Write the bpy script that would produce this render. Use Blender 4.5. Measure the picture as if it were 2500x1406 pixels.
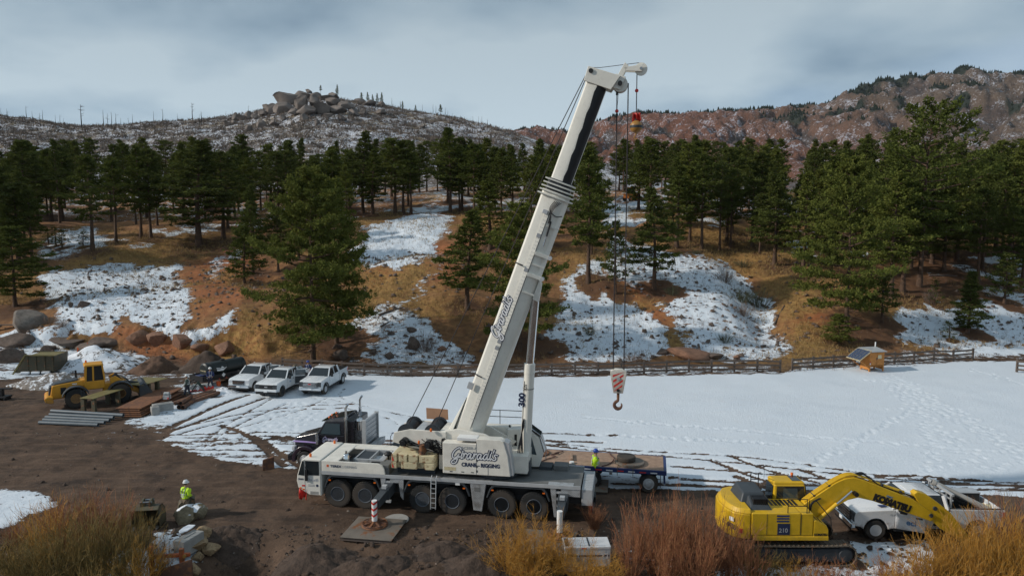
import bpy, bmesh, math, random
import numpy as np
from mathutils import Vector, Matrix, Euler

scene = bpy.context.scene
for _o in list(bpy.data.objects):
    bpy.data.objects.remove(_o)
COL = scene.collection

# ------------------------------------------------------------------ camera
CAM_H, FPX = 15.0, 1752.0                     # metres above the yard, focal length in photo pixels
PITCH = math.atan((703.0 - 530.0) / FPX)
cam_d = bpy.data.cameras.new("camera")
cam_d.sensor_width = 36.0
cam_d.lens = 36.0 * FPX / 2500.0
cam_d.clip_start = 0.5
cam_d.clip_end = 20000.0
cam = bpy.data.objects.new("camera", cam_d)
COL.objects.link(cam)
cam.location = (0, 0, CAM_H)
cam.rotation_euler = (math.pi / 2 - PITCH, 0, 0)
scene.camera = cam

# ------------------------------------------------------------------ sky and sun
SUN_EL, SUN_AZ = math.radians(29.0), math.radians(189.0)     # azimuth of the sun from +X, counter-clockwise
sun_vec = Vector((math.cos(SUN_EL) * math.cos(SUN_AZ), math.cos(SUN_EL) * math.sin(SUN_AZ), math.sin(SUN_EL)))
sl = bpy.data.lights.new("sun", 'SUN')
sl.energy = 3.1
sl.angle = math.radians(2.0)
sl.color = (1.0, 0.93, 0.83)
sun = bpy.data.objects.new("sun", sl)
COL.objects.link(sun)
sun.location = (-60, 10, 60)
sun.rotation_euler = sun_vec.to_track_quat('Z', 'Y').to_euler()

world = bpy.data.worlds.new("World")
scene.world = world
world.use_nodes = True
wn, wl = world.node_tree.nodes, world.node_tree.links
wn.clear()
w_out = wn.new('ShaderNodeOutputWorld')
w_bg = wn.new('ShaderNodeBackground')
w_sky = wn.new('ShaderNodeTexSky')
w_sky.sky_type = 'NISHITA'
w_sky.sun_disc = False
w_sky.sun_elevation = SUN_EL
w_sky.sun_rotation = math.pi / 2 - SUN_AZ
w_sky.altitude = 2400.0
w_bg.inputs['Strength'].default_value = 0.10
# thin high cloud: noise on the view direction projected to a cloud sheet
w_tc = wn.new('ShaderNodeTexCoord')
w_sep = wn.new('ShaderNodeSeparateXYZ')
wl.new(w_tc.outputs['Generated'], w_sep.inputs[0])
w_z = wn.new('ShaderNodeMath'); w_z.operation = 'ADD'; w_z.inputs[1].default_value = 0.27
w_zm = wn.new('ShaderNodeMath'); w_zm.operation = 'MAXIMUM'; w_zm.inputs[1].default_value = 0.0
wl.new(w_sep.outputs['Z'], w_zm.inputs[0]); wl.new(w_zm.outputs[0], w_z.inputs[0])
w_dx = wn.new('ShaderNodeMath'); w_dx.operation = 'DIVIDE'
w_dy = wn.new('ShaderNodeMath'); w_dy.operation = 'DIVIDE'
wl.new(w_sep.outputs['X'], w_dx.inputs[0]); wl.new(w_z.outputs[0], w_dx.inputs[1])
wl.new(w_sep.outputs['Y'], w_dy.inputs[0]); wl.new(w_z.outputs[0], w_dy.inputs[1])
w_cmb = wn.new('ShaderNodeCombineXYZ')
wl.new(w_dx.outputs[0], w_cmb.inputs[0]); wl.new(w_dy.outputs[0], w_cmb.inputs[1])
def _wnoise(scale, detail, rough, off, dist=0.0):
    mp = wn.new('ShaderNodeMapping'); mp.inputs['Location'].default_value = off
    mp.inputs['Rotation'].default_value = (0, 0, math.radians(-18))
    mp.inputs['Scale'].default_value = (1.0, 1.1, 1.0)
    wl.new(w_cmb.outputs[0], mp.inputs[0])
    n = wn.new('ShaderNodeTexNoise'); n.inputs['Scale'].default_value = scale
    n.inputs['Detail'].default_value = detail; n.inputs['Roughness'].default_value = rough
    n.inputs['Distortion'].default_value = dist
    wl.new(mp.outputs[0], n.inputs['Vector']); return n
w_n1 = _wnoise(0.5, 4.0, 0.5, (2.6, 6.2, 0), 0.0)
w_n2 = _wnoise(1.05, 5.0, 0.5, (4.3, 2.9, 0), 0.1)
w_r1 = wn.new('ShaderNodeValToRGB')
w_r1.color_ramp.elements[0].position = 0.39; w_r1.color_ramp.elements[0].color = (2.25, 3.2, 4.15, 1)
w_r1.color_ramp.elements[1].position = 0.60; w_r1.color_ramp.elements[1].color = (4.6, 5.6, 6.3, 1)
_e = w_r1.color_ramp.elements.new(0.48); _e.color = (3.35, 4.4, 5.3, 1)
wl.new(w_n2.outputs['Fac'], w_r1.inputs[0])
w_r2 = wn.new('ShaderNodeValToRGB')
w_r2.color_ramp.elements[0].position = 0.36; w_r2.color_ramp.elements[0].color = (0.25, 0.25, 0.25, 1)
w_r2.color_ramp.elements[1].position = 0.46; w_r2.color_ramp.elements[1].color = (1, 1, 1, 1)
wl.new(w_n1.outputs['Fac'], w_r2.inputs[0])
# the sheet thickens (brightens) towards the horizon as a real cloud layer does
w_hz = wn.new('ShaderNodeMapRange')
w_hz.inputs['From Min'].default_value = 0.0; w_hz.inputs['From Max'].default_value = 0.38
w_hz.inputs['To Min'].default_value = 1.28; w_hz.inputs['To Max'].default_value = 0.80
wl.new(w_sep.outputs['Z'], w_hz.inputs['Value'])
w_cl = wn.new('ShaderNodeVectorMath'); w_cl.operation = 'SCALE'
wl.new(w_r1.outputs[0], w_cl.inputs[0]); wl.new(w_hz.outputs[0], w_cl.inputs['Scale'])
w_mix = wn.new('ShaderNodeMix'); w_mix.data_type = 'RGBA'
wl.new(w_r2.outputs[0], w_mix.inputs['Factor'])
wl.new(w_sky.outputs[0], w_mix.inputs['A']); wl.new(w_cl.outputs[0], w_mix.inputs['B'])
wl.new(w_mix.outputs['Result'], w_bg.inputs['Color'])
wl.new(w_bg.outputs[0], w_out.inputs[0])

scene.view_settings.view_transform = 'Standard'
scene.view_settings.look = 'None'
scene.view_settings.gamma = 1.0
scene.view_settings.use_curve_mapping = False
scene.view_settings.exposure = 0.0
scene.render.engine = 'CYCLES'
scene.cycles.max_bounces = 5
scene.cycles.diffuse_bounces = 2
scene.cycles.glossy_bounces = 2
scene.cycles.transmission_bounces = 2
scene.cycles.transparent_max_bounces = 4
# ------------------------------------------------------------------ helpers
R_ = math.radians
_F = np.array([0, math.cos(PITCH), -math.sin(PITCH)]); _U = np.array([0, math.sin(PITCH), math.cos(PITCH)])
def ray(u, v):
    return np.array([(u - 1250) / FPX, 0, 0]) + _U * ((703 - v) / FPX) + _F
def ground(u, v, z=0.0):                       # photo pixel -> point at height z
    d = ray(u, v); t = (z - CAM_H) / d[2]
    return Vector((d[0] * t, d[1] * t, z))
def at_y(u, v, y):                             # photo pixel -> point at depth y
    d = ray(u, v); t = y / d[1]
    return Vector((d[0] * t, y, CAM_H + d[2] * t))

def _hash(ix, iy, seed):
    h = (ix.astype(np.int64) * 374761393 + iy.astype(np.int64) * 668265263 + seed * 982451653) & 0x7fffffff
    h = ((h ^ (h >> 13)) * 1274126177) & 0x7fffffff
    return ((h ^ (h >> 16)) & 0xffff) / 65535.0
def vnoise(x, y, seed=0):
    x = np.asarray(x, float); y = np.asarray(y, float)
    ix, iy = np.floor(x), np.floor(y); fx, fy = x - ix, y - iy
    fx = fx * fx * (3 - 2 * fx); fy = fy * fy * (3 - 2 * fy)
    a, b = _hash(ix, iy, seed), _hash(ix + 1, iy, seed); c, d = _hash(ix, iy + 1, seed), _hash(ix + 1, iy + 1, seed)
    return (a * (1 - fx) + b * fx) * (1 - fy) + (c * (1 - fx) + d * fx) * fy
def fbm(x, y, oct=4, seed=0, gain=0.5):
    s, a, t = 0.0, 1.0, 0.0
    for k in range(oct):
        s = s + a * vnoise(x, y, seed + k * 17); t += a
        x = np.asarray(x) * 2.03 + 11.3; y = np.asarray(y) * 2.03 - 7.1; a *= gain
    return s / t
def sstep(a, b, x):
    t = np.clip((np.asarray(x, float) - a) / (b - a), 0, 1); return t * t * (3 - 2 * t)

class MB:
    """collects shapes, then build() links them as ONE mesh object"""
    def __init__(s): s.v = []; s.f = []
    def add(s, vs, fs):
        n = len(s.v); s.v += [tuple(p) for p in vs]; s.f += [tuple(i + n for i in f) for f in fs]; return s
    def box(s, x0, x1, y0, y1, z0, z1):
        return s.add([(x0,y0,z0),(x1,y0,z0),(x1,y1,z0),(x0,y1,z0),(x0,y0,z1),(x1,y0,z1),(x1,y1,z1),(x0,y1,z1)],
                     [(0,3,2,1),(4,5,6,7),(0,1,5,4),(1,2,6,5),(2,3,7,6),(3,0,4,7)])
    def hexa(s, b, t):                         # bottom and top quads, any shape
        return s.add(list(b) + list(t), [(0,3,2,1),(4,5,6,7),(0,1,5,4),(1,2,6,5),(2,3,7,6),(3,0,4,7)])
    def prism(s, poly, axis, t0, t1, poly1=None):   # extrude a 2D outline; poly1 = outline at t1 when tapered
        def P(a, b, t): return {'x': (t, a, b), 'y': (a, t, b), 'z': (a, b, t)}[axis]
        n = len(poly); poly1 = poly1 or poly
        vs = [P(a, b, t0) for a, b in poly] + [P(a, b, t1) for a, b in poly1]
        return s.add(vs, [tuple(range(n))[::-1], tuple(range(n, 2 * n))] + [(i, (i + 1) % n, n + (i + 1) % n, n + i) for i in range(n)])
    def tube(s, pts, r, n=8, closed=False):
        pts = [Vector(p) for p in pts]; m = len(pts); rs = r if isinstance(r, (list, tuple)) else [r] * m
        vs = []; up = None
        for i, p in enumerate(pts):
            if closed: d = pts[(i + 1) % m] - pts[i - 1]
            else: d = pts[min(i + 1, m - 1)] - pts[max(i - 1, 0)]
            d = d.normalized() if d.length > 1e-9 else Vector((0, 0, 1))
            if up is None: up = Vector((0, 0, 1)) if abs(d.z) < 0.9 else Vector((1, 0, 0))
            a = d.cross(up).normalized(); b = a.cross(d).normalized(); up = b
            for k in range(n):
                t = 2 * math.pi * (k + .5) / n; vs.append(p + (a * math.cos(t) + b * math.sin(t)) * rs[i])
        fs = []
        for i in range(m if closed else m - 1):
            j = (i + 1) % m
            for k in range(n): fs.append((i*n+k, i*n+(k+1)%n, j*n+(k+1)%n, j*n+k))
        if not closed: fs += [tuple(range(n))[::-1], tuple(range((m-1)*n, m*n))]
        return s.add(vs, fs)
    def cyl(s, p0, p1, r0, r1=None, n=16): return s.tube([p0, p1], [r0, r0 if r1 is None else r1], n)
    def bar(s, p0, p1, w, h):                  # rectangular bar between two points; h along the up side
        p0, p1 = Vector(p0), Vector(p1); d = (p1 - p0).normalized()
        up = Vector((0, 0, 1)) if abs(d.z) < 0.95 else Vector((0, 1, 0))
        a = d.cross(up).normalized() * w / 2; b = a.cross(d).normalized() * h / 2
        return s.hexa([p0-a-b, p0+a-b, p1+a-b, p1-a-b], [p0-a+b, p0+a+b, p1+a+b, p1-a+b])
    def lathe(s, prof, axis='y', c=(0, 0, 0), n=24):  # prof = (radius, along the axis)
        vs = []; m = len(prof)
        for r, t in prof:
            for k in range(n):
                q = 2 * math.pi * k / n; a, b = r * math.cos(q), r * math.sin(q)
                p = {'y': (a, t, b), 'z': (a, b, t), 'x': (t, a, b)}[axis]
                vs.append((p[0] + c[0], p[1] + c[1], p[2] + c[2]))
        fs = [(i*n+k, i*n+(k+1)%n, (i+1)*n+(k+1)%n, (i+1)*n+k) for i in range(m-1) for k in range(n)]
        fs += [tuple(range(n))[::-1], tuple(range((m-1)*n, m*n))]
        return s.add(vs, fs)
    def ball(s, c, r, n=12, sq=(1, 1, 1)):
        prof = [(math.sin(math.pi * i / (n//2)) * 1.0, -math.cos(math.pi * i / (n//2))) for i in range(1, n//2)]
        prof = [(0.02, -1)] + prof + [(0.02, 1)]
        t = MB().lathe(prof, 'z', n=n)
        return s.add([(c[0]+p[0]*r*sq[0], c[1]+p[1]*r*sq[1], c[2]+p[2]*r*sq[2]) for p in t.v], t.f)
    def xf(s, M):
        s.v = [tuple(M @ Vector(p)) for p in s.v]; return s
    def mesh(s, name, smooth=35):
        me = bpy.data.meshes.new(name); me.from_pydata(s.v, [], s.f)
        bm = bmesh.new(); bm.from_mesh(me); bmesh.ops.recalc_face_normals(bm, faces=bm.faces); bm.to_mesh(me); bm.free()
        if smooth:
            me.polygons.foreach_set('use_smooth', [True] * len(me.polygons)); me.set_sharp_from_angle(angle=R_(smooth))
        me.update(); return me
    def build(s, name, m, parent=None, bevel=0.0, smooth=35, loc=None, rot=None, seg=2):
        o = bpy.data.objects.new(name, s.mesh(name, smooth)); COL.objects.link(o)
        o.data.materials.append(m); o.parent = parent
        if loc is not None: o.location = loc
        if rot is not None: o.rotation_euler = rot
        if bevel:
            b = o.modifiers.new('bevel', 'BEVEL'); b.width = bevel; b.segments = seg; b.limit_method = 'ANGLE'; b.angle_limit = R_(40)
            b.harden_normals = True
        return o

def box(name, m, parent, x0, x1, y0, y1, z0, z1, bevel=0.0):
    return MB().box(min(x0,x1), max(x0,x1), min(y0,y1), max(y0,y1), min(z0,z1), max(z0,z1)).build(name, m, parent, bevel)
def tag(o, label=None, cat=None, group=None, kind=None):
    if label: o['label'] = label
    if cat: o['category'] = cat
    if group: o['group'] = group
    if kind: o['kind'] = kind
    return o
def thing(name, label, cat, loc=(0, 0, 0), rotz=0.0, group=None):
    o = bpy.data.objects.new(name, None); COL.objects.link(o); o.empty_display_size = 0.3
    o.location = loc; o.rotation_euler = (0, 0, rotz); return tag(o, label, cat, group)
def link(name, me, parent=None, loc=(0, 0, 0), rot=(0, 0, 0), scale=None, mat=None):
    o = bpy.data.objects.new(name, me); COL.objects.link(o); o.parent = parent
    o.location = loc; o.rotation_euler = rot
    if scale is not None: o.scale = scale if not isinstance(scale, (int, float)) else (scale,) * 3
    if mat is not None:
        if not me.materials: me.materials.append(mat)
        if me.materials[0] != mat:
            o.material_slots[0].link = 'OBJECT'; o.material_slots[0].material = mat
    return o
def copy_tree(o, parent=None):
    c = o.copy(); COL.objects.link(c); c.parent = parent
    for ch in list(o.children): copy_tree(ch, c)
    return c
def np_mesh(name, V, F, smooth=True):          # arrays of vertices and triangles / quads
    me = bpy.data.meshes.new(name); k = F.shape[1]
    me.vertices.add(len(V)); me.vertices.foreach_set('co', np.ascontiguousarray(V, dtype=np.float32).ravel())
    me.loops.add(F.size); me.loops.foreach_set('vertex_index', np.ascontiguousarray(F, dtype=np.int32).ravel())
    me.polygons.add(len(F)); me.polygons.foreach_set('loop_start', np.arange(0, F.size, k, dtype=np.int32))
    me.polygons.foreach_set('loop_total', np.full(len(F), k, dtype=np.int32))
    if smooth: me.polygons.foreach_set('use_smooth', np.ones(len(F), dtype=bool))
    me.update(calc_edges=True); me.validate(); return me

# ------------------------------------------------------------------ materials
class NT:
    def __init__(s, name):
        s.m = bpy.data.materials.new(name); s.m.use_nodes = True; s.t = s.m.node_tree
        s.n, s.l = s.t.nodes, s.t.links; s.b = s.n['Principled BSDF']; s.c = s.n.new('ShaderNodeTexCoord')
    def noise(s, scale, detail=4, rough=.55, src='Object', vec=None, dist=0.0):
        x = s.n.new('ShaderNodeTexNoise'); x.inputs['Scale'].default_value = scale; x.inputs['Detail'].default_value = detail
        x.inputs['Roughness'].default_value = rough; x.inputs['Distortion'].default_value = dist
        s.l.new(vec or s.c.outputs[src], x.inputs['Vector']); return x.outputs['Fac']
    def ramp(s, fac, stops):
        r = s.n.new('ShaderNodeValToRGB'); e = r.color_ramp.elements
        while len(e) < len(stops): e.new(0.5)
        for i, (p, c) in enumerate(stops):
            e[i].position = p; e[i].color = (c, c, c, 1) if isinstance(c, (int, float)) else (*c, 1)
        s.l.new(fac, r.inputs[0]); return r.outputs[0]
    def mix(s, fac, a, b, mode='MIX'):
        x = s.n.new('ShaderNodeMix'); x.data_type = 'RGBA'; x.blend_type = mode
        for k, q in (('Factor', fac), ('A', a), ('B', b)):
            if isinstance(q, (int, float)): x.inputs[k].default_value = q if k == 'Factor' else (q, q, q, 1)
            elif isinstance(q, (tuple, list)): x.inputs[k].default_value = (*q, 1)
            else: s.l.new(q, x.inputs[k])
        return x.outputs['Result']
    def math(s, op, a, b=0.5, clamp=False):
        x = s.n.new('ShaderNodeMath'); x.operation = op; x.use_clamp = clamp
        for i, q in enumerate((a, b)):
            if isinstance(q, (int, float)): x.inputs[i].default_value = q
            else: s.l.new(q, x.inputs[i])
        return x.outputs[0]
    def attr(s, name):
        a = s.n.new('ShaderNodeAttribute'); a.attribute_name = name; return a.outputs['Fac']
    def map(s, scale, src='Object', rot=(0, 0, 0)):
        x = s.n.new('ShaderNodeMapping'); x.inputs['Scale'].default_value = scale; x.inputs['Rotation'].default_value = rot
        s.l.new(s.c.outputs[src], x.inputs[0]); return x.outputs[0]
    def bump(s, h, strength=.3, dist=.02):
        x = s.n.new('ShaderNodeBump'); x.inputs['Strength'].default_value = strength; x.inputs['Distance'].default_value = dist
        s.l.new(h, x.inputs['Height']); s.l.new(x.outputs[0], s.b.inputs['Normal'])
    def set(s, **k):
        for a, q in k.items():
            i = s.b.inputs[a.replace('_', ' ')]
            if isinstance(q, (int, float)): i.default_value = q
            elif isinstance(q, (tuple, list)): i.default_value = (*q, 1) if len(q) == 3 else q
            else: s.l.new(q, i)
        return s.m

def paint(name, col, rough=.4, metal=0.0, var=.12, mud=0.0, mud_z=1.0, scale=2.5, coat=0.0, rust=0.0, mud_col=(.13, .085, .06)):
    """painted or bare surface: uneven tone, fine grime, optional dried mud low down, optional rust"""
    t = NT(name)
    n1 = t.noise(scale, 5, .6); n2 = t.noise(scale * 9, 3, .6)
    c = t.mix(t.ramp(n1, [(.3, 0.0), (.7, 1.0)]), tuple(x * (1 - var) for x in col), tuple(min(1, x * (1 + var * .6)) for x in col))
    c = t.mix(t.math('MULTIPLY', t.ramp(n2, [(.52, 0.0), (.75, 1.0)]), .25 if var else 0.0), c, tuple(x * .6 for x in col))
    r = t.math('ADD', t.math('MULTIPLY', n1, .25), rough - .12)
    if rust:
        k = t.ramp(t.noise(scale * 1.7, 6, .65), [(.62 - rust * .25, 0.0), (.70 - rust * .2, 1.0)])
        c = t.mix(k, c, t.mix(n2, (.16, .06, .025), (.30, .13, .05)))
    if mud:
        s = t.n.new('ShaderNodeSeparateXYZ'); t.l.new(t.c.outputs['Object'], s.inputs[0])
        z = t.math('DIVIDE', s.outputs['Z'], mud_z)
        k = t.math('ADD', t.math('SUBTRACT', 1.0, z), t.math('MULTIPLY', t.math('SUBTRACT', t.noise(scale * 2.2, 6, .65), .5), 1.3))
        k = t.math('MULTIPLY', t.ramp(k, [(.15, 0.0), (.75, 1.0)]), mud)
        c = t.mix(k, c, t.mix(n2, mud_col, tuple(q * 1.5 for q in mud_col)))
        r = t.mix(k, r, 0.9)
    t.set(Base_Color=c, Roughness=r, Metallic=metal)
    if coat: t.set(Coat_Weight=coat, Coat_Roughness=.08)
    return t.m

MAT = {}
def M(name, *a, **k):
    if name not in MAT: MAT[name] = paint(name, *a, **k)
    return MAT[name]

M('crane_white', (.80, .76, .68), .42, mud=.55, mud_z=1.6)
M('boom_white', (.82, .79, .71), .38, var=.07, scale=.7)
M('cab_white', (.78, .75, .68), .4, var=.06)
M('truck_white', (.72, .74, .76), .25, var=.03, coat=.5, mud=.75, mud_z=.75)
M('ram_white', (.70, .71, .73), .28, var=.03, coat=.4, mud=.9, mud_z=1.0, mud_col=(.24, .19, .15))
M('dark_grey', (.035, .042, .05), .55, var=.2)
M('charcoal', (.05, .058, .066), .5, var=.2, mud=.5, mud_z=1.0)
M('black', (.012, .012, .014), .5, var=.2)
M('tyre', (.022, .022, .022), .85, var=.3, mud=.35, mud_z=.3, mud_col=(.10, .075, .055))
M('tyre_dirty', (.03, .027, .024), .9, var=.3, mud=.0, rust=0.0)
M('rim_grey', (.085, .10, .12), .45, var=.2)
M('steel', (.36, .37, .38), .35, metal=.85, var=.15)
M('chrome', (.72, .74, .76), .12, metal=1.0, var=.04)
M('alu', (.55, .56, .57), .42, metal=.35, var=.12)
M('deck_grey', (.15, .15, .145), .7, var=.25, scale=1.2)
M('plate_steel', (.20, .17, .14), .6, metal=.25, var=.25, scale=1.0, rust=.25)
M('rust', (.17, .075, .04), .8, var=.35, rust=.6)
M('brown_steel', (.12, .06, .04), .75, var=.3, rust=.5)
M('olive', (.20, .17, .065), .6, var=.25, rust=.2)
M('olive_dark', (.085, .075, .045), .65, var=.25, rust=.25)
M('loader_yellow', (.66, .30, .02), .4, var=.12, mud=.7, mud_z=1.2)
M('exc_yellow', (.68, .41, .015), .42, var=.16, mud=.55, mud_z=1.7)
M('cat_orange', (.5, .15, .02), .5)
M('cw_yellow', (.66, .57, .36), .55, var=.2, rust=.35, scale=1.6)
M('concrete', (.34, .33, .31), .85, var=.22)
M('plastic_orange', (.75, .13, .03), .4)
M('red', (.62, .035, .025), .5)
M('white', (.78, .78, .77), .45, var=.06)
M('gen_white', (.66, .67, .68), .45, var=.06, mud=.5, mud_z=.5)
M('navy', (.02, .04, .14), .4, var=.15)
M('purple', (.03, .018, .03), .28, var=.15, coat=.6)
M('purple_paint', (.16, .05, .2), .35)
M('tractor_black', (.012, .012, .018), .28, var=.1, coat=.5)
M('tank_black', (.018, .024, .024), .45, var=.2)
M('wood', (.36, .24, .17), .85, var=.3, scale=3)
M('wood_new', (.55, .22, .05), .7, var=.25, scale=3)
M('fence_wood', (.125, .095, .078), .9, var=.35, scale=2)
M('cardboard', (.36, .20, .12), .85, var=.1)
M('blue_pipe', (.12, .145, .165), .4, var=.12)
M('pvc', (.38, .36, .33), .5, var=.12)
M('hivis', (.55, .85, .02), .65, var=.06)
M('jeans', (.035, .045, .07), .85)
M('khaki', (.13, .10, .065), .85)
M('skin', (.42, .25, .17), .55, var=.05)
M('blue_hat', (.02, .06, .32), .3, var=.03)
M('reflect', (.62, .64, .64), .4, var=.05)
M('amber', (.85, .17, .02), .3)
M('rope', (.03, .022, .022), .7)
M('gold', (.40, .20, .045), .45, var=.2)
M('hose_orange', (.72, .13, .03), .5)
M('chain', (.10, .045, .04), .7)
M('green_box', (.03, .06, .05), .6)
M('tarp', (.42, .44, .44), .6, var=.3, scale=5)
M('letter_navy', (.015, .025, .07), .5, var=0)
M('letter_black', (.012, .012, .014), .5, var=0)
M('letter_grey', (.33, .34, .36), .5, var=0)
M('letter_white', (.78, .79, .80), .5, var=0)
M('letter_blue', (.10, .22, .42), .5, var=0)
M('letter_purple', (.42, .30, .62), .5, var=0)
def glass(name, col=(.02, .026, .03), rough=.06):
    t = NT(name); MAT[name] = t.set(Base_Color=col, Roughness=rough, Specular_IOR_Level=.8); return t.m
glass('glass'); glass('glass_blue', (.05, .075, .09)); glass('lamp_glass', (.55, .57, .6), .1)
t_ = NT('solar'); _b = t_.n.new('ShaderNodeTexBrick'); t_.l.new(t_.map((1, 1, 1)), _b.inputs[0])
_b.inputs['Color1'].default_value = (.012, .022, .06, 1); _b.inputs['Color2'].default_value = (.016, .03, .075, 1); _b.inputs['Mortar'].default_value = (.12, .15, .2, 1)
_b.inputs['Scale'].default_value = 6; _b.inputs['Mortar Size'].default_value = .02
MAT['solar'] = t_.set(Base_Color=_b.outputs[0], Roughness=.12)
# chequer plate: fine raised studs
t_ = NT('tread_plate'); _v = t_.n.new('ShaderNodeTexChecker'); t_.l.new(t_.map((1, 1, 1)), _v.inputs[0]); _v.inputs['Scale'].default_value = 22
_c = t_.mix(_v.outputs['Fac'], (.36, .37, .38), (.58, .59, .60)); _c = t_.mix(t_.ramp(t_.noise(2.5), [(.45, 0.0), (.75, .8)]), _c, (.14, .12, .10))
t_.bump(_v.outputs['Fac'], .3, .01); MAT['tread_plate'] = t_.set(Base_Color=_c, Roughness=.45, Metallic=.4)
# shared rock shader
def rock_mat(name, a, b, c, snow=0.0, scale=1.0):
    t = NT(name)
    n = t.noise(.9 * scale, 8, .6); n2 = t.noise(5 * scale, 6, .65); n3 = t.noise(.45 * scale, 4, .6, dist=1.0)
    k = t.mix(t.ramp(n, [(.3, 0.0), (.7, 1.0)]), a, b); k = t.mix(t.ramp(n3, [(.5, 0.0), (.66, .85)]), k, c)
    k = t.mix(t.ramp(n2, [(.35, .6), (.6, 0.0)]), k, tuple(q * .4 for q in a))
    ro = .9
    if snow:
        g = t.n.new('ShaderNodeNewGeometry'); s = t.n.new('ShaderNodeSeparateXYZ'); t.l.new(g.outputs['Normal'], s.inputs[0])
        q = t.math('ADD', s.outputs['Z'], t.math('MULTIPLY', t.math('SUBTRACT', t.noise(1.3 * scale, 5), .5), 1.4))
        k = t.mix(t.ramp(q, [(1.12 - snow, 0.0), (1.2 - snow, 1.0)]), k, (.80, .83, .88))
    t.bump(n2, .6, .08 / scale); MAT[name] = t.set(Base_Color=k, Roughness=ro); return MAT[name]
rock_mat('granite', (.15, .125, .105), (.25, .215, .185), (.24, .15, .10))
rock_mat('granite_far', (.15, .125, .11), (.24, .20, .175), (.27, .17, .12), scale=.12)
rock_mat('red_rock', (.20, .10, .06), (.30, .16, .10), (.16, .09, .06))
rock_mat('tan_rock', (.30, .20, .11), (.42, .30, .17), (.34, .18, .07))
rock_mat('dark_rock', (.10, .07, .055), (.17, .125, .10), (.15, .09, .06))
rock_mat('snow_rock', (.20, .16, .10), (.30, .25, .16), (.26, .20, .11), snow=.35)

# ------------------------------------------------------------------ lettering
def text(name, s, size, m, parent, o, ux, uy, bold=0.0, shear=0.0, align='LEFT', width=None, lift=.004):
    cu = bpy.data.curves.new(name, 'FONT'); cu.body = s; cu.size = size; cu.align_x = align; cu.shear = shear
    cu.offset = bold * size; cu.resolution_u = 3; cu.extrude = .002
    ob = bpy.data.objects.new(name, cu); COL.objects.link(ob)
    bpy.context.view_layer.update()
    me = bpy.data.meshes.new_from_object(ob.evaluated_get(bpy.context.evaluated_depsgraph_get()))
    COL.objects.unlink(ob); bpy.data.objects.remove(ob); bpy.data.curves.remove(cu)
    if width:
        xs = [v.co.x for v in me.vertices]; k = width / max(1e-6, max(xs) - min(xs))
        for v in me.vertices: v.co.x *= k
    ux, uy = Vector(ux).normalized(), Vector(uy).normalized(); nz = ux.cross(uy)
    mt = Matrix((ux, uy, nz)).transposed().to_4x4(); mt.translation = Vector(o) + nz * lift
    me.transform(mt); me.name = name; me.materials.append(m)
    ob = bpy.data.objects.new(name, me); COL.objects.link(ob); ob.parent = parent; return ob
def smooth_path(p, k=5):
    p = [np.array(q, float) for q in p]; out = []
    for i in range(len(p) - 1):
        a, b, c, d = p[max(i-1, 0)], p[i], p[i+1], p[min(i+2, len(p)-1)]
        for j in range(k):
            t = j / k
            out.append(.5 * ((2*b) + (-a+c)*t + (2*a-5*b+4*c-d)*t*t + (-a+3*b-3*c+d)*t**3))
    out.append(p[-1]); return out
SCRIPT = [[(1.55,1.45),(1.45,1.75),(1.1,1.7),(.55,1.25),(.2,.65),(.25,.2),(.6,.12),(1.0,.45),(1.25,.85),(1.05,.25),(.75,-.55),(.3,-.8),(.02,-.6),(.25,-.25),(.8,.02),(1.35,.35)],
          [(1.75,.95),(1.55,.3),(1.62,.08),(1.85,.3)], [(1.86,1.25),(1.82,1.15)],
          [(2.0,.95),(1.85,.1),(2.05,.65),(2.3,.95),(2.42,.82)],
          [(3.15,.8),(2.85,.95),(2.5,.55),(2.5,.12),(2.75,.15),(3.1,.75),(2.98,.2),(3.15,.1),(3.35,.35)],
          [(3.6,.95),(3.42,.1),(3.65,.65),(3.9,.95),(4.02,.82)],
          [(4.75,.8),(4.45,.95),(4.1,.55),(4.1,.12),(4.35,.15),(4.7,.75),(4.58,.2),(4.75,.1),(4.9,.3)],
          [(5.75,.8),(5.45,.95),(5.1,.55),(5.1,.12),(5.35,.15),(5.75,.8),(6.05,1.6),(5.7,.6),(5.6,.2),(5.75,.1),(5.95,.3)],
          [(6.2,.95),(6.05,.3),(6.12,.08),(6.32,.3)], [(6.36,1.25),(6.32,1.15)], [(6.75,1.6),(6.62,1.25)],
          [(7.2,.85),(6.95,.95),(6.75,.75),(6.95,.5),(6.95,.2),(6.65,.05),(6.4,.2)]]
def script_sign(name, parent, o, ux, uy, w, m_dark, m_light, stroke=.16, edge=.11):
    """the flowing brush lettering: light strokes over a wider dark outline"""
    ux, uy = Vector(ux).normalized(), Vector(uy).normalized(); nz = ux.cross(uy); k = w / 7.2
    for nm, ww, lift, m in (('script_outline', stroke + 2 * edge, .004, m_dark), ('script_fill', stroke, .009, m_light)):
        if m is None: continue
        mb = MB()
        for st in SCRIPT:
            q = smooth_path(st)
            n = len(q); L, Rr = [], []
            for i in range(n):
                d = q[min(i+1, n-1)] - q[max(i-1, 0)]; d = d / max(1e-6, np.hypot(*d)); nn = np.array([-d[1], d[0]])
                e = d * ww * .5 * (-1 if i == 0 else 1 if i == n - 1 else 0)
                L.append(q[i] + nn * ww / 2 + e); Rr.append(q[i] - nn * ww / 2 + e)
            P = lambda a: Vector(o) + ux * float(a[0]) * k + uy * float(a[1]) * k + nz * lift
            mb.add([P(a) for a in L] + [P(a) for a in Rr], [(i, n + i, n + i + 1, i + 1) for i in range(n - 1)])
        mb.build(name if nm == 'script_fill' else name + '_outline', m, parent, smooth=0)
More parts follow.
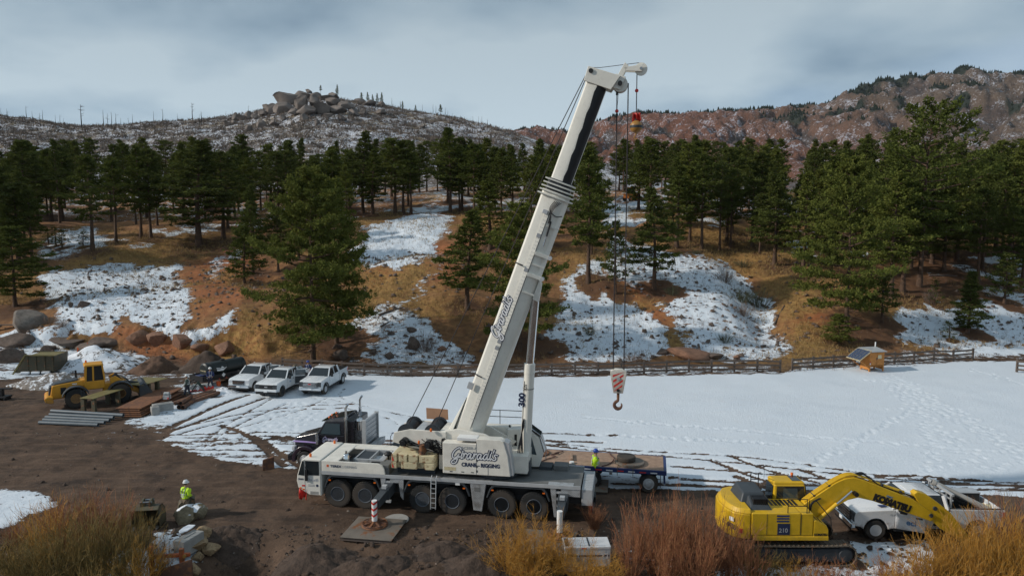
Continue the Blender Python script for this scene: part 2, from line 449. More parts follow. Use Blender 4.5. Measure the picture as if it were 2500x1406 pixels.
# ------------------------------------------------------------------ the ground sheet: yard, snowfield and wooded slope
_PT = [-100, 0, 4, 10, 20, 30, 50, 70, 100, 130, 200, 400, 6000]
_PZ = [0, 0, .8, 2.6, 5.2, 8.2, 12.6, 16.2, 20.3, 22.6, 25, 29, 60]
def foot(x):                                    # y of the foot of the slope
    return np.interp(x, [-300, -60, -40, -24, -14, 26, 48, 70, 300], [80, 78, 76, 73.5, 71, 71.5, 77, 80, 82])
def T(x, y):
    x = np.asarray(x, float); y = np.asarray(y, float)
    t = y - foot(x) + (fbm(x / 9, y / 9, 3, 5) - .5) * 4
    z = np.interp(t, _PT, _PZ)
    up = sstep(0, 14, t)
    z = z + up * ((fbm(x / 16, y / 16, 4, 21) - .5) * 3.4 + (fbm(x / 3.2, y / 3.2, 3, 33) - .5) * .55)
    # cut bank of bare earth behind the yard, left
    k = sstep(-62, -50, x) * (1 - sstep(-26, -22, x))
    z = z + k * 2.0 * sstep(2.0, 4.2, t + (fbm(x / 2.1, y / 2.1, 3, 9) - .5) * 3.0) * (1 - sstep(10, 26, t))
    # gully, right of the middle
    gx = 29.5 + (y - 75) * .10 + 1.5 * np.sin(y / 7)
    z = z - 1.6 * np.exp(-((x - gx) / 3.2) ** 2) * sstep(3, 10, t) * (1 - sstep(28, 45, t))
    # yard: ruts and clods, bank and pit towards the camera
    dirt = 1 - up
    z = z + dirt * (fbm(x / 6, y / 6, 3, 41) - .5) * .22
    edge = 31.6 + 1.1 * (fbm(x / 4, y / 4, 3, 55) - .5) * 2 + .12 * np.maximum(0, -x - 9) * 2
    fall = sstep(0, 7.5, edge - y)
    z = z - fall * np.interp(x, [-60, -20, -10, 0, 5, 60], [.3, .6, 2.2, 1.9, .8, .5])
    z = z - 1.5 * np.exp(-(((x + 12.3) / 1.7) ** 2 + ((y - 30.6) / 1.5) ** 2))
    return z
def Tz(x, y): return float(T(np.array([x]), np.array([y]))[0])
def hit(u, v):                                  # photo pixel -> point on the ground sheet
    d = ray(u, v); ys = np.concatenate([np.arange(22, 120, .1), np.arange(120, 420, .4)])
    x = d[0] / d[1] * ys; z = CAM_H + d[2] / d[1] * ys
    b = np.nonzero(T(x, ys) >= z)[0]
    i = b[0] if len(b) else len(ys) - 1
    return Vector((x[i], ys[i], float(T(x[i:i+1], ys[i:i+1])[0])))
def project(x, y, z):
    q = np.stack([x, y, z - CAM_H], -1); w = np.maximum(q @ _F, .1)
    return 1250 + FPX * q[..., 0] / w, 703 - FPX * (q @ _U) / w

def inside(poly, u, v):
    p = np.array(poly, float); r = np.zeros(u.shape, bool); j = len(p) - 1
    for i in range(len(p)):
        (xi, yi), (xj, yj) = p[i], p[j]
        c = ((yi > v) != (yj > v)) & (u < (xj - xi) * (v - yi) / (yj - yi + 1e-9) + xi); r ^= c; j = i
    return r
def soft(poly, u, v, rad):
    s = np.zeros(u.shape)
    for a, b in ((0, 0), (1, .3), (-.8, .6), (.2, -1), (-.5, -.7), (.6, .9)): s += inside(poly, u + a * rad, v + b * rad * .5)
    return s / 6

SNOWFIELD = [(395,1080),(425,1042),(440,1010),(560,962),(640,950),(700,925),(850,915),(1100,922),(1500,918),(1900,912),(1935,903),(2150,892),(2380,882),(3350,880),(3350,1300),(2480,1212),(2150,1196),(1850,1200),(1640,1196),(1500,1192),(1200,1172),(900,1160),(720,1146),(640,1140),(540,1125),(470,1108),(440,1095)]
SNOW = [([(110,660),(250,645),(400,640),(462,630),(458,720),(450,760),(470,800),(590,735),(570,795),(470,838),(300,775),(265,830),(120,812),(90,740)], .74),
        ([(60,600),(200,555),(330,580),(400,560),(560,540),(650,518),(640,550),(380,590),(250,600),(120,632)], .72),
        ([(560,600),(620,610),(590,650),(550,640)], .7), ([(500,640),(560,600),(560,650),(520,700)], .6),
        ([(865,610),(890,540),(1000,515),(1115,508),(1095,570),(1060,625),(1000,640),(880,655)], .84),
        ([(1010,690),(1060,610),(1085,610),(1040,690),(1000,770),(960,770)], .6),
        ([(850,805),(960,745),(1030,755),(1085,830),(1150,860),(1160,892),(840,892)], .67),
        ([(1370,650),(1480,640),(1500,700),(1640,790),(1650,880),(1270,892),(1250,870),(1330,790),(1370,730)], .82),
        ([(1480,560),(1560,600),(1650,600),(1700,618),(1790,658),(1860,718),(1925,790),(1915,850),(1905,885),(1700,872),(1660,800),(1600,720),(1480,660)], .74),
        ([(2165,790),(2200,740),(2225,680),(2330,640),(2400,608),(2600,615),(2600,870),(2380,872),(2200,838)], .82),
        ([(1445,500),(1560,478),(1630,520),(1480,565)], .8), ([(1655,512),(1720,518),(1830,552),(1700,548)], .85),
        ([(1915,580),(2015,580),(2015,628),(1930,620)], .8), ([(2060,600),(2220,590),(2220,640),(2080,640)], .7),
        ([(-100,905),(-100,800),(120,800),(200,850),(350,855),(335,892),(230,910),(100,900)], .70),
        ([(-100,905),(110,895),(120,935),(0,925)], .7), ([(110,975),(300,905),(420,905),(560,885),(570,915),(440,930),(330,930)], .50),
        ([(-60,1190),(60,1196),(150,1212),(150,1235),(80,1265),(0,1300),(-60,1300)], .86),
        ([(395,1300),(430,1285),(445,1310),(470,1340),(455,1380),(430,1420),(340,1420),(300,1395),(350,1350)], .82),
        ([(250,1340),(350,1330),(420,1420),(250,1420)], .55),
        ([(1500,1320),(1640,1330),(1700,1406),(1500,1406)], .42),
        ([(2040,1308),(2140,1325),(2290,1322),(2290,1400),(2150,1406),(2090,1360)], .78), ([(1740,1380),(2000,1388),(2120,1385),(2300,1440),(1740,1440)], .72),
        ([(380,1000),(430,985),(560,958),(600,965),(470,1040),(400,1050),(300,1040)], .72), ([(420,930),(560,930),(600,960),(470,985)], .62),
        ([(300,1020),(400,1000),(420,1040),(340,1050)], .68), ([(180,1050),(420,1045),(420,1085),(200,1080)], .34),
        ([(640,905),(900,895),(1900,890),(1900,914),(860,920),(700,920)], .58), ([(1940,880),(2380,850),(2380,884),(1940,906)], .55)]
GRASS = [[(150,635),(300,590),(480,560),(600,565),(560,600),(480,620),(300,640),(180,660)], [(870,660),(1000,640),(1060,640),(1000,720),(930,780),(870,790)],
         [(470,860),(620,740),(640,800),(640,880),(520,890)], [(1650,560),(1900,560),(2000,650),(2000,720),(1900,700),(1800,640),(1660,600)],
         [(1860,660),(2000,660),(2000,760),(1930,780),(1880,720)], [(1900,860),(1960,780),(2060,800),(2100,850),(1980,890),(1910,900)], [(1620,800),(1680,790),(1700,870),(1640,880)]]
RED = [[(440,770),(480,640),(540,600),(640,630),(640,720),(560,740)], [(880,640),(960,620),(960,690),(880,720)], [(1020,600),(1130,590),(1130,700),(1040,690)],
       [(470,830),(600,760),(640,780),(640,890),(480,880)], [(1950,690),(2060,800),(2050,840),(1950,810)], [(1480,690),(1620,690),(1680,760),(1600,790)], [(230,790),(470,830),(600,850),(560,890),(350,870)],
       [(2440,560),(2600,540),(2600,620),(2480,610)]]
TRACKS = [([(400,1052),(430,1037),(500,1003),(560,978),(605,964)], .55, .8), ([(420,1052),(520,1017),(600,987),(645,972)], .5, .75), ([(450,1042),(560,1017),(650,1002),(760,991),(860,988)], .28, .8),
          ([(430,1062),(540,1032),(640,1011),(740,1001),(830,998)], .28, .75), ([(420,1062),(540,1059),(640,1057),(745,1058)], .35, .7), ([(400,1080),(560,1076),(745,1073)], .4, .7),
          ([(430,1092),(560,1086),(745,1082)], .35, .6), ([(540,1040),(590,1056),(640,1092),(695,1140)], .45, .95), ([(600,1062),(640,1077),(690,1112),(735,1144)], .45, .95), ([(430,1090),(452,1106),(485,1128)], .4, .9),
          ([(755,966),(800,986),(860,1001),(930,1016),(963,1029),(970,1038)], .3, .42), ([(785,966),(850,986),(930,1001),(1000,1016),(1018,1031)], .3, .42), ([(840,950),(829,966),(870,986),(960,1009),(1022,1030)], .3, .42),
          ([(700,986),(640,1011),(560,1050),(500,1092)], .3, .6), ([(660,975),(600,1010),(540,1048),(470,1100)], .3, .55), ([(800,970),(740,1000),(640,1030),(500,1070),(420,1085)], .25, .5),
          ([(1330,1076),(1500,1094),(1790,1114),(1960,1134),(2100,1154),(2300,1171),(2550,1178)], .3, .62), ([(1340,1087),(1600,1110),(1740,1124),(1900,1141),(2150,1166),(2550,1190)], .35, .72),
          ([(1640,1137),(1800,1151),(2050,1171),(2300,1180),(2550,1184)], .35, .75), ([(1640,1165),(1850,1180),(2100,1186),(2550,1196)], .5, .7), ([(1500,1180),(1640,1182),(1850,1192)], .5, .8),
          ([(1780,1112),(1850,1140),(1920,1160),(2000,1178)], .3, .95), ([(1732,1122),(1800,1150),(1850,1168),(1900,1180)], .35, .95), ([(1800,1165),(1830,1175),(1870,1190)], .5, .8), ([(1960,1150),(2030,1172),(2080,1190)], .35, .85),
          ([(2040,1174),(2200,1160),(2350,1170),(2550,1180)], .3, .8), ([(900,1110),(1100,1110),(1330,1100)], .5, .6), ([(880,1090),(1000,1080),(1100,1085)], .35, .5)]
random.seed(4)
def _axis(segs):
    out = []
    for a, b, s0, s1 in segs:
        p = a
        while p < b - 1e-6:
            out.append(p); k = (p - a) / (b - a); p += s0 + (s1 - s0) * k
    out.append(segs[-1][1]); return np.array(out)
gx = _axis([(-3000, -400, 500, 90), (-400, -130, 40, 5), (-130, -58, 3, .5), (-58, 58, .17, .17), (58, 130, .5, 3), (130, 400, 5, 40), (400, 3000, 90, 500)])
gy = _axis([(-900, -50, 200, 30), (-50, 22, 10, .6), (22, 78, .17, .17), (78, 130, .28, .6), (130, 260, .6, 2), (260, 600, 4, 40), (600, 3300, 60, 500)])
GX, GY = np.meshgrid(gx, gy); X, Y = GX.ravel(), GY.ravel(); Z = T(X, Y)
U, V = project(X, Y, Z)
slope_ = sstep(-1, 3, Y - foot(X))
vis = (Y > 10) & (U > -250) & (U < 3300) & (V < 1650) & (Y < 300)
wu = U + ((fbm(X / 1.6, Y / 2.2, 4, 71) - .5) * 70 + slope_ * (fbm(X / 6, Y / 6, 3, 74) - .5) * 110) * np.clip(60 / np.maximum(Y, 20), .3, 1.5); wv = V + (fbm(X / 1.6, Y / 2.2, 4, 72) - .5) * 30 + slope_ * (fbm(X / 6, Y / 6, 3, 75) - .5) * 50
slope = slope_
hill_rand = .30 + .55 * sstep(.40, .62, fbm(X / 14, Y / 9, 4, 81))
snow = np.where(vis, slope * .10, slope * hill_rand)
snow = np.where(~vis & (slope < .5), .35, snow)
snow = np.where(vis & (Y > 140), .28 + .4 * fbm(X / 12, Y / 8, 3, 80), snow)
for poly, d in SNOW: snow = np.where(vis, np.maximum(snow, d * soft(poly, wu, wv, 16)), snow)
field = np.where(vis, soft(SNOWFIELD, U + (wu - U) * .25, V + (wv - V) * .3, 5), 0)
field = np.where(~vis & (X > 40) & (Y > 38) & (Y < foot(X) - 2), 1, field)
snow = np.maximum(snow, field)
grass = np.zeros(len(X)); red = np.zeros(len(X))
for p in GRASS: grass = np.maximum(grass, np.where(vis, soft(p, wu, wv, 22), 0))
for p in RED: red = np.maximum(red, np.where(vis, soft(p, wu, wv, 22), 0))
grass = np.maximum(grass, slope * sstep(.45, .65, fbm(X / 8, Y / 6, 3, 90)) * .8)
litter = np.zeros(len(X))
track = np.zeros(len(X))
def paint_stroke(arr, pts, w, amt):
    for a, b in zip(pts[:-1], pts[1:]):
        m = (X > min(a[0], b[0]) - w * 2) & (X < max(a[0], b[0]) + w * 2) & (Y > min(a[1], b[1]) - w * 2) & (Y < max(a[1], b[1]) + w * 2)
        i = np.nonzero(m)[0]
        if not len(i): continue
        d = np.array([b[0] - a[0], b[1] - a[1]]); L2 = d @ d + 1e-9
        t = np.clip(((X[i] - a[0]) * d[0] + (Y[i] - a[1]) * d[1]) / L2, 0, 1)
        r = np.hypot(X[i] - a[0] - t * d[0], Y[i] - a[1] - t * d[1])
        arr[i] = np.maximum(arr[i], amt * (1 - sstep(w * .45, w * .85, r)))
for px, w, amt in TRACKS:
    p = smooth_path([tuple(ground(*q))[:2] for q in px], 4); paint_stroke(track, p, w * .78, amt * .86)
rng = np.random.default_rng(11)
# long ruts along the dirt road, left to right
for k in range(46):
    y0 = 36.5 + rng.random() * 13; x0 = -46 + rng.random() * 40; L = 8 + rng.random() * 22; s = -.09 + rng.normal() * .05
    if y0 + s * L < (39.5 if x0 < -16 else 35): continue
    xs = np.linspace(0, L, 8); p = [(x0 + q, y0 + s * q + .25 * math.sin(q * .3 + k)) for q in xs]
    paint_stroke(track, p, .3, .35 + .4 * rng.random())
# footprints in the snow
foots = []
def trail(a, b, n, wid, back=1):
    a, b = ground(*a), ground(*b)
    for i in range(n):
        t = (i + rng.random() * .6) / n; p = a.lerp(b, t); foots.append((p.x + rng.normal() * wid, p.y + rng.normal() * wid))
trail((2160, 918), (2520, 1125), 260, .5); trail((2160, 925), (2400, 1150), 110, .8); trail((1960, 1150), (2260, 985), 60, .12); trail((2240, 985), (2290, 1170), 36, .25)
trail((1420, 1020), (2430, 1105), 90, .12); trail((1410, 1060), (1900, 1085), 36, .1); trail((560, 1090), (720, 985), 60, .4); trail((640, 1110), (760, 990), 60, .6); trail((500, 1085), (620, 1050), 50, 1.0); trail((2380, 905), (2500, 940), 24, .4)
dz = np.zeros(len(X))
ring = np.zeros(len(X))
for fx, fy in foots:
    i0, i1 = np.searchsorted(gx, [fx - .4, fx + .4]); j0, j1 = np.searchsorted(gy, [fy - .5, fy + .5])
    for j in range(j0, j1):
        k = j * len(gx) + np.arange(i0, i1); r = np.hypot((X[k] - fx) / .14, (Y[k] - fy) / .2)
        dz[k] = np.minimum(dz[k], -.09 * np.exp(-r ** 2)); dz[k] += .03 * np.exp(-((r - 2) / .6) ** 2)
Z = Z + dz - .07 * track
bare = np.clip(1 - field, 0, 1) * (1 - slope)
Z = Z + bare * ((fbm(X / .9, Y / .6, 4, 101) - .5) * .16 + (fbm(X / .35, Y / .3, 2, 105) - .5) * .06) + bare * sstep(33.5, 30, Y) * (fbm(X / 1.3, Y / 1.0, 5, 111) - .5) * .75
Z = Z + slope * (fbm(X / .8, Y / .8, 3, 120) - .5) * .22
# drift lip: the lying snow stands a few centimetres above the mud
Z = Z + .05 * sstep(.3, .7, snow - track) * (1 - slope)
snow = np.clip(snow - track * (1 - slope), 0, 1)

t = NT('ground_mix')
n_a = t.noise(.35, 6, .6); n_b = t.noise(1.6, 7, .62); n_c = t.noise(7.0, 5, .6); n_s = t.noise(1.15, 9, .72, vec=t.map((.7, 1.5, 1.0))); n_f = t.noise(24, 3, .6)
dirt = t.mix(t.ramp(n_b, [(.3, 0.0), (.7, 1.0)]), (.046, .029, .020), (.098, .060, .039))
dirt = t.mix(t.ramp(n_a, [(.42, 0.0), (.62, .75)]), dirt, (.135, .086, .058))
dirt = t.mix(t.ramp(n_c, [(.58, 0.0), (.72, .6)]), dirt, (.165, .11, .076))
dirt = t.mix(t.ramp(t.noise(.8, 5, .6, vec=t.map((.5, 1.6, 1), rot=(0, 0, .1))), [(.6, 0.0), (.75, .5)]), dirt, (.035, .024, .018))
dirt = t.mix(t.ramp(t.noise(1.0, 7, .68, vec=t.map((.16, 1.5, 1), rot=(0, 0, .12))), [(.38, .0), (.5, .1), (.66, .8)]), dirt, (.155, .098, .066))
dirt = t.mix(t.ramp(t.noise(.5, 8, .7), [(.5, 0.0), (.62, .7)]), dirt, (.036, .025, .019))
slopec = t.mix(t.ramp(n_b, [(.35, 0.0), (.65, 1.0)]), (.18, .082, .036), (.32, .165, .068))
redc = t.mix(t.ramp(n_b, [(.3, 0.0), (.7, 1.0)]), (.24, .085, .033), (.38, .15, .06))
grassc = t.mix(t.ramp(n_c, [(.3, 0.0), (.7, 1.0)]), (.25, .14, .042), (.47, .29, .095))
lit = t.mix(n_c, (.065, .034, .02), (.15, .075, .04))
col = t.mix(t.attr('slope'), dirt, slopec)
col = t.mix(t.attr('red'), col, redc)
col = t.mix(t.math('MULTIPLY', t.attr('grass'), t.ramp(n_b, [(.35, .3), (.6, 1.0)])), col, grassc)
col = t.mix(t.attr('litter'), col, lit)
col = t.mix(t.math('MULTIPLY', t.ramp(n_f, [(.3, .5), (.55, 0.0)]), .7), col, (.03, .02, .015))
val = t.math('ADD', t.attr('snow'), t.math('MULTIPLY', t.math('SUBTRACT', t.math('ADD', t.math('MULTIPLY', n_s, .75), t.math('MULTIPLY', n_c, .25)), .5), 2.3))
sm = t.ramp(val, [(.50, 0.0), (.60, 1.0)])
snowc = t.mix(n_a, (.66, .725, .80), (.74, .79, .84))
snowc = t.mix(t.math('MULTIPLY', t.ramp(n_b, [(.55, 0.0), (.8, 1.0)]), .22), snowc, (.55, .47, .42))
hgt = t.math('ADD', t.math('ADD', t.math('MULTIPLY', n_c, .5), t.math('MULTIPLY', n_f, .25)), t.math('MULTIPLY', sm, .7))
t.bump(hgt, .7, .14)
GROUND_MAT = t.set(Base_Color=t.mix(sm, col, snowc), Roughness=t.mix(sm, .88, .6))
t.set(Specular_IOR_Level=.25)

def finish_ground():                            # called once the trees stand: needle litter under their crowns
    n = len(gx); idx = np.arange(len(X)).reshape(len(gy), n)
    F = np.stack([idx[:-1, :-1], idx[:-1, 1:], idx[1:, 1:], idx[1:, :-1]], -1).reshape(-1, 4)
    me = np_mesh('ground', np.stack([X, Y, Z], -1), F)
    for nm, a in (('snow', snow), ('grass', grass), ('red', red), ('litter', litter), ('slope', slope)):
        at = me.attributes.new(nm, 'FLOAT', 'POINT'); at.data.foreach_set('value', a.astype(np.float32))
    me.materials.append(GROUND_MAT)
    o = bpy.data.objects.new('ground', me); COL.objects.link(o); tag(o, kind='structure'); return o
def surf(x, y):                                 # height of the finished mesh at a point
    i = int(np.clip(np.searchsorted(gx, x) - 1, 0, len(gx) - 2)); j = int(np.clip(np.searchsorted(gy, y) - 1, 0, len(gy) - 2))
    a = (x - gx[i]) / (gx[i+1] - gx[i]); b = (y - gy[j]) / (gy[j+1] - gy[j]); k = j * len(gx) + i
    return float((Z[k] * (1-a) + Z[k+1] * a) * (1-b) + (Z[k+len(gx)] * (1-a) + Z[k+len(gx)+1] * a) * b)

# ------------------------------------------------------------------ the burnt hill and the red mountain
def ridge_sheet(name, mat, x0, x1, nx, y0, y1, ny, fn):
    xs, ys = np.linspace(x0, x1, nx), np.linspace(y0, y1, ny); A, B = np.meshgrid(xs, ys); a, b = A.ravel(), B.ravel()
    z, at = fn(a, b); idx = np.arange(nx * ny).reshape(ny, nx)
    F = np.stack([idx[:-1, :-1], idx[:-1, 1:], idx[1:, 1:], idx[1:, :-1]], -1).reshape(-1, 4)
    me = np_mesh(name, np.stack([a, b, z], -1), F)
    for k, w in at.items(): me.attributes.new(k, 'FLOAT', 'POINT').data.foreach_set('value', w.astype(np.float32))
    me.materials.append(mat); o = bpy.data.objects.new(name, me); COL.objects.link(o); tag(o, kind='structure'); return o
HD = 520.0
_HC = [(-900,300),(-300,285),(0,290),(100,297),(200,313),(330,314),(480,302),(560,294),(620,284),(680,272),(760,250),(850,250),(940,264),(1000,277),(1100,294),(1200,316),(1300,345),(1420,385),(1700,470),(2400,500)]
_hcx = np.array([(u - 1250) / FPX * HD for u, v in _HC]); _hcz = np.array([CAM_H + (530 - v) / FPX * HD for u, v in _HC])
def hill_z(x, y):
    x = np.asarray(x, float); y = np.asarray(y, float)
    zc = np.interp(x * HD / np.clip(y, 380, 620), _hcx, _hcz)
    k = sstep(0, 1, (y - 215) / (HD - 215)) * .45 + .55 * np.clip((y - 215) / (HD - 215), 0, 1)
    z = 20 + (zc - 20) * k
    z = np.where(y > HD, zc - (y - HD) ** 1.15 * .16, z)
    return z + (fbm(x / 40, y / 40, 4, 201) - .5) * 9 * sstep(230, 300, y) * (1 - .7 * sstep(HD - 120, HD, y)) + (fbm(x / 7, y / 7, 4, 207) - .5) * 2.6
t = NT('burnt_hill')
a1 = t.noise(.05, 6, .6); a2 = t.noise(.35, 7, .68, vec=t.map((1, .6, 1))); a3 = t.noise(1.2, 5, .7); a4 = t.noise(.09, 5, .6)
c = t.mix(t.ramp(a2, [(.35, 0.0), (.65, 1.0)]), (.055, .043, .038), (.19, .145, .11))
c = t.mix(t.ramp(a4, [(.5, 0.0), (.68, .8)]), c, (.33, .24, .12))
c = t.mix(t.ramp(t.noise(.2, 4, .6), [(.62, 0.0), (.7, .8)]), c, (.22, .12, .075))
sv = t.math('ADD', t.math('MULTIPLY', a3, .55), t.math('ADD', t.math('MULTIPLY', a2, .3), t.math('MULTIPLY', a1, .35)))
c = t.mix(t.ramp(sv, [(.595, 0.0), (.66, 1.0)]), c, (.72, .75, .82))
c = t.mix(t.ramp(t.noise(2.2, 3, .6), [(.3, .85), (.45, 0.0)]), c, (.03, .026, .024))
t.bump(a3, .8, 1.2)
HILL_MAT = t.set(Base_Color=c, Roughness=.9)
ridge_sheet('burnt_hill', HILL_MAT, -560, 330, 420, 225, 760, 260, lambda a, b: (hill_z(a, b), {}))

MD = 2600.0
_MC = [(-800,470),(900,460),(1130,345),(1200,318),(1240,306),(1290,298),(1330,312),(1390,322),(1440,304),(1480,286),(1560,272),(1600,281),(1700,277),(1800,270),(1900,264),(1990,258),(2020,246),(2045,226),(2080,208),(2120,196),(2165,200),(2200,190),(2270,180),(2330,169),(2400,184),(2450,184),(2520,186),(2700,200),(3200,260)]
_mcx = np.array([(u - 1250) / FPX * MD for u, v in _MC]); _mcz = np.array([CAM_H + (530 - v) / FPX * MD - 19 for u, v in _MC])
def mount(x, y):
    x = np.asarray(x, float); y = np.asarray(y, float)
    zc = np.interp(x * MD / np.clip(y, 2000, 3200), _mcx, _mcz)
    wob = (fbm(x / 240, y / 240, 4, 301) - .5) * 500
    k = np.clip((y + wob * sstep(MD, MD - 500, y) * .6 - 1150) / (MD - 1150), 0, 1)
    z = 30 + (zc - 30) * (.35 * k + .65 * k ** 1.5)
    z = np.where(y > MD, zc - (y - MD) * .25, z)
    rg = 1 - np.abs(2 * fbm(x / 150, y / 190, 5, 311, .55) - 1)
    crag = sstep(.62, .95, rg)
    ck = sstep(.15, .55, k) * (1 - .55 * sstep(.93, 1.0, k))
    z = z + ck * (crag * 46 + (fbm(x / 36, y / 36, 4, 321, .6) - .5) * 44 - 22) + (vnoise(x / 14, y / 14, 331) - .5) * 8 * ck
    return z, k, crag
def mount_fn(x, y):
    z, k, crag = mount(x, y)
    rock = np.clip(crag * .9 + (fbm(x / 45, y / 45, 4, 341) - .5) * 1.2, 0, 1)
    return z, dict(rock=rock, hue=sstep(500, 1300, x), wood=mount_wood(x, y, k))
def mount_wood(x, y, k):
    return sstep(.55, .68, fbm(x / 120, y / 120, 4, 351)) * sstep(.45, .75, k) * sstep(600, 1100, x) + .7 * sstep(.93, .99, k) * (x > 500) * (fbm(x / 50, y / 50, 3, 352) > .45)
t = NT('mountain_rock')
m1 = t.noise(.02, 6, .6); m2 = t.noise(.06, 7, .68); m3 = t.noise(.17, 5, .7)
scr = t.mix(t.ramp(m2, [(.35, 0.0), (.65, 1.0)]), (.055, .042, .038), (.14, .095, .075))
rk = t.mix(t.attr('hue'), t.mix(m2, (.16, .055, .028), (.25, .10, .052)), t.mix(m2, (.10, .065, .046), (.21, .15, .105)))
rk = t.mix(t.ramp(m3, [(.35, .8), (.5, 0.0)]), rk, (.07, .045, .035))
c = t.mix(t.ramp(t.math('ADD', t.attr('rock'), t.math('MULTIPLY', t.math('SUBTRACT', m2, .5), 1.0)), [(.30, 0.0), (.5, 1.0)]), scr, rk)
sv = t.math('ADD', t.math('MULTIPLY', m3, .6), t.math('MULTIPLY', m1, .45))
c = t.mix(t.ramp(sv, [(.555, 0.0), (.64, .85)]), c, (.62, .65, .74))
c = t.mix(t.ramp(t.math('ADD', t.attr('wood'), t.math('MULTIPLY', t.math('SUBTRACT', m3, .5), .8)), [(.35, 0.0), (.55, 1.0)]), c, (.022, .030, .018))
t.bump(m3, 1.0, 10)
MOUNT_MAT = t.set(Base_Color=c, Roughness=.95)
ridge_sheet('mountain', MOUNT_MAT, -700, 2700, 560, 1150, 3100, 330, mount_fn)
# ------------------------------------------------------------------ pines
def foliage_mat(name, a, b, c):
    t = NT(name)
    oi = t.n.new('ShaderNodeObjectInfo')
    n = t.noise(1.1, 3, .6); n2 = t.noise(9, 2, .5)
    k = t.mix(t.ramp(n, [(.3, 0.0), (.7, 1.0)]), a, b)
    k = t.mix(t.math('MULTIPLY', oi.outputs['Random'], .6), k, c)
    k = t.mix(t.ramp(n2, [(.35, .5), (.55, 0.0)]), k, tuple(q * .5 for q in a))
    d = t.n.new('ShaderNodeBsdfDiffuse'); tr = t.n.new('ShaderNodeBsdfTranslucent'); ms = t.n.new('ShaderNodeMixShader'); ms.inputs[0].default_value = .22
    t.l.new(k, d.inputs[0]); t.l.new(k, tr.inputs[0]); t.l.new(d.outputs[0], ms.inputs[1]); t.l.new(tr.outputs[0], ms.inputs[2])
    t.l.new(ms.outputs[0], t.n['Material Output'].inputs[0]); return t.m
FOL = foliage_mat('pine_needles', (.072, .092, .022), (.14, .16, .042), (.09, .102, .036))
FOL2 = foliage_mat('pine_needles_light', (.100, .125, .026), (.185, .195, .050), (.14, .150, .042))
BARK = rock_mat('pine_bark', (.075, .045, .03), (.15, .085, .05), (.05, .035, .028), scale=1.5)
BURNT = paint('burnt_wood', (.022, .020, .019), .9)

def tubes(paths, n):                            # many tapered tubes -> V, F (quads); path = (pts[m,3], radii[m])
    Vs, Fs, o = [], [], 0
    for p, r in paths:
        p = np.asarray(p, float); r = np.asarray(r, float); m = len(p)
        d = np.gradient(p, axis=0); d /= np.linalg.norm(d, axis=1, keepdims=True) + 1e-9
        ref = np.where(np.abs(d[:, 2:3]) < .9, np.array([[0, 0, 1.]]), np.array([[1., 0, 0]]))
        a = np.cross(d, ref); a /= np.linalg.norm(a, axis=1, keepdims=True) + 1e-9; b = np.cross(a, d)
        q = 2 * np.pi * np.arange(n) / n
        ringv = p[:, None, :] + r[:, None, None] * (a[:, None, :] * np.cos(q)[None, :, None] + b[:, None, :] * np.sin(q)[None, :, None])
        Vs.append(ringv.reshape(-1, 3)); k = np.arange(n)
        for i in range(m - 1):
            Fs.append(np.stack([o + i*n + k, o + i*n + (k+1) % n, o + (i+1)*n + (k+1) % n, o + (i+1)*n + k], -1))
        o += m * n
    return np.concatenate(Vs), np.concatenate(Fs)

def tufts(P, D, n, L, W, rg):                   # n needle blades fanning out of each point P, leaning along D
    N = len(P); d = rg.normal(size=(N, n, 3)); d[..., 2] *= .7
    d = d / np.linalg.norm(d, axis=2, keepdims=True) + D[:, None, :] * .55 + np.array([0, 0, .30])
    d /= np.linalg.norm(d, axis=2, keepdims=True)
    s = np.cross(d, rg.normal(size=(N, n, 3))); s /= np.linalg.norm(s, axis=2, keepdims=True) + 1e-9
    ln = L * (.6 + .7 * rg.random((N, n, 1))); w = W * (.7 + .6 * rg.random((N, n, 1)))
    b = P[:, None, :] + rg.normal(size=(N, n, 3)) * L * .22
    V = np.stack([b - s * w * .35, b + s * w * .35, b + d * ln * .6 + s * w, b + d * ln * .6 - s * w], 2).reshape(-1, 3)
    return V, np.arange(len(V)).reshape(-1, 4)

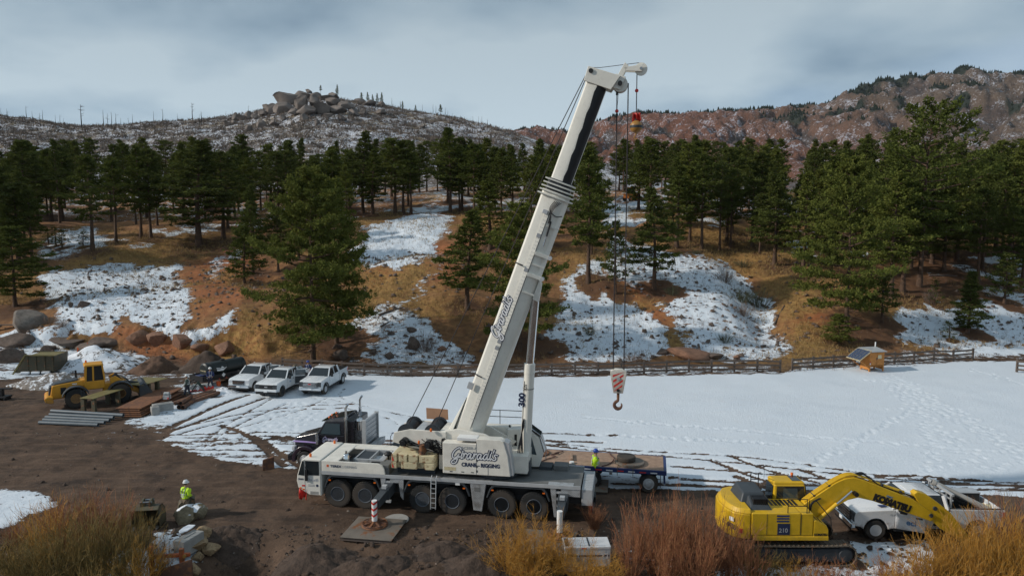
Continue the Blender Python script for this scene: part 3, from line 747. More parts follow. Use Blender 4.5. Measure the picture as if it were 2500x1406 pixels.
def pine(seed, H, cb, R, top=.6, dens=1.0, blade=(.42, .075), sparse=0.0, dead=6, per=9, nb=None):
    """trunk mesh (with limbs) and crown mesh of one pine, base at the origin"""
    rg = np.random.default_rng(seed); paths = []
    zz = np.linspace(-.6, H, 9); lean = rg.normal(size=2) * .012 * H
    tx = np.stack([lean[0] * (zz / H) ** 2 + np.sin(zz * .5 + seed) * .05, lean[1] * (zz / H) ** 2 + np.cos(zz * .4 + seed) * .05, zz], -1)
    r0 = .012 * H + .05
    tr = r0 * (1 - .93 * np.clip(zz / H, 0, 1) ** .9); tr[0] *= 1.35; tr[1] *= 1.05
    tp = [(tx, tr)]
    nb = nb or int(46 * dens); az = rg.random() * 6; Ps, Ds = [], []
    for i in range(nb):
        t = (i + rg.random() * .7) / nb; z = H * (cb + (1 - cb) * t ** .92); az += 2.4 + rg.normal() * .35
        prof = (1 - t) ** top * (.55 + .45 * sstep(0, .22, t)) * (.52 + .78 * rg.random())
        if rg.random() < .10: prof *= .45
        L = max(.35, R * prof); el = -.22 + .85 * t + rg.normal() * .12
        c = np.array([np.interp(z, zz, tx[:, 0]), np.interp(z, zz, tx[:, 1]), z])
        d = np.array([math.cos(az) * math.cos(el), math.sin(az) * math.cos(el), math.sin(el)])
        s = np.linspace(0, 1, 5)[:, None]
        sag = np.array([0, 0, 1.0]) * L * ((.20 * s ** 2.2) - .10 * s)
        bp = c + d * L * s + sag; tp.append((bp, np.linspace(.028 * L ** .6 + .012, .01, 5)))
        side = np.cross(d, [0, 0, 1.]); side /= np.linalg.norm(side) + 1e-9
        m = int((5 + 6.5 * L) * dens * (1 - sparse))
        f = .28 + .75 * rg.random(m) ** .75; base = np.stack([np.interp(f, s[:, 0], bp[:, k]) for k in range(3)], -1)
        wid = (.16 + .42 * L * (1 - np.abs(f - .6))) * .62
        off = side[None] * (rg.normal(size=m) * wid)[:, None] + np.array([0, 0, 1.])[None] * (np.abs(rg.normal(size=m)) * .16 - .03)[:, None] * (.5 + .25 * L)
        Ps.append(base + off); dd = d[None] + off / (np.linalg.norm(off, axis=1, keepdims=True) + .2); Ds.append(dd / np.linalg.norm(dd, axis=1, keepdims=True))
    for i in range(dead):                        # bare lower limbs
        z = H * cb * (.45 + .55 * rg.random()); a = rg.random() * 6.3; L = R * (.25 + .45 * rg.random()); s = np.linspace(0, 1, 4)[:, None]
        d = np.array([math.cos(a), math.sin(a), -.15 + .2 * rg.normal()])
        tp.append((np.array([0, 0, z]) + d * L * s + np.array([0, 0, .2]) * L * s ** 2, np.linspace(.035, .008, 4)))
    Ps.append(np.array([[tx[-1, 0], tx[-1, 1], H - .3 + .1 * k] for k in range(4)])); Ds.append(np.tile([[0, 0, 1.]], (4, 1)))
    tv0, tf0 = tubes(tp[:1], 8); tv1, tf1 = tubes(tp[1:], 4)
    me_t = np_mesh('trunk', np.concatenate([tv0, tv1]), np.concatenate([tf0, tf1 + len(tv0)]))
    V, F = tufts(np.concatenate(Ps), np.concatenate(Ds), per, blade[0], blade[1], rg)
    me_c = np_mesh('crown', V, F, smooth=False)
    return me_t, me_c
KINDS = {}
def kind(key, *a, **k): KINDS[key] = (pine(*a, **k), a[1], a[3])
kind('a', 1, 15, .28, 3.0, dens=1.15); kind('b', 2, 15, .34, 2.7, top=.5, dens=1.1); kind('c', 3, 15, .22, 3.3, top=.7, dens=1.2); kind('d', 4, 15, .42, 2.5, top=.42)
kind('e', 5, 15, .18, 2.4, top=.85, dens=1.1); kind('f', 14, 15, .38, 2.9, top=.45, sparse=.15)
kind('big', 6, 19, .13, 6.6, top=.50, dens=2.3, blade=(.46, .065), per=11, dead=18, nb=66, sparse=.08); kind('big2', 7, 19, .16, 5.6, top=.55, dens=2.1, blade=(.46, .065), per=11, dead=16, nb=62, sparse=.08)
kind('open', 8, 18, .30, 6.0, top=.38, dens=1.25, sparse=.2, blade=(.5, .08), nb=44, dead=12)
kind('small', 9, 8, .14, 2.3, top=.75, dens=1.0, blade=(.36, .06)); kind('small2', 10, 8, .22, 2.0, top=.6, dens=.95, sparse=.2, blade=(.36, .06)); kind('sap', 12, 4, .18, 1.1, top=.8, dens=.5, sparse=.3, blade=(.28, .045), dead=2)
kind('dense', 15, 12, .08, 2.4, top=.9, dens=1.5, blade=(.36, .065))
tree_spots = []
def tree(kd, x, y, h, rad, label, group=None, light=False, rz=None, name='pine_tree'):
    (mt, mc), H0, R0 = KINDS[kd]; z = surf(x, y); s = h / H0; sx = rad / R0 if rad else s
    o = thing(name, label, 'tree', (x, y, z), rz if rz is not None else (x * 7.3 + y * 3.1) % 6.28, group)
    o.scale = (sx, sx, s)
    link('trunk', mt, o, mat=BARK); link('crown', mc, o, mat=FOL2 if light else FOL)
    tree_spots.append((x, y, R0 * sx)); return o
def ptree(kd, u, v, vtop, label, wpx=None, light=False, group=None, rz=None):
    p = hit(u, v); k = p.y / FPX
    return tree(kd, p.x, p.y, (v - vtop) * k, wpx / 2 * k if wpx else None, label, group, light, rz)
# single trees of the slope, base pixel, top pixel
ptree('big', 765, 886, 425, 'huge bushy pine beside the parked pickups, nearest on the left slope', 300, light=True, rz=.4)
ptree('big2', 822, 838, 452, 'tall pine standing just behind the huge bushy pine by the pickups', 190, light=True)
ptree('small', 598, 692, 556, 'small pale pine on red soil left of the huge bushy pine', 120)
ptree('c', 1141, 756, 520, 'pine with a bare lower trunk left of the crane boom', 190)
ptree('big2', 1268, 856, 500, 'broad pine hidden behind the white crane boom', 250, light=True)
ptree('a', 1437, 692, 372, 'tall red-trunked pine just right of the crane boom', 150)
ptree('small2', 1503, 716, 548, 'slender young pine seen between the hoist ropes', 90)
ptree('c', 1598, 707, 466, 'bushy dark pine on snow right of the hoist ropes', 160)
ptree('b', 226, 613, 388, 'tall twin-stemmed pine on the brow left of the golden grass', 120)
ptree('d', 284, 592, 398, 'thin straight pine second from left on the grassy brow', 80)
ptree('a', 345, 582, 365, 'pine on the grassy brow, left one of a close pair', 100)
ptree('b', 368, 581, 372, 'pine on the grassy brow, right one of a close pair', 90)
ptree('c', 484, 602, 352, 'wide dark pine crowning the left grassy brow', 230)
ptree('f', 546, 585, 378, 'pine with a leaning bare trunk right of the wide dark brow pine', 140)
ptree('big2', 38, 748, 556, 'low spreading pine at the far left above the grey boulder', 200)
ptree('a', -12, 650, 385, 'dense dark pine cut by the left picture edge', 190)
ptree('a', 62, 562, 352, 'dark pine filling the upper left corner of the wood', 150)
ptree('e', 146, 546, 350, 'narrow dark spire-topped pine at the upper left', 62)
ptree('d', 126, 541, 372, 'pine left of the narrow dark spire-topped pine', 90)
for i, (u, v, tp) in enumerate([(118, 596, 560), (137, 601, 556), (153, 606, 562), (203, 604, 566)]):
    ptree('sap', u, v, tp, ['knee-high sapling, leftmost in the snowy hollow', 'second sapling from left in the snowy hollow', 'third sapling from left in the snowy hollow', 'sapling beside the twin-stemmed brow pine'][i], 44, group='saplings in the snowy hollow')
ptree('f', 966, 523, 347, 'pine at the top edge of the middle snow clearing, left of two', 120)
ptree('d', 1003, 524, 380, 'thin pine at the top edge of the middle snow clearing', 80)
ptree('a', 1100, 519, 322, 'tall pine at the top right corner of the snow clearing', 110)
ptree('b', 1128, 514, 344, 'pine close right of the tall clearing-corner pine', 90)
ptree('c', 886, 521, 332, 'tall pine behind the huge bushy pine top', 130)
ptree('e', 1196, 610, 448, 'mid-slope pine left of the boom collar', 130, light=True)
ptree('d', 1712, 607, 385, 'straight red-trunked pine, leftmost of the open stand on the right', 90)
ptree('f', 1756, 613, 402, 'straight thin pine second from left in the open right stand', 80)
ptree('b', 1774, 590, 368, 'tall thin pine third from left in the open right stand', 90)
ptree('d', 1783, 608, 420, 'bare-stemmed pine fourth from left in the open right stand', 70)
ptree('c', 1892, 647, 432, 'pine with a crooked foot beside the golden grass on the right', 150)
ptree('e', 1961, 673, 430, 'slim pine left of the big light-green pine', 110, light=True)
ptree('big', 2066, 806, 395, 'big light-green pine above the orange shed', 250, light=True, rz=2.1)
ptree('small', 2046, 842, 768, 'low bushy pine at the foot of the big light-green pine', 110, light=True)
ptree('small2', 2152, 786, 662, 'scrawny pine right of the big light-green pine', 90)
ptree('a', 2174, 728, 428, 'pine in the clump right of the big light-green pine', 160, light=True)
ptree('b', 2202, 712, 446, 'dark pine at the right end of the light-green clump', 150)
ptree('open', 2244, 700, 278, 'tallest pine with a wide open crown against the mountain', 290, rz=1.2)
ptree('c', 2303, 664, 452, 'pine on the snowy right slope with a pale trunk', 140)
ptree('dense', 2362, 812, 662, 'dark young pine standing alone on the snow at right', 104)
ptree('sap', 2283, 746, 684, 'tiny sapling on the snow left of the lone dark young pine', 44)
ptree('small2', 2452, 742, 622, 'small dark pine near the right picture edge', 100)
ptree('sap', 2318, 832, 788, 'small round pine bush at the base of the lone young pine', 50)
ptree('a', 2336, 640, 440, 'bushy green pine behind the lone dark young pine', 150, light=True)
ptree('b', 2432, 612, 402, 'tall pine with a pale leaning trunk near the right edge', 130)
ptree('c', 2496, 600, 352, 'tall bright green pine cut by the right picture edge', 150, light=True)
# the wood behind: a stand that closes the view
rg = np.random.default_rng(5); spots = []
def free(x, y, d): return all((x - a) ** 2 + (y - b) ** 2 > d * d for a, b in spots)
n_try = 0
for a, b, y0, y1, m in ((2000, 2560, 96, 122, 26), (1640, 2000, 108, 124, 9), (-80, 130, 100, 122, 9), (1320, 1480, 100, 124, 6), (600, 840, 100, 126, 7)):
    for k in range(400):
        y = y0 + (y1 - y0) * rg.random(); x = (a + (b - a) * rg.random() - 1250) / FPX * y
        if m and free(x, y, 3.4) and all((x - p) ** 2 + (y - q) ** 2 > 7 for p, q, r in tree_spots): spots.append((x, y)); m -= 1
while len(spots) < 320 and n_try < 16000:
    n_try += 1
    y = 118 + 92 * rg.random() ** 1.25; x = (rg.random() * 2 - 1) * (y * .80 + 6); u = 1250 + x / y * FPX
    if y < 124 and u < 1640: continue
    if 850 < u < 1130 and y < 142: continue
    if 470 < u < 850 and y < 131: continue
    if 1480 < u < 1640 and y < 165 and rg.random() < .8: continue
    if u < 500 and y < 140 and rg.random() < .5: continue
    if not free(x, y, 3.0 if u > 1600 else 3.2): continue
    spots.append((x, y))
ORD = 'first second third fourth fifth sixth seventh eighth ninth tenth eleventh twelfth thirteenth fourteenth fifteenth sixteenth seventeenth eighteenth nineteenth twentieth twenty-first twenty-second twenty-third twenty-fourth twenty-fifth twenty-sixth twenty-seventh twenty-eighth twenty-ninth thirtieth'.split()
LOOK = dict(a='full', b='slim', c='broad', d='high-crowned', e='narrow', f='thin'); zn = {}
ZU = [0, 130, 280, 420, 560, 720, 880, 1040, 1200, 1340, 1480, 1620, 1760, 1900, 2040, 2180, 2320, 2460]
ZONE = ['past the left picture edge', 'in the upper left corner', 'behind the twin-stemmed brow pine', 'behind the close brow pair', 'behind the wide dark brow pine', 'left of the huge pine top', 'behind the huge pine top', 'above the snow clearing', 'right of the snow clearing', 'behind the boom collar', 'just right of the boom', 'behind the hoist ropes', 'behind the bushy dark pine', 'behind the open right stand', 'behind the golden grass', 'behind the big light-green pine', 'under the tallest open pine', 'behind the lone young pine', 'at the right picture edge']
spots.sort(key=lambda p: p[0] / p[1])
for i, (x, y) in enumerate(spots):
    u = 1250 + x / y * FPX; kd = 'abcdef'[rg.integers(0, 6)]; h = 9.8 + 4.2 * rg.random() - (1.5 if y < 118 else 0)
    if u > 1650: h += .6
    li = rg.random() < .3; zi = int(np.searchsorted(ZU, u)); zn[zi] = zn.get(zi, 0) + 1
    lab = f"{'light green' if li else 'dark'} {LOOK[kd]} pine, {ORD[min(zn[zi], 30) - 1]} from left in the wood {ZONE[zi]}"
    tree(kd, x, y, h, h / 15 * (3.3 + 1.3 * rg.random()), lab, 'pines of the wood', light=li)
# low shrubs and dry bushes of the slope are in the plants section
for x, y, r in tree_spots:                       # needle litter, no snow right under the crowns
    r = max(1.0, r * .85); m = (np.abs(X - x - r * .3) < r * 2.2) & (np.abs(Y - y) < r * 2.2); i = np.nonzero(m)[0]
    q = np.hypot(X[i] - x - r * .25, Y[i] - y + r * .1) / r + (fbm(X[i] / 1.3, Y[i] / 1.3, 3, 140) - .5) * .9; k = 1 - sstep(.55, 1.15, q)
    w = slope[i]; snow[i] = snow[i] * (1 - .85 * k * w); litter[i] = np.maximum(litter[i], k * w * .9)

# ------------------------------------------------------------------ burnt snags and small trees on the hill
def snag_mesh(seed, H, lim):
    rg = np.random.default_rng(seed); z = np.linspace(-1, H, 5); p = np.stack([.12 * np.sin(z + seed), .1 * np.cos(z), z], -1)
    ps = [(p, np.linspace(.26, .06, 5))]
    for k in range(lim):
        a = rg.random() * 6.3; h = H * (.45 + .5 * rg.random()); L = .5 + 1.4 * rg.random(); s = np.linspace(0, 1, 3)[:, None]
        ps.append((np.array([0, 0, h]) + np.array([math.cos(a), math.sin(a), .25]) * L * s, np.array([.07, .05, .03])))
    V, F = tubes(ps, 5); return np_mesh('snag', V, F)
SN = [snag_mesh(k, 9, [2, 0, 14, 6][k]) for k in range(4)]
rg = np.random.default_rng(77)
def on_hill(u, y): x = (u - 1250) / FPX * y; return x, y, float(hill_z(np.array([x]), np.array([y]))[0])
snags = [(217, 455, 2, 15), (484, 515, 2, 12), (413, 517, 0, 9), (391, 517, 1, 8), (290, 517, 0, 10), (270, 517, 1, 11), (280, 517, 3, 9), (155, 516, 1, 6), (86, 517, 0, 9), (100, 517, 1, 6), (448, 517, 1, 6), (300, 480, 0, 9), (505, 450, 1, 8), (118, 430, 3, 8), (125, 470, 1, 8), (420, 430, 0, 8)]
for k in range(64): snags.append((rg.random() * 1230, 330 + 190 * rg.random(), int(rg.integers(0, 2)), 2.5 + 4.5 * rg.random()))
for k in range(14): snags.append((960 + 260 * rg.random(), 500 + 18 * rg.random(), int(rg.integers(0, 2)), 4 + 4 * rg.random()))
named = snags[:2]; SZ = [(0, 'at the left end of'), (110, 'on the left shoulder of'), (230, 'on the saddle of'), (350, 'left of the tall skyline snag on'), (470, 'right of the tall skyline snag on'), (600, 'below the left rocks of'), (720, 'below the outcrop of'), (840, 'right of the outcrop on'), (960, 'on the right flank of'), (1050, 'low on the right flank of'), (1140, 'at the right end of')]; sn = {}
for i, (u, y, k, h) in enumerate(sorted(snags)):
    x, y, z = on_hill(u, y); o = link('burnt_snag', SN[k], None, (x, y, z), (0, 0, i * 1.7), (h / 9, h / 9, h / 9), BURNT)
    zi = max(j for j in range(len(SZ)) if SZ[j][0] <= u); sn[zi] = sn.get(zi, 0) + 1
    tag(o, 'tallest branched black snag on the left hillside' if u == 217 else 'branched burnt snag on the skyline left of the rock outcrop' if u == 484 else f'{ORD[sn[zi] - 1]} thin black snag from left {SZ[zi][1]} the hill', 'tree trunk', 'burnt snags on the hill')
far = [('e', 832, 505, 8.5, 'small spiky pine right of the hilltop rocks'), ('d', 793, 508, 6, 'dark pine on top of the rock outcrop'), ('d', 890, 512, 7, 'open-crowned pine on the skyline right of the outcrop'), ('e', 905, 512, 8, 'narrow skyline pine, second right of the outcrop'), ('e', 917, 512, 7, 'skyline pine, third right of the outcrop'), ('e', 928, 512, 8, 'skyline pine, fourth right of the outcrop'), ('e', 938, 512, 9, 'skyline pine, last of the group right of the outcrop'), ('e', 988, 514, 6, 'tiny conifer on the descending skyline'), ('e', 1019, 514, 5.5, 'tiny conifer lower on the descending skyline'), ('d', 1079, 515, 8.5, 'lone bare-stemmed pine on the right skyline of the hill')]
for kd, u, y, h, lab in far:
    x, y, z = on_hill(u, y); (mt, mc), H0, R0 = KINDS[kd]; s = h / H0
    if u == 793: z += 4
    if u == 832: z += 2
    o = thing('far_pine', lab, 'tree', (x, y, z - .2), u, 'small pines on the hill skyline'); o.scale = (s * 1.1, s * 1.1, s)
    link('trunk', mt, o, mat=BARK); link('crown', mc, o, mat=FOL)
# far-off wood on the mountain: reads as one mass
rg = np.random.default_rng(8); n = 26000
x = -100 + 2300 * rg.random(n); y = 1500 + 1150 * rg.random(n); z, k, crag = mount(x, y); w = mount_wood(x, y, k)
keep = (w + .0 > .3 + .5 * rg.random(n)); edge = rg.random(900); xe = -120 + 2200 * edge; ye = MD - 10 - 25 * rg.random(900); ze, _, _ = mount(xe, ye)
pe = fbm(xe / 45, ye * 0, 3, 360) > .40
x = np.concatenate([x[keep][:5200], xe[pe]]); y = np.concatenate([y[keep][:5200], ye[pe]]); z = np.concatenate([z[keep][:5200], ze[pe]])
h = 9 + 7 * rg.random(len(x)); r = h * (.22 + .1 * rg.random(len(x))); q = 2 * np.pi * np.arange(5) / 5
rings = np.stack([x[:, None] + r[:, None] * np.cos(q), y[:, None] + r[:, None] * np.sin(q), np.repeat((z + h * .12)[:, None], 5, 1)], -1)
tips = np.stack([x, y, z + h], -1)[:, None]; V = np.concatenate([rings, tips], 1).reshape(-1, 3); b = np.arange(len(x))[:, None] * 6
F = np.concatenate([np.stack([b[:, 0] + i, b[:, 0] + (i + 1) % 5, b[:, 0] + 5], -1) for i in range(5)])
o = bpy.data.objects.new('mountain_wood', np_mesh('mountain_wood', V, F, False)); COL.objects.link(o)
o.data.materials.append(foliage_mat('far_needles', (.016, .024, .015), (.03, .038, .02), (.02, .028, .016)))
tag(o, 'dark distant conifers scattered over the red mountain ridge', 'wood', kind='stuff')

# ------------------------------------------------------------------ boulders
def rock_mesh(seed, sub=3, ang=.55, flat=1.0, cuts=9, rough=.10, box=1.0):
    rg = np.random.default_rng(seed); bm = bmesh.new(); bmesh.ops.create_icosphere(bm, subdivisions=sub, radius=1.0)
    P = np.array([v.co[:] for v in bm.verts]); P = np.sign(P) * np.abs(P) ** box; nrm = rg.normal(size=(cuts, 3)); nrm /= np.linalg.norm(nrm, axis=1, keepdims=True); d = 1 - ang * (.35 + .65 * rg.random(cuts))
    for k in range(cuts):                        # plane cuts give broad facets
        e = P @ nrm[k] - d[k]; P = P - np.where(e > 0, e, 0)[:, None] * nrm[k] * .92
    nz = (fbm(P[:, 0] * 1.7 + seed, P[:, 1] * 1.7 + P[:, 2] * 1.3, 4, seed) - .5)
    P = P * (1 + rough * 2 * nz)[:, None]; P[:, 2] *= flat
    for v, p in zip(bm.verts, P): v.co = p
    me = bpy.data.meshes.new('boulder'); bm.to_mesh(me); bm.free()
    me.polygons.foreach_set('use_smooth', [True] * len(me.polygons)); me.set_sharp_from_angle(angle=R_(32)); return me
CRAGS = [rock_mesh(60 + k, 4, .5, 1.0, 16, .16, .62) for k in range(6)]
ROCKS = [rock_mesh(k, 3, .62 if k % 2 else .4, 1.0, 8 + k) for k in range(8)]
def boulder(x, y, z, sx, sy, sz, m, label, k=0, rz=0.0, group=None, sink=.35, name='boulder', crag=False):
    o = link(name, CRAGS[k % 6] if crag else ROCKS[k % 8], None, (x, y, z + sz * (1 - 2 * sink)), (0.15 * math.sin(k), .12 * math.cos(k * 2), rz), (sx, sy, sz), MAT[m]); return tag(o, label, 'boulder', group)
# granite outcrop crowning the hill (pixel centre, half width, half height, distance)
OUT = [(702, 243, 32, 20, 500, 'dark overhanging prow block at the left of the hilltop outcrop', 2), (696, 262, 30, 13, 497, 'pale block under the overhanging prow', 3), (738, 233, 24, 12, 508, 'flat top block right of the prow', 0), (734, 252, 26, 18, 502, 'cracked grey block in the middle of the outcrop', 5), (753, 223, 8, 6, 506, 'small round boulder balanced on top of the outcrop', 4), (766, 246, 20, 16, 500, 'leaning slab right of the cracked middle block', 1), (772, 234, 20, 9, 508, 'upper slab behind the leaning slab', 3), (800, 238, 22, 9, 506, 'long slab along the outcrop top', 2), (813, 234, 13, 9, 502, 'rounded knob at the right end of the outcrop top', 4), (812, 250, 28, 9, 500, 'shadowed ledge under the rounded knob', 5),
       (752, 268, 26, 13, 494, 'pale lower wall block, left one', 0), (788, 266, 26, 14, 494, 'pale ribbed wall block, middle one', 2), (820, 268, 24, 12, 494, 'pale lower wall block, right one', 4), (845, 256, 24, 9, 498, 'sloping ledge at the right foot of the outcrop', 3), (718, 274, 20, 10, 490, 'grey boulder below the left prow', 1), (662, 268, 20, 14, 498, 'pair-topped boulder stepping down left of the prow', 5), (652, 262, 13, 9, 494, 'dark boulder on the left shoulder of the outcrop', 4), (640, 276, 16, 9, 494, 'low boulder at the foot of the left shoulder', 1), (607, 282, 11, 12, 500, 'upright reddish boulder on the left shoulder', 3), (624, 285, 10, 9, 500, 'grey boulder right of the upright reddish one', 0), (574, 287, 11, 13, 500, 'tall split boulder at the left end of the rocks', 1), (591, 288, 12, 9, 502, 'dark boulder beside the tall split boulder', 2), (570, 299, 9, 7, 494, 'reddish stone below the tall split boulder', 4), (548, 295, 7, 4, 500, 'lone low stone left of the outcrop', 0),
       (606, 314, 11, 7, 470, 'tan boulder alone on the dark slope below the outcrop', 5), (640, 302, 14, 9, 478, 'orange-tinted boulder below the outcrop, left one', 3), (668, 301, 13, 8, 476, 'grey boulder in the rubble under the outcrop', 4), (742, 288, 17, 11, 482, 'rounded pale boulder under the lower wall', 1), (773, 298, 8, 9, 474, 'upright tan boulder on the dark slope', 1), (835, 289, 12, 6, 480, 'flat tan boulder right of the upright one', 2), (862, 276, 15, 11, 488, 'blocky grey boulder on the right flank', 4), (888, 272, 12, 8, 488, 'grey boulder beside the blocky one', 0), (905, 251, 18, 7, 504, 'reddish slab on the right skyline, left one', 0), (930, 255, 12, 6, 504, 'reddish slab on the right skyline, right one', 5), (880, 246, 18, 5, 508, 'long thin slab on the right skyline', 3), (932, 272, 14, 6, 490, 'tan boulder low on the right flank', 3), (800, 283, 14, 8, 486, 'grey boulder wedged under the lower wall', 2), (690, 288, 12, 8, 482, 'pale stone among the rubble below the prow', 1), (1100, 297, 8, 4, 505, 'small reddish rock on the lower right skyline', 3), (560, 304, 14, 4, 480, 'low reddish ledge left of the outcrop', 2), (716, 300, 8, 6, 470, 'small tan stone below the lower wall', 3), (1030, 309, 7, 4, 470, 'small tan rock on the right hillside', 4)]
for i, (u, v, w, h, y, lab, k) in enumerate(OUT):
    d = ray(u, v + h * .75); yy = np.arange(380, 508, 1.0); hh = np.nonzero(hill_z(d[0] / d[1] * yy, yy) > CAM_H + d[2] / d[1] * yy)[0]
    if len(hh): y = float(yy[hh[0]]) - .3 * w * y / FPX
    p = at_y(u, v, y); q = y / FPX
    o = link('boulder', CRAGS[k], None, p, (.18 * math.sin(i * 2.1), .22 * math.cos(i * 1.3) if i > 4 else -.05, [0, .4, -.5, .9][i % 4]), (w * q * 1.08, w * q * .8, h * q * 1.12), MAT['granite_far']); tag(o, lab, 'boulder', 'boulders of the hilltop outcrop')
# ------------------------------------------------------------------ wheels
def wheel_meshes(key, R, W, rim_r, lugs=0, dish=.06, bolts=10):
    tb = MB()
    tb.lathe([(rim_r, -W*.46), (R*.80, -W*.5), (R*.93, -W*.48), (R*.985, -W*.38), (R, -W*.2), (R, W*.2), (R*.985, W*.38), (R*.93, W*.48), (R*.80, W*.5), (rim_r, W*.46)], 'y', n=30)
    for k in range(lugs):                        # tread blocks on both shoulders
        a = 2 * math.pi * k / lugs; c, s = math.cos(a), math.sin(a); da = math.pi / lugs * .55
        for sgn in (-1, 1):
            y0, y1 = sgn * W * .10, sgn * W * .50; a2 = a + sgn * .06
            q = []
            for rr in (R * .985, R * 1.025):
                for aa, yy in ((a2 - da, y0), (a2 + da, y0), (a2 + da, y1), (a2 - da, y1)):
                    rq = rr if abs(yy) < W * .3 else rr * .975; q.append((rq * math.cos(aa), yy, rq * math.sin(aa)))
            tb.hexa(q[:4], q[4:])
    rb = MB()
    if dish > .085: rb.lathe([(rim_r * 1.04, W*.46), (rim_r, W*.51), (rim_r * .92, W*.48), (rim_r * .84, W*.16), (rim_r * .50, W*.10), (rim_r * .46, W*.30), (rim_r * .22, W*.36), (rim_r * .02, W*.36)], 'y', n=24)
    else: rb.lathe([(rim_r * 1.02, W*.47), (rim_r * .97, W*.50), (rim_r * .9, W*.47), (rim_r * .84, W*.3), (rim_r * .55, W*.5 - dish), (rim_r * .42, W*.5 - dish), (rim_r * .40, W*.5 - dish + .05), (rim_r * .05, W*.5 - dish + .06)], 'y', n=24)
    for k in range(bolts):
        a = 2 * math.pi * k / bolts; c = (rim_r * .68 * math.cos(a), W*.42 - dish*.4 if dish <= .085 else W*.11, rim_r * .68 * math.sin(a)); rb.cyl(c, (c[0], c[1] + .035, c[2]), rim_r * .05, n=6)
    rb.lathe([(rim_r * 1.01, -W*.46), (rim_r * .2, -W*.40)], 'y', n=20)
    return tb.mesh('tyre', 40), rb.mesh('rim', 40)
WHEELS = {}
def wheel(parent, x, y, z, key, R=.7, W=.42, rim=.36, lugs=0, rim_m='rim_grey', dish=.06, tyre_m='tyre'):
    if key not in WHEELS: WHEELS[key] = wheel_meshes(key, R, W, rim, lugs, dish)
    tm, rm = WHEELS[key]; flip = 0 if y > 0 else math.pi
    w = link('wheel', tm, parent, (x, y, z), (0, x * 1.3, flip), mat=MAT[tyre_m]); link('rim', rm, w, mat=MAT[rim_m]); return w

# ------------------------------------------------------------------ the mobile crane
CR_O = Vector((1.31, 35.81, 0)); CR_A = math.atan2(1.67, -10.14)
crane = thing('mobile_crane', 'white six-axle telescopic mobile crane set on outriggers with its boom raised', 'crane', CR_O, CR_A)
c = crane
def crane_world(x, y, z=0.0):
    ca, sa = math.cos(CR_A), math.sin(CR_A); return Vector((CR_O.x + ca * x - sa * y, CR_O.y + sa * x + ca * y, z))
AX = [10.28, 8.78, 5.72, 4.16, 1.62, -.01]
MB().box(-2.3, 11.0, -.75, .75, .72, 1.62).build('chassis', MAT['dark_grey'], c, .04)
for x in AX:
    box('axle', MAT['black'], c, x - .12, x + .12, -1.0, 1.0, .55, .82)
    for y in (1.22, -1.22): wheel(c, x, y, .70, 'crane', .71, .46, .37, 34, 'rim_grey', .09)
MB().box(-2.32, 7.6, -1.47, 1.47, 1.76, 1.845).build('deck', MAT['deck_grey'], c, .01)
for s in (1, -1): MB().box(-2.32, 11.1, s*1.47 - .02, s*1.47 + .03, 1.72, 1.90).build('edge_rail', MAT['alu'], c, .008)
for k, (xa, xb) in enumerate(((-1.95, -.7), (2.1, 4.7))): box('deck_plate', MAT['tread_plate'], c, xa, xb, .95, 1.44, 1.846, 1.858)
# engine cowl behind the driver's cab
prof = [(11.1, 1.90), (11.1, 2.45), (8.05, 2.45), (7.85, 2.38), (7.72, 2.2), (7.66, 1.90)]
for s in (1, -1): MB().prism(prof, 'y', s*1.38, s*1.49).build('cowl_side', MAT['crane_white'], c, .02)
box('cowl_top', MAT['crane_white'], c, 10.25, 11.1, -1.38, 1.38, 2.36, 2.44, .02)
box('cowl_top', MAT['crane_white'], c, 7.75, 10.25, -1.38, -.85, 2.34, 2.42, .02)
box('engine_floor', MAT['dark_grey'], c, 7.7, 10.25, -.85, 1.38, 1.86, 2.0)
en = MB()
for x in (7.95, 8.75, 9.55): en.box(x, x + .07, -.75, .8, 2.0, 2.4)
en.box(7.95, 9.62, .74, .8, 2.0, 2.42); en.box(7.95, 9.62, -.78, -.72, 2.0, 2.42); en.box(8.1, 9.4, -.4, .4, 2.0, 2.22)
en.build('engine_frame', MAT['alu'], c, .01)
box('radiator', MAT['dark_grey'], c, 8.85, 9.5, -.65, .65, 2.1, 2.36, .02)
en = MB()
for k in range(7): en.bar((7.85 + k*.02, .95 - .06*k, 2.3), (8.6, .95 - .06*k, 2.3), .03, .05)
en.build('hose_bundle', MAT['black'], c)
MB().lathe([(.12, 0), (.155, .03), (.155, .55), (.12, .6), (.07, .62), (.06, .75)], 'z', (10.0, .85, 2.05), 20).build('exhaust_silencer', MAT['chrome'], c)
MB().lathe([(.06, 0), (.06, .35), (.2, .38), (.22, .45), (.12, .56), (.02, .58)], 'z', (7.95, .15, 2.1), 18).build('air_intake', MAT['black'], c)
box('storage_box', MAT['deck_grey'], c, 7.5, 8.1, .55, 1.36, 1.86, 2.36, .03)
box('hatch', MAT['white'], c, 7.62, 8.3, -.82, .0, 2.36, 2.40, .01)
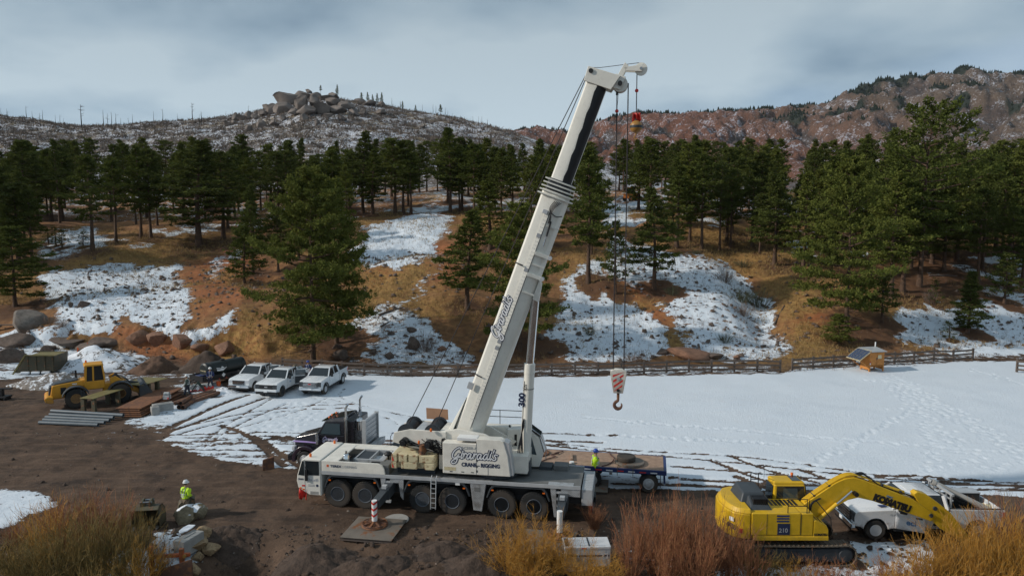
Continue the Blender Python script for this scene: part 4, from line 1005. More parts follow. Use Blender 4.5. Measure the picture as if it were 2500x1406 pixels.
# driver's cab
cp = [(11.12, .56), (11.82, .58), (12.42, .92), (12.5, 1.30), (12.46, 1.62), (12.2, 2.44), (12.05, 2.50), (11.12, 2.50)]
cabo = MB().prism(cp, 'y', -1.45, 1.5).build('driver_cab', MAT['cab_white'], c, .05)
MB().prism([(11.24, 1.66), (11.98, 1.62), (12.0, 2.40), (11.24, 2.40)], 'y', 1.497, 1.512).build('door_window', MAT['glass'], cabo)
MB().prism([(12.06, 1.60), (12.40, 1.62), (12.16, 2.38), (12.06, 2.38)], 'y', 1.497, 1.512).build('quarter_window', MAT['glass'], cabo)
MB().prism([(12.472, 1.62), (12.215, 2.40), (12.245, 2.41), (12.50, 1.63)], 'y', -1.35, 1.40).build('windscreen', MAT['glass'], cabo)
for x in (11.18, 12.03): box('door_gap', MAT['dark_grey'], cabo, x - .006, x + .006, 1.498, 1.506, .62, 2.44)
MB().box(11.86, 11.98, 1.52, 1.60, 1.35, 1.95).tube([(11.95, 1.5, 2.2), (11.95, 1.6, 2.1), (11.93, 1.58, 1.9)], .018, 6).build('mirror', MAT['black'], cabo, .02)
box('step_opening', MAT['concrete'], cabo, 11.3, 11.75, 1.498, 1.508, .63, .78, .02)
for x, z in ((12.28, .93), (12.12, .86)): box('marker_light', MAT['amber'], cabo, x - .06, x + .06, 1.30, 1.515, z - .03, z + .03)
box('tail_lamp', MAT['red'], cabo, 12.02, 12.2, 1.498, 1.51, 1.02, 1.10)
script_sign('door_lettering', cabo, (11.93, 1.505, 1.33), (-1, 0, 0), (0, 0, 1), .62, MAT['letter_grey'], MAT['letter_white'], .16, .14)
text('unit_number', 'CR0501', .13, MAT['letter_navy'], cabo, (12.44, 1.505, 1.36), (-1, 0, 0), (0, 0, 1), .02, .25, width=.34)
for z in (1.13, 1.06): box('door_stripe', MAT['letter_grey'], cabo, 11.5, 11.85, 1.502, 1.507, z - .018, z + .018)
MB().lathe([(.07, 0), (.07, .006)], 'y', (11.36, 1.502, 1.10), 16).build('door_badge', MAT['letter_navy'], cabo)
for x, y in ((11.85, 1.15), (11.5, -1.15)): MB().lathe([(.05, 0), (.065, .03), (.065, .13), (.04, .18), (.01, .19)], 'z', (x, y, 2.50), 12).build('beacon', MAT['amber'], c)
def flag(name, parent, o, dx, dz, m, fold=.06):
    mb = MB(); n = 7; vs = []
    for i in range(n):
        for j in range(4): vs.append((o[0] + dx * i / (n-1) + .02 * math.sin(i * 1.9 + j), o[1] + fold * math.sin(i * 2.3 + j * .6), o[2] - dz * j / 3 - .03 * math.sin(i * 1.3) * j))
    mb.add(vs, [(i*4+j, i*4+j+1, (i+1)*4+j+1, (i+1)*4+j) for i in range(n-1) for j in range(3)])
    ob = mb.build(name, m, parent); so = ob.modifiers.new('thick', 'SOLIDIFY'); so.thickness = .006; return ob
flag('warning_flag', c, (12.38, 1.45, .88), -.42, .55, MAT['red'])
flag('warning_flag', c, (-2.75, 1.3, .95), -.12, .6, MAT['red'])
# fenders, skirts, steps
def fender(xa, xb, s):
    o = [(xa, 1.02), (xa + .16, 1.46), (xa + .34, 1.72), (xa + .5, 1.755), (xb - .5, 1.755), (xb - .34, 1.72), (xb - .16, 1.46), (xb, 1.02)]
    i = [(xb - .07, 1.02), (xb - .24, 1.42), (xb - .42, 1.6), (xa + .42, 1.6), (xa + .24, 1.42), (xa + .07, 1.02)]
    f = MB().prism(o + i, 'y', s * .92, s * 1.46).build('fender', MAT['charcoal'], c, .02)
    for x in (xa + .32, xb - .32): box('marker_light', MAT['amber'], f, x - .06, x + .06, s * 1.45, s * 1.475, 1.40, 1.46)
    MB().prism([(xa + .42, 1.58), (xa + .1, 1.02), (xb - .1, 1.02), (xb - .42, 1.58)], 'y', s * .80, s * .82).build('wheel_well', MAT['black'], c)
for s in (1, -1):
    for xa, xb in ((7.92, 11.0), (3.22, 6.72), (-.82, 2.40)): fender(xa, xb, s)
    MB().prism([(7.93, 1.75), (7.80, .75), (7.66, .75), (7.66, 1.75)], 'y', s * 1.36, s * 1.47).build('skirt', MAT['tread_plate'], c)
    MB().prism([(7.40, 1.75), (7.40, 1.40), (7.25, 1.5), (6.95, 1.5), (6.86, .80), (6.72, .62), (6.70, 1.75)], 'y', s * 1.36, s * 1.47).build('skirt', MAT['tread_plate'], c)
    MB().prism([(3.22, 1.75), (3.05, .34), (2.62, .30), (2.40, 1.75)], 'y', s * 1.3, s * 1.48).build('tool_locker', MAT['tread_plate'], c, .02)
    MB().prism([(-.82, 1.75), (-1.02, .26), (-1.14, .26), (-1.10, 1.75)], 'y', s * 1.36, s * 1.47).build('skirt', MAT['tread_plate'], c)
    MB().prism([(-1.36, 1.75), (-1.36, .95), (-1.5, 1.35), (-2.3, 1.35), (-2.3, 1.75)], 'y', s * 1.36, s * 1.47).build('skirt', MAT['tread_plate'], c)
    for x0 in (7.53, -1.235):
        for z in (.42, .78, 1.12, 1.46): box('step', MAT['alu'], c, x0 - .135, x0 + .135, s * 1.30, s * 1.46, z, z + .11)
box('locker_door', MAT['deck_grey'], c, 2.72, 3.0, 1.482, 1.492, 1.32, 1.54); box('notice', MAT['white'], c, 3.75, 3.98, 1.462, 1.475, 1.58, 1.72)
lad = MB()
for x in (4.92, 5.18): lad.tube([(x, 1.50, 2.02), (x + .02, 1.60, 1.9), (x + .06, 1.62, .30)], .022, 6)
lo = lad.build('ladder', MAT['alu'], c)
for k in range(7): z = .38 + k * .25; MB().tube([(4.98 - .02*k/7, 1.615, z), (5.24 - .03*k/7, 1.615, z)], .018, 6).build('rung', MAT['alu'], lo)
# rear body and lamp box
MB().box(-2.9, -2.36, -1.25, 1.42, .92, 1.74).build('rear_box', MAT['alu'], c, .02)
rb = MB()
for k in range(12): rb.box(-2.86, -2.40, -1.2 + k * .22, -1.1 + k * .22, 1.742, 1.752)
rb.build('box_tread', MAT['tread_plate'], c)
box('rear_bumper', MAT['dark_grey'], c, -2.95, -2.8, -1.2, 1.2, .5, .62); box('hitch', MAT['black'], c, -3.0, -2.3, -.2, .2, .62, .9, .02)
box('equipment_case', MAT['deck_grey'], c, -1.5, -.75, -1.4, -.7, 1.846, 2.1, .03)
# outriggers
def outrigger(x, s, reach, mat_top):
    y0, y1, y2 = 1.0, 2.25, reach - .02
    b = MB().hexa([(x-.24, s*y0, .92), (x+.24, s*y0, .92), (x+.24, s*y1, .88), (x-.24, s*y1, .88)], [(x-.24, s*y0, 1.5), (x+.24, s*y0, 1.5), (x+.24, s*y1, 1.46), (x-.24, s*y1, 1.46)]).build('outrigger_box', MAT['charcoal'], c, .015)
    box('rope_guide', MAT['alu'], b, x - .12, x + .12, s*(y1 - .22), s*(y1 + .02), 1.45, 1.62, .01)
    MB().hexa([(x-.18, s*(y1-.3), .92), (x+.18, s*(y1-.3), .92), (x+.18, s*y2, .98), (x-.18, s*y2, .98)], [(x-.18, s*(y1-.3), 1.41), (x+.18, s*(y1-.3), 1.41), (x+.18, s*y2, 1.36), (x-.18, s*y2, 1.36)]).build('outrigger_beam', MAT['charcoal'], c, .012)
    j = MB().cyl((x, s*(reach + .1), .42), (x, s*(reach + .1), 1.42), .135, n=20).build('jack', MAT['white'], c)
    for k in range(3 if x > 0 else 0):           # red chevrons wrapped on the jack
        z = .62 + k * .3; vs = []; nn = 12
        for i in range(nn + 1):
            a = -math.pi * .62 + 1.24 * math.pi * i / nn + math.pi / 2 * s; dz = abs(i / nn - .5) * .26
            for h in (0, .11): vs.append((x + .1385 * math.cos(a), s*(reach + .1) + .1385 * math.sin(a), z + h + dz))
        MB().add(vs, [(2*i, 2*i+1, 2*i+3, 2*i+2) for i in range(nn)]).build('chevron', MAT['red'], j)
    MB().cyl((x, s*(reach + .1), .30), (x, s*(reach + .1), .45), .085, n=14).build('jack_rod', MAT['steel'], c)
    p = MB().lathe([(.62, .185), (.64, .21), (.60, .25), (.30, .27), (.16, .36), (.12, .42)], 'z', (x, s*(reach + .1), 0), 28).build('foot_pad', MAT['rust'], c)
    rr = MB()
    for k in range(8):
        a = math.pi * k / 4; d = Vector((math.cos(a), math.sin(a), 0)); o = Vector((x, s*(reach + .1), 0)); rr.bar(o + d*.12 + Vector((0,0,.34)), o + d*.58 + Vector((0,0,.28)), .04, .1)
    rr.tube([Vector((x, s*(reach+.1), .3)) + Vector((.6*math.cos(q), .6*math.sin(q), 0)) for q in np.linspace(0, 6.28, 25)[:-1]], .025, 6, True)
    rr.build('pad_rib', MAT['brown_steel'], p)
outrigger(7.46, 1, 3.54, 0); outrigger(-1.49, 1, 3.34, 0); outrigger(7.46, -1, 3.54, 0); outrigger(-1.49, -1, 3.34, 0)
# superstructure
MB().lathe([(1.15, 1.846), (1.2, 1.9), (1.2, 2.05), (1.05, 2.12)], 'z', (2.0, 0, 0), 36).build('slewing_ring', MAT['dark_grey'], c)
sp = [(4.63, 2.16), (1.17, 2.16), (1.30, 3.2), (1.52, 3.92), (1.7, 4.0), (2.88, 4.0), (2.92, 3.74), (4.63, 3.74)]
sd = MB().prism(sp, 'y', .85, 1.45).build('machine_house', MAT['crane_white'], c, .03)
box('house_lid', MAT['white'], sd, 2.86, 3.9, .8, 1.40, 3.86, 4.02, .02)
for x in (2.90, 2.30): box('panel_joint', MAT['dark_grey'], sd, x - .008, x + .008, 1.452, 1.458, 2.2, 3.95 if x > 2.5 else 2.75)
for x, z in ((4.2, 2.27), (3.6, 2.28), (3.1, 2.28)): box('vent', MAT['black'], sd, x - .07, x + .07, 1.452, 1.46, z - .02, z + .02)
for z in (2.9, 2.6, 2.35): box('latch', MAT['black'], sd, 2.84, 2.88, 1.452, 1.462, z - .06, z + .06)
box('load_chart', MAT['cw_yellow'], sd, 3.95, 4.55, 1.452, 1.457, 2.32, 2.5)
MB().prism(sp, 'y', -.85, -1.40).build('machine_house', MAT['crane_white'], c, .03)
MB().box(.4, 5.0, -.84, .84, 2.12, 3.05).build('turntable', MAT['crane_white'], c, .04)
for s in (1, -1): MB().prism([(5.0, 2.6), (2.0, 2.6), (1.2, 3.3), (2.6, 4.05), (4.0, 4.25), (5.0, 4.05)], 'y', s*.62, s*.78).build('boom_bracket', MAT['crane_white'], c, .02)
MB().prism([(1.28, 2.2), (1.02, 2.2), (1.25, 3.85), (1.5, 3.95)], 'y', .8, 1.40).build('house_end', MAT['alu'], c, .01)
script_sign('house_lettering', sd, (4.18, 1.456, 2.95), (-1, 0, 0), (0, 0, 1), 2.35, MAT['letter_navy'], MAT['letter_white'], .17, .12)
text('house_name', 'CRANE - RIGGING', .27, MAT['letter_navy'], sd, (3.66, 1.456, 2.58), (-1, 0, 0), (0, 0, 1), .04, width=1.95)
text('model_number', 'AC250-1', .19, MAT['letter_grey'], sd, (3.72, 1.456, 3.46), (-1, 0, 0), (0, 0, 1), .01, .3, width=.8)
text('maker_name', 'TEREX', .17, MAT['letter_navy'], c, (10.62, 1.494, 2.14), (-1, 0, 0), (0, 0, 1), .03, width=.62); text('maker_name', '| DEMAG', .17, MAT['letter_grey'], c, (9.95, 1.494, 2.14), (-1, 0, 0), (0, 0, 1), .0, width=.75)
box('maker_badge', MAT['plastic_orange'], c, 10.70, 10.82, 1.492, 1.497, 2.14, 2.26)
# winches and hydraulics at the tail
for s in (1, -1): MB().prism([(4.6, 3.05), (4.6, 4.1), (6.5, 4.15), (7.35, 3.95), (7.45, 3.45), (6.9, 3.3), (5.6, 3.0)], 'y', s*.78, s*.88).build('winch_frame', MAT['crane_white'], c, .02)
for x, z, r in ((6.75, 3.92, .36), (5.35, 3.98, .34)):
    w = MB().cyl((x, -.72, z), (x, .72, z), r, n=24).build('winch_drum', MAT['black'], c)
    for s in (1, -1): MB().lathe([(r + .1, s*.70), (r + .1, s*.76)], 'y', (x, 0, z), 24).build('drum_flange', MAT['dark_grey'], w)
box('winch_cover', MAT['crane_white'], c, 4.5, 4.95, -.75, .75, 4.02, 4.12, .02); box('winch_cover', MAT['alu'], c, 5.75, 6.25, -.75, .75, 4.05, 4.12, .02)
random.seed(9)
hz = MB()
for k in range(26):
    x, z = random.choice([(6.7, 3.5), (5.3, 3.45), (5.6, 3.5), (4.6, 3.6)]); p = [(x + random.uniform(-.25, .25), .95 + random.uniform(-.1, .2), z + random.uniform(-.25, .25)) for _ in range(3)]
    hz.tube(smooth_path(p + [(4.75 + random.uniform(-.1, .1), .9, 3.0 + random.uniform(-.1, .3))], 4), .02, 5)
hz.build('hydraulic_hoses', MAT['black'], c)
for x, z in ((6.75, 3.55), (5.45, 3.5)): MB().cyl((x, .88, z), (x, 1.25, z), .2, n=16).cyl((x, 1.25, z), (x, 1.45, z), .13, n=14).build('winch_motor', MAT['black'], c)
MB().cyl((5.75, 1.2, 2.96), (5.75, 1.2, 3.5), .16, n=14).box(5.55, 5.95, 1.1, 1.3, 3.1, 3.2).build('lock_pin', MAT['brown_steel'], c)
MB().lathe([(.04, 0), (.06, .04), (.06, .14), (.02, .18)], 'z', (5.35, 1.0, 4.12), 10).build('beacon', MAT['amber'], c); MB().lathe([(.04, 0), (.06, .04), (.06, .14), (.02, .18)], 'z', (5.95, 1.15, 3.5), 10).build('beacon', MAT['amber'], c)
MB().hexa([(5.0, -1.2, 4.15), (6.2, -1.2, 4.15), (6.2, -1.15, 4.15), (5.0, -1.15, 4.15)], [(5.05, -1.3, 4.68), (6.25, -1.3, 4.72), (6.25, -1.25, 4.72), (5.05, -1.25, 4.68)]).build('brown_board', MAT['cardboard'], c)
rl = MB()
for x in (.9, 2.2, 3.4): rl.tube([(x, -1.35, 4.0), (x, -1.35, 4.75)], .02, 6)
for z in (4.4, 4.75): rl.tube([(.9, -1.35, z), (3.4, -1.35, z)], .02, 6)
rl.build('handrail', MAT['black'], c)
# operator's cab on the far side of the boom
def LX(u, v, y):                                 # photo pixel -> crane-local X, Z on the plane Y = y
    d = Vector(ray(u, v)); o = Vector((0, 0, CAM_H)); n = Vector((-math.sin(CR_A), math.cos(CR_A), 0))
    t = ((CR_O - o).dot(n) + y) / d.dot(n); p = o + d * t - CR_O; return p.x * math.cos(CR_A) + p.y * math.sin(CR_A), p.z
q = [LX(u, v, -.75) for u, v in ((1236, 1140), (1316, 1140), (1327, 1105), (1316, 1068), (1290, 1047), (1238, 1047))]
oc = MB().prism([q[0], q[1], q[2], q[3], q[4], q[5]], 'y', -1.75, -.75).build('operator_cab', MAT['cab_white'], c, .05)
w_ = [LX(u, v, -.745) for u, v in ((1276, 1104), (1310, 1110), (1297, 1064), (1280, 1057))]; MB().prism(w_, 'y', -.752, -.735).build('cab_window', MAT['glass_blue'], oc)
w_ = [LX(u, v, -.745) for u, v in ((1256, 1110), (1262, 1110), (1262, 1060), (1256, 1060))]; MB().prism(w_, 'y', -.752, -.735).build('door_slot', MAT['black'], oc)
(xa, za), (xb, zb), (xc, zc), (xd, zd) = q[1], q[2], q[3], q[4]
MB().hexa([(xb-.02, -1.7, zb), (xb-.02, -.8, zb), (xc-.02, -.8, zc), (xc-.02, -1.7, zc)], [(xb-.05, -1.7, zb), (xb-.05, -.8, zb), (xc-.05, -.8, zc), (xc-.05, -1.7, zc)]).build('windscreen', MAT['glass_blue'], oc)
MB().hexa([(xc-.03, -1.7, zc+.03), (xc-.03, -.8, zc+.03), (xd, -.8, zd+.03), (xd, -1.7, zd+.03)], [(xc-.05, -1.7, zc+.05), (xc-.05, -.8, zc+.05), (xd, -.8, zd+.05), (xd, -1.7, zd+.05)]).build('roof_window', MAT['glass'], oc)
MB().tube([(xb - .12, -.76, zb - .3), (xb - .14, -.76, zb + .3), (xc - .08, -.76, zc + .12), (xd, -.76, zd + .14)], .025, 6).build('grab_rail', MAT['chrome'], oc)
box('cab_step', MAT['dark_grey'], c, xb - .45, xa, -1.5, -.7, za - .12, za + .05)
MB().lathe([(.05, 0), (.06, .1), (.02, .15)], 'z', (q[5][0] - .1, -1.0, q[5][1] + .02), 10).build('beacon', MAT['black'], oc)
# telescopic boom: s along the boom, h towards its back, y sideways
AXD, HPD = Vector((-.344, 0, .939)).normalized(), Vector((.939, 0, .344)).normalized(); A0 = Vector((3.50, 0, 4.07))
def bp(s, h, y): return A0 + AXD * s + HPD * h + Vector((0, y, 0))
def bsec(s0, s1, hh, w, name, m, bev=.0, low=0.0):
    pr = [(hh, w*.62), (hh*.86, w*.80), (hh*.05, w), (-hh*.45, w*.93), (-hh*.75, w*.72), (-hh*.95, w*.35), (-hh, 0)]
    ring = pr + [(h, -y) for h, y in pr[-2::-1]]; n = len(ring); mb = MB()
    vs = [bp(s0, h, y) for h, y in ring] + [bp(s1, h - low, y) for h, y in ring]
    mb.add(vs, [tuple(range(n))[::-1], tuple(range(n, 2*n))] + [(i, (i+1) % n, n + (i+1) % n, n + i) for i in range(n)])
    return mb.build(name, m, c, bev, smooth=25)
base = bsec(-1.0, 12.9, .70, .56, 'base_boom', MAT['boom_white'], .015)
MB().hexa([bp(-1.0, .72, -.5), bp(-1.0, .72, .5), bp(-.2, .78, .5), bp(-.2, .78, -.5)], [bp(-1, 1.15, -.4), bp(-1, 1.15, .4), bp(1.6, .72, .4), bp(1.6, .72, -.4)]).build('boom_foot', MAT['boom_white'], c, .03)
st = MB().hexa([bp(.3, -.02, .555), bp(.3, .20, .52), bp(11.9, .20, .52), bp(11.9, -.02, .555)], [bp(.3, -.02, .585), bp(.3, .20, .555), bp(11.9, .20, .555), bp(11.9, -.02, .585)]).build('side_strip', MAT['boom_white'], base)
hl = MB()
for k in range(60):
    for h in (.04, .13): s = .7 + k * .185; hl.hexa([bp(s, h-.012, .586), bp(s, h+.012, .586), bp(s+.03, h+.012, .586), bp(s+.03, h-.012, .586)], [bp(s, h-.012, .588), bp(s, h+.012, .588), bp(s+.03, h+.012, .588), bp(s+.03, h-.012, .588)])
tag(hl.build('strip_hole', MAT['letter_grey'], st), kind='stuff')
sj = MB(); sj.tube([bp(.2, -.05, .585), bp(12.0, -.05, .585)], .012, 5)
for k in range(12): sj.ball(bp(.8 + k, -.05, .59), .025, 8)
sj.build('seam_pipe', MAT['dark_grey'], base)
for s, h in ((4.9, .1), (4.55, .1), (8.75, .08), (10.55, .08)):
    MB().hexa([bp(s, h-.1, .59), bp(s, h+.1, .59), bp(s+.2, h+.1, .59), bp(s+.2, h-.1, .59)], [bp(s, h-.1, .60), bp(s, h+.1, .60), bp(s+.2, h+.1, .60), bp(s+.2, h-.1, .60)]).build('name_plate', MAT['letter_grey'], base, .01)
def brk(s, name='boom_bracket_plate', ext=.12):  # pads standing off the lower flank
    MB().hexa([bp(s, -.70-ext, .40), bp(s, -.05, .57), bp(s+.18, -.05, .57), bp(s+.18, -.70-ext, .40)], [bp(s, -.70-ext, .52), bp(s, -.05, .66), bp(s+.18, -.05, .66), bp(s+.18, -.70-ext, .52)]).build(name, MAT['boom_white'], base, .01)
    MB().cyl(bp(s+.09, -.70-ext, .30), bp(s+.09, -.70-ext, .56), .1, n=12).build('bracket_pin', MAT['alu'], base)
for s in (9.7, 8.6): brk(s)
for s in (9.2, 7.75, 11.2): MB().hexa([bp(s, -.68, .44), bp(s, -.1, .565), bp(s+.08, -.1, .565), bp(s+.08, -.68, .44)], [bp(s, -.72, .50), bp(s, -.1, .61), bp(s+.08, -.1, .61), bp(s+.08, -.72, .50)]).build('stiffener', MAT['boom_white'], base)
MB().hexa([bp(7.55, -.68, -.3), bp(7.55, -.68, .3), bp(8.6, -.68, .3), bp(8.6, -.68, -.3)], [bp(7.5, -1.02, -.25), bp(7.5, -1.02, .25), bp(8.4, -.85, .25), bp(8.4, -.85, -.25)]).build('cylinder_lug', MAT['boom_white'], c, .03)
for k, (s, h) in enumerate(((2.95, .71), (9.0, .71))): MB().tube([bp(s, h, .45), bp(s, h-.2, .60), bp(s, .30, .60)], .035, 6).build('rope_roller', MAT['dark_grey'], base)
MB().hexa([bp(2.15, .55, .57), bp(2.15, .85, .57), bp(2.5, .85, .57), bp(2.5, .55, .57)], [bp(2.15, .55, .66), bp(2.15, .85, .66), bp(2.5, .85, .66), bp(2.5, .55, .66)]).build('lamp_bracket', MAT['alu'], base, .01)
# hydraulic ram, cables and latch just below the collar
MB().tube([bp(11.5, -.25, .62), bp(10.75, -.3, .62)], .05, 8).build('lock_ram', MAT['black'], base); MB().tube([bp(10.75, -.3, .62), bp(10.25, -.32, .62)], .03, 8).build('ram_rod', MAT['chrome'], base)
cb_ = MB()
for k in range(5): cb_.tube(smooth_path([bp(12.5, -.1 - .08*k, .6), bp(12.1, .02 - .05*k, .72), bp(11.8 - .1*k, -.15, .7), bp(11.5, -.22, .64)], 4), .018, 5)
cb_.tube(smooth_path([bp(11.9, -.1, .62), bp(11.8, -.4, .58), bp(11.9, -.66, .4)], 4), .025, 5); cb_.build('boom_cable', MAT['black'], base)
MB().hexa([bp(11.75, .05, .57), bp(11.75, .3, .57), bp(11.95, .3, .57), bp(11.95, .05, .57)], [bp(11.75, .05, .7), bp(11.75, .3, .7), bp(11.95, .3, .7), bp(11.95, .05, .7)]).build('valve_block', MAT['alu'], base, .01)
for k in range(5):                               # ends of the nested sections: five thin collars
    s = 12.62 + k * .19; g = .86 - .03 * k; pr = [(g, .66 - .02*k), (-.1, .70 - .02*k), (-g, .42), (-g, -.42), (-.1, -.70 + .02*k), (g, -.66 + .02*k)]
    n = 6; vs = [bp(s, h, y) for h, y in pr] + [bp(s + .07, h, y) for h, y in pr]
    MB().add(vs, [tuple(range(n))[::-1], tuple(range(n, 2*n))] + [(i, (i+1) % n, n+(i+1) % n, n+i) for i in range(n)]).build('collar', MAT['boom_white'], c, .01)
bsec(12.6, 13.5, .60, .50, 'section_end', MAT['dark_grey'])
inner = bsec(12.6, 18.7, .52, .44, 'inner_boom', MAT['boom_white'], .012, low=.0)
n = 14; vs = []
for i in range(n + 1):                           # worn black grease band on the lower flank
    s = 13.4 + (18.3 - 13.4) * i / n; e = -.08 + .03 * math.sin(i * 2.1) + .05 * (i / n)
    vs += [bp(s, e - .02, .447), bp(s, -.24, .42), bp(s, -.40, .325), bp(s, -.51, .15)]
MB().add(vs, [(4*i+j, 4*i+j+1, 4*i+j+5, 4*i+j+4) for i in range(n) for j in range(3)]).build('grease_band', MAT['black'], inner, smooth=30)
script_sign('boom_lettering', base, bp(5.1, .20, .562), AXD, HPD - Vector((0, .19, 0)), 2.2, MAT['letter_navy'], MAT['letter_white'], .17, .10)
# boom head
hd = MB()
for s in (1, -1):
    hd.prism([(0, 0), (1, 0), (1, 1), (0, 1)], 'y', 0, .001) if False else None
    hd.hexa([bp(18.3, .62, s*.36), bp(18.3, -.75, s*.36), bp(18.3, -.75, s*.50), bp(18.3, .62, s*.50)], [bp(19.0, .66, s*.36), bp(19.05, -.95, s*.36), bp(19.05, -.95, s*.50), bp(19.0, .66, s*.50)])
    hd.hexa([bp(18.45, -.7, s*.30), bp(18.45, -1.15, s*.30), bp(18.45, -1.15, s*.38), bp(18.45, -.7, s*.38)], [bp(19.1, -.7, s*.30), bp(19.1, -1.2, s*.30), bp(19.1, -1.2, s*.38), bp(19.1, -.7, s*.38)])
hd.hexa([bp(18.5, .60, -.36), bp(18.5, .60, .36), bp(18.5, -.5, .36), bp(18.5, -.5, -.36)], [bp(18.85, .60, -.36), bp(18.85, .60, .36), bp(18.85, -.5, .36), bp(18.85, -.5, -.36)])
head = hd.build('boom_head', MAT['boom_white'], c, .02)
for s, h, r in ((18.72, -1.05, .36), (18.82, .45, .2)):
    for y in (-.2, -.07, .07, .2): MB().lathe([(r, y - .05), (r*.9, y - .02), (r*.9, y + .02), (r, y + .05)], 'y', bp(s, h, 0), 24).build('sheave', MAT['boom_white'], head)
    MB().cyl(bp(s, h, -.54), bp(s, h, .56), .11, n=14).build('sheave_pin', MAT['black'], head)
nz = MB()
for s in (1, -1): nz.hexa([bp(18.9, -.75, s*.12), bp(18.9, -1.0, s*.12), bp(18.9, -1.0, s*.2), bp(18.9, -.75, s*.2)], [bp(19.75, -.9, s*.12), bp(19.65, -1.12, s*.12), bp(19.65, -1.12, s*.2), bp(19.75, -.9, s*.2)]); nz.hexa([bp(19.5, -.92, s*.12), bp(19.4, -1.1, s*.12), bp(19.4, -1.1, s*.2), bp(19.5, -.92, s*.2)], [bp(19.95, -1.75, s*.12), bp(19.6, -1.8, s*.12), bp(19.6, -1.8, s*.2), bp(19.95, -1.75, s*.2)])
nose = nz.build('runner_arm', MAT['boom_white'], c, .015)
RUN = bp(19.72, -1.72, 0)
MB().lathe([(.30, -.06), (.26, -.03), (.26, .03), (.30, .06)], 'y', RUN, 24).build('sheave', MAT['boom_white'], nose); MB().cyl(RUN + Vector((0, -.24, 0)), RUN + Vector((0, .24, 0)), .07, n=12).build('sheave_pin', MAT['steel'], nose)
# lift cylinder
cl0, cl1, cl2 = Vector((.66, 0, 2.2)), Vector((.42, 0, 7.55)), Vector((.10, 0, 11.35))
brl = MB().tube([cl0, cl1], [.27, .27], 24).build('lift_cylinder', MAT['boom_white'], c); MB().tube([cl1 - (cl1-cl0).normalized()*.45, cl1 + (cl1-cl0).normalized()*.06], .285, 24).build('gland', MAT['boom_white'], brl); MB().tube([cl0.lerp(cl1, .77), cl0.lerp(cl1, .775)], .29, 20).build('hose_band', MAT['black'], brl)
MB().tube([cl1, cl2], [.205, .205], 24).build('cylinder_rod', MAT['chrome'], c)
MB().tube([cl0.lerp(cl1, .1) + Vector((.22, .2, 0)), cl0.lerp(cl1, .85) + Vector((.22, .2, 0))], .03, 6).build('cylinder_pipe', MAT['crane_white'], brl)
hs = MB()
for k in range(4): hs.tube(smooth_path([cl0 + Vector((.15 - .04*k, .25, .1)), cl0 + Vector((.3 - .08*k, .38, .9)), cl0 + Vector((.1, .3, 1.9 + .1*k)), cl0 + Vector((0, .28, 2.3 + .1*k))], 4), .03, 5)
hs.build('cylinder_hose', MAT['black'], brl)
MB().box(.35, .95, -.4, .4, 1.9, 2.6).build('cylinder_mount', MAT['charcoal'], c, .03)
ud = (cl1 - cl0).normalized(); fr = ud.cross(Vector((0, 1, 0))).normalized()
text('capacity', '300', .42, MAT['letter_navy'], brl, cl0.lerp(cl1, .60) + Vector((0, .272, 0)) - fr*.14, ud, -fr if (ud.cross(-fr)).y > 0 else fr, .05, width=.72)
text('capacity_unit', 'TON', .22, MAT['letter_black'], brl, cl0.lerp(cl1, .755) + Vector((0, .272, 0)) - fr*.07, ud, -fr if (ud.cross(-fr)).y > 0 else fr, .02, width=.34)
# hoist ropes
for (x, z), y, e in (((6.75, 4.28), .15, bp(18.9, .62, .15)), ((5.35, 4.32), -.15, bp(18.95, .60, -.1))): MB().tube([(x, y, z), e], .022, 6).build('hoist_rope', MAT['rope'], c)
HK = [LX(1497, 905, 0), LX(1523, 905, 0)]; HT = [LX(1497, 215, 0), LX(1523, 204, 0)]
for (xb_, zb_), (xt, zt) in zip(HK, HT): MB().tube([(xb_, .0, zb_ - .15), (xb_, .0, zt)], .028, 6).build('hoist_rope', MAT['rope'], c)
MB().cyl((HK[0][0], 0, HT[0][1] + .1), (HK[0][0], 0, HT[0][1] - .35), .06, n=10).build('rope_socket', MAT['dark_grey'], c)
MB().ball((HK[0][0], 0, LX(1497, 272, 0)[1]), .09, 10).build('limit_weight', MAT['red'], c)
MB().tube([(HK[0][0], 0, LX(1497, 268, 0)[1]), bp(18.5, -1.1, .1)], .008, 4).build('switch_cord', MAT['rope'], c)
bx, bz = LX(1553, 310, 0); MB().tube([(bx, 0, bz + .3), (bx, 0, RUN.z)], .022, 6).build('runner_rope', MAT['rope'], c); MB().ball((bx, 0, LX(1553, 222, 0)[1]), .09, 10).build('limit_weight', MAT['red'], c)
MB().tube([bp(19.05, .55, 0), bp(19.2, .1, 0), RUN + Vector((.1, 0, .3))], .015, 5).build('runner_rope', MAT['rope'], c)
# hook block and ball hang from the ropes: things of their own
def hook_geo(mb, o, k, y=0):
    pts = [(0, .0), (0, -.22), (.02, -.3), (.14, -.4), (.17, -.55), (.06, -.68), (-.1, -.66), (-.18, -.52), (-.14, -.42)]
    mb.tube([(o[0] + a * k, o[1] + y, o[2] + b * k) for a, b in [tuple(q) for q in smooth_path(pts, 3)]], [k * r for r in np.interp(np.linspace(0, 1, 25), [0, .3, .65, 1], [.06, .075, .09, .02])], 8)
(hx0, hz0), (hx1, hz1) = HK; hxm = (hx0 + hx1) / 2; zt_, zb_ = LX(1510, 900, 0)[1], LX(1510, 958, 0)[1]
hb = thing('hook_block', 'red and white striped hook block hanging on two ropes over the snow', 'hook block', crane_world(hxm, 0, zb_), CR_A)
H_ = zt_ - zb_; w0, w1 = .40, .24
out = [(w1, 0), (w0, H_*.80), (w0*.97, H_*.93), (w0*.4, H_), (-w0*.4, H_), (-w0*.97, H_*.93), (-w0, H_*.80), (-w1, 0)]
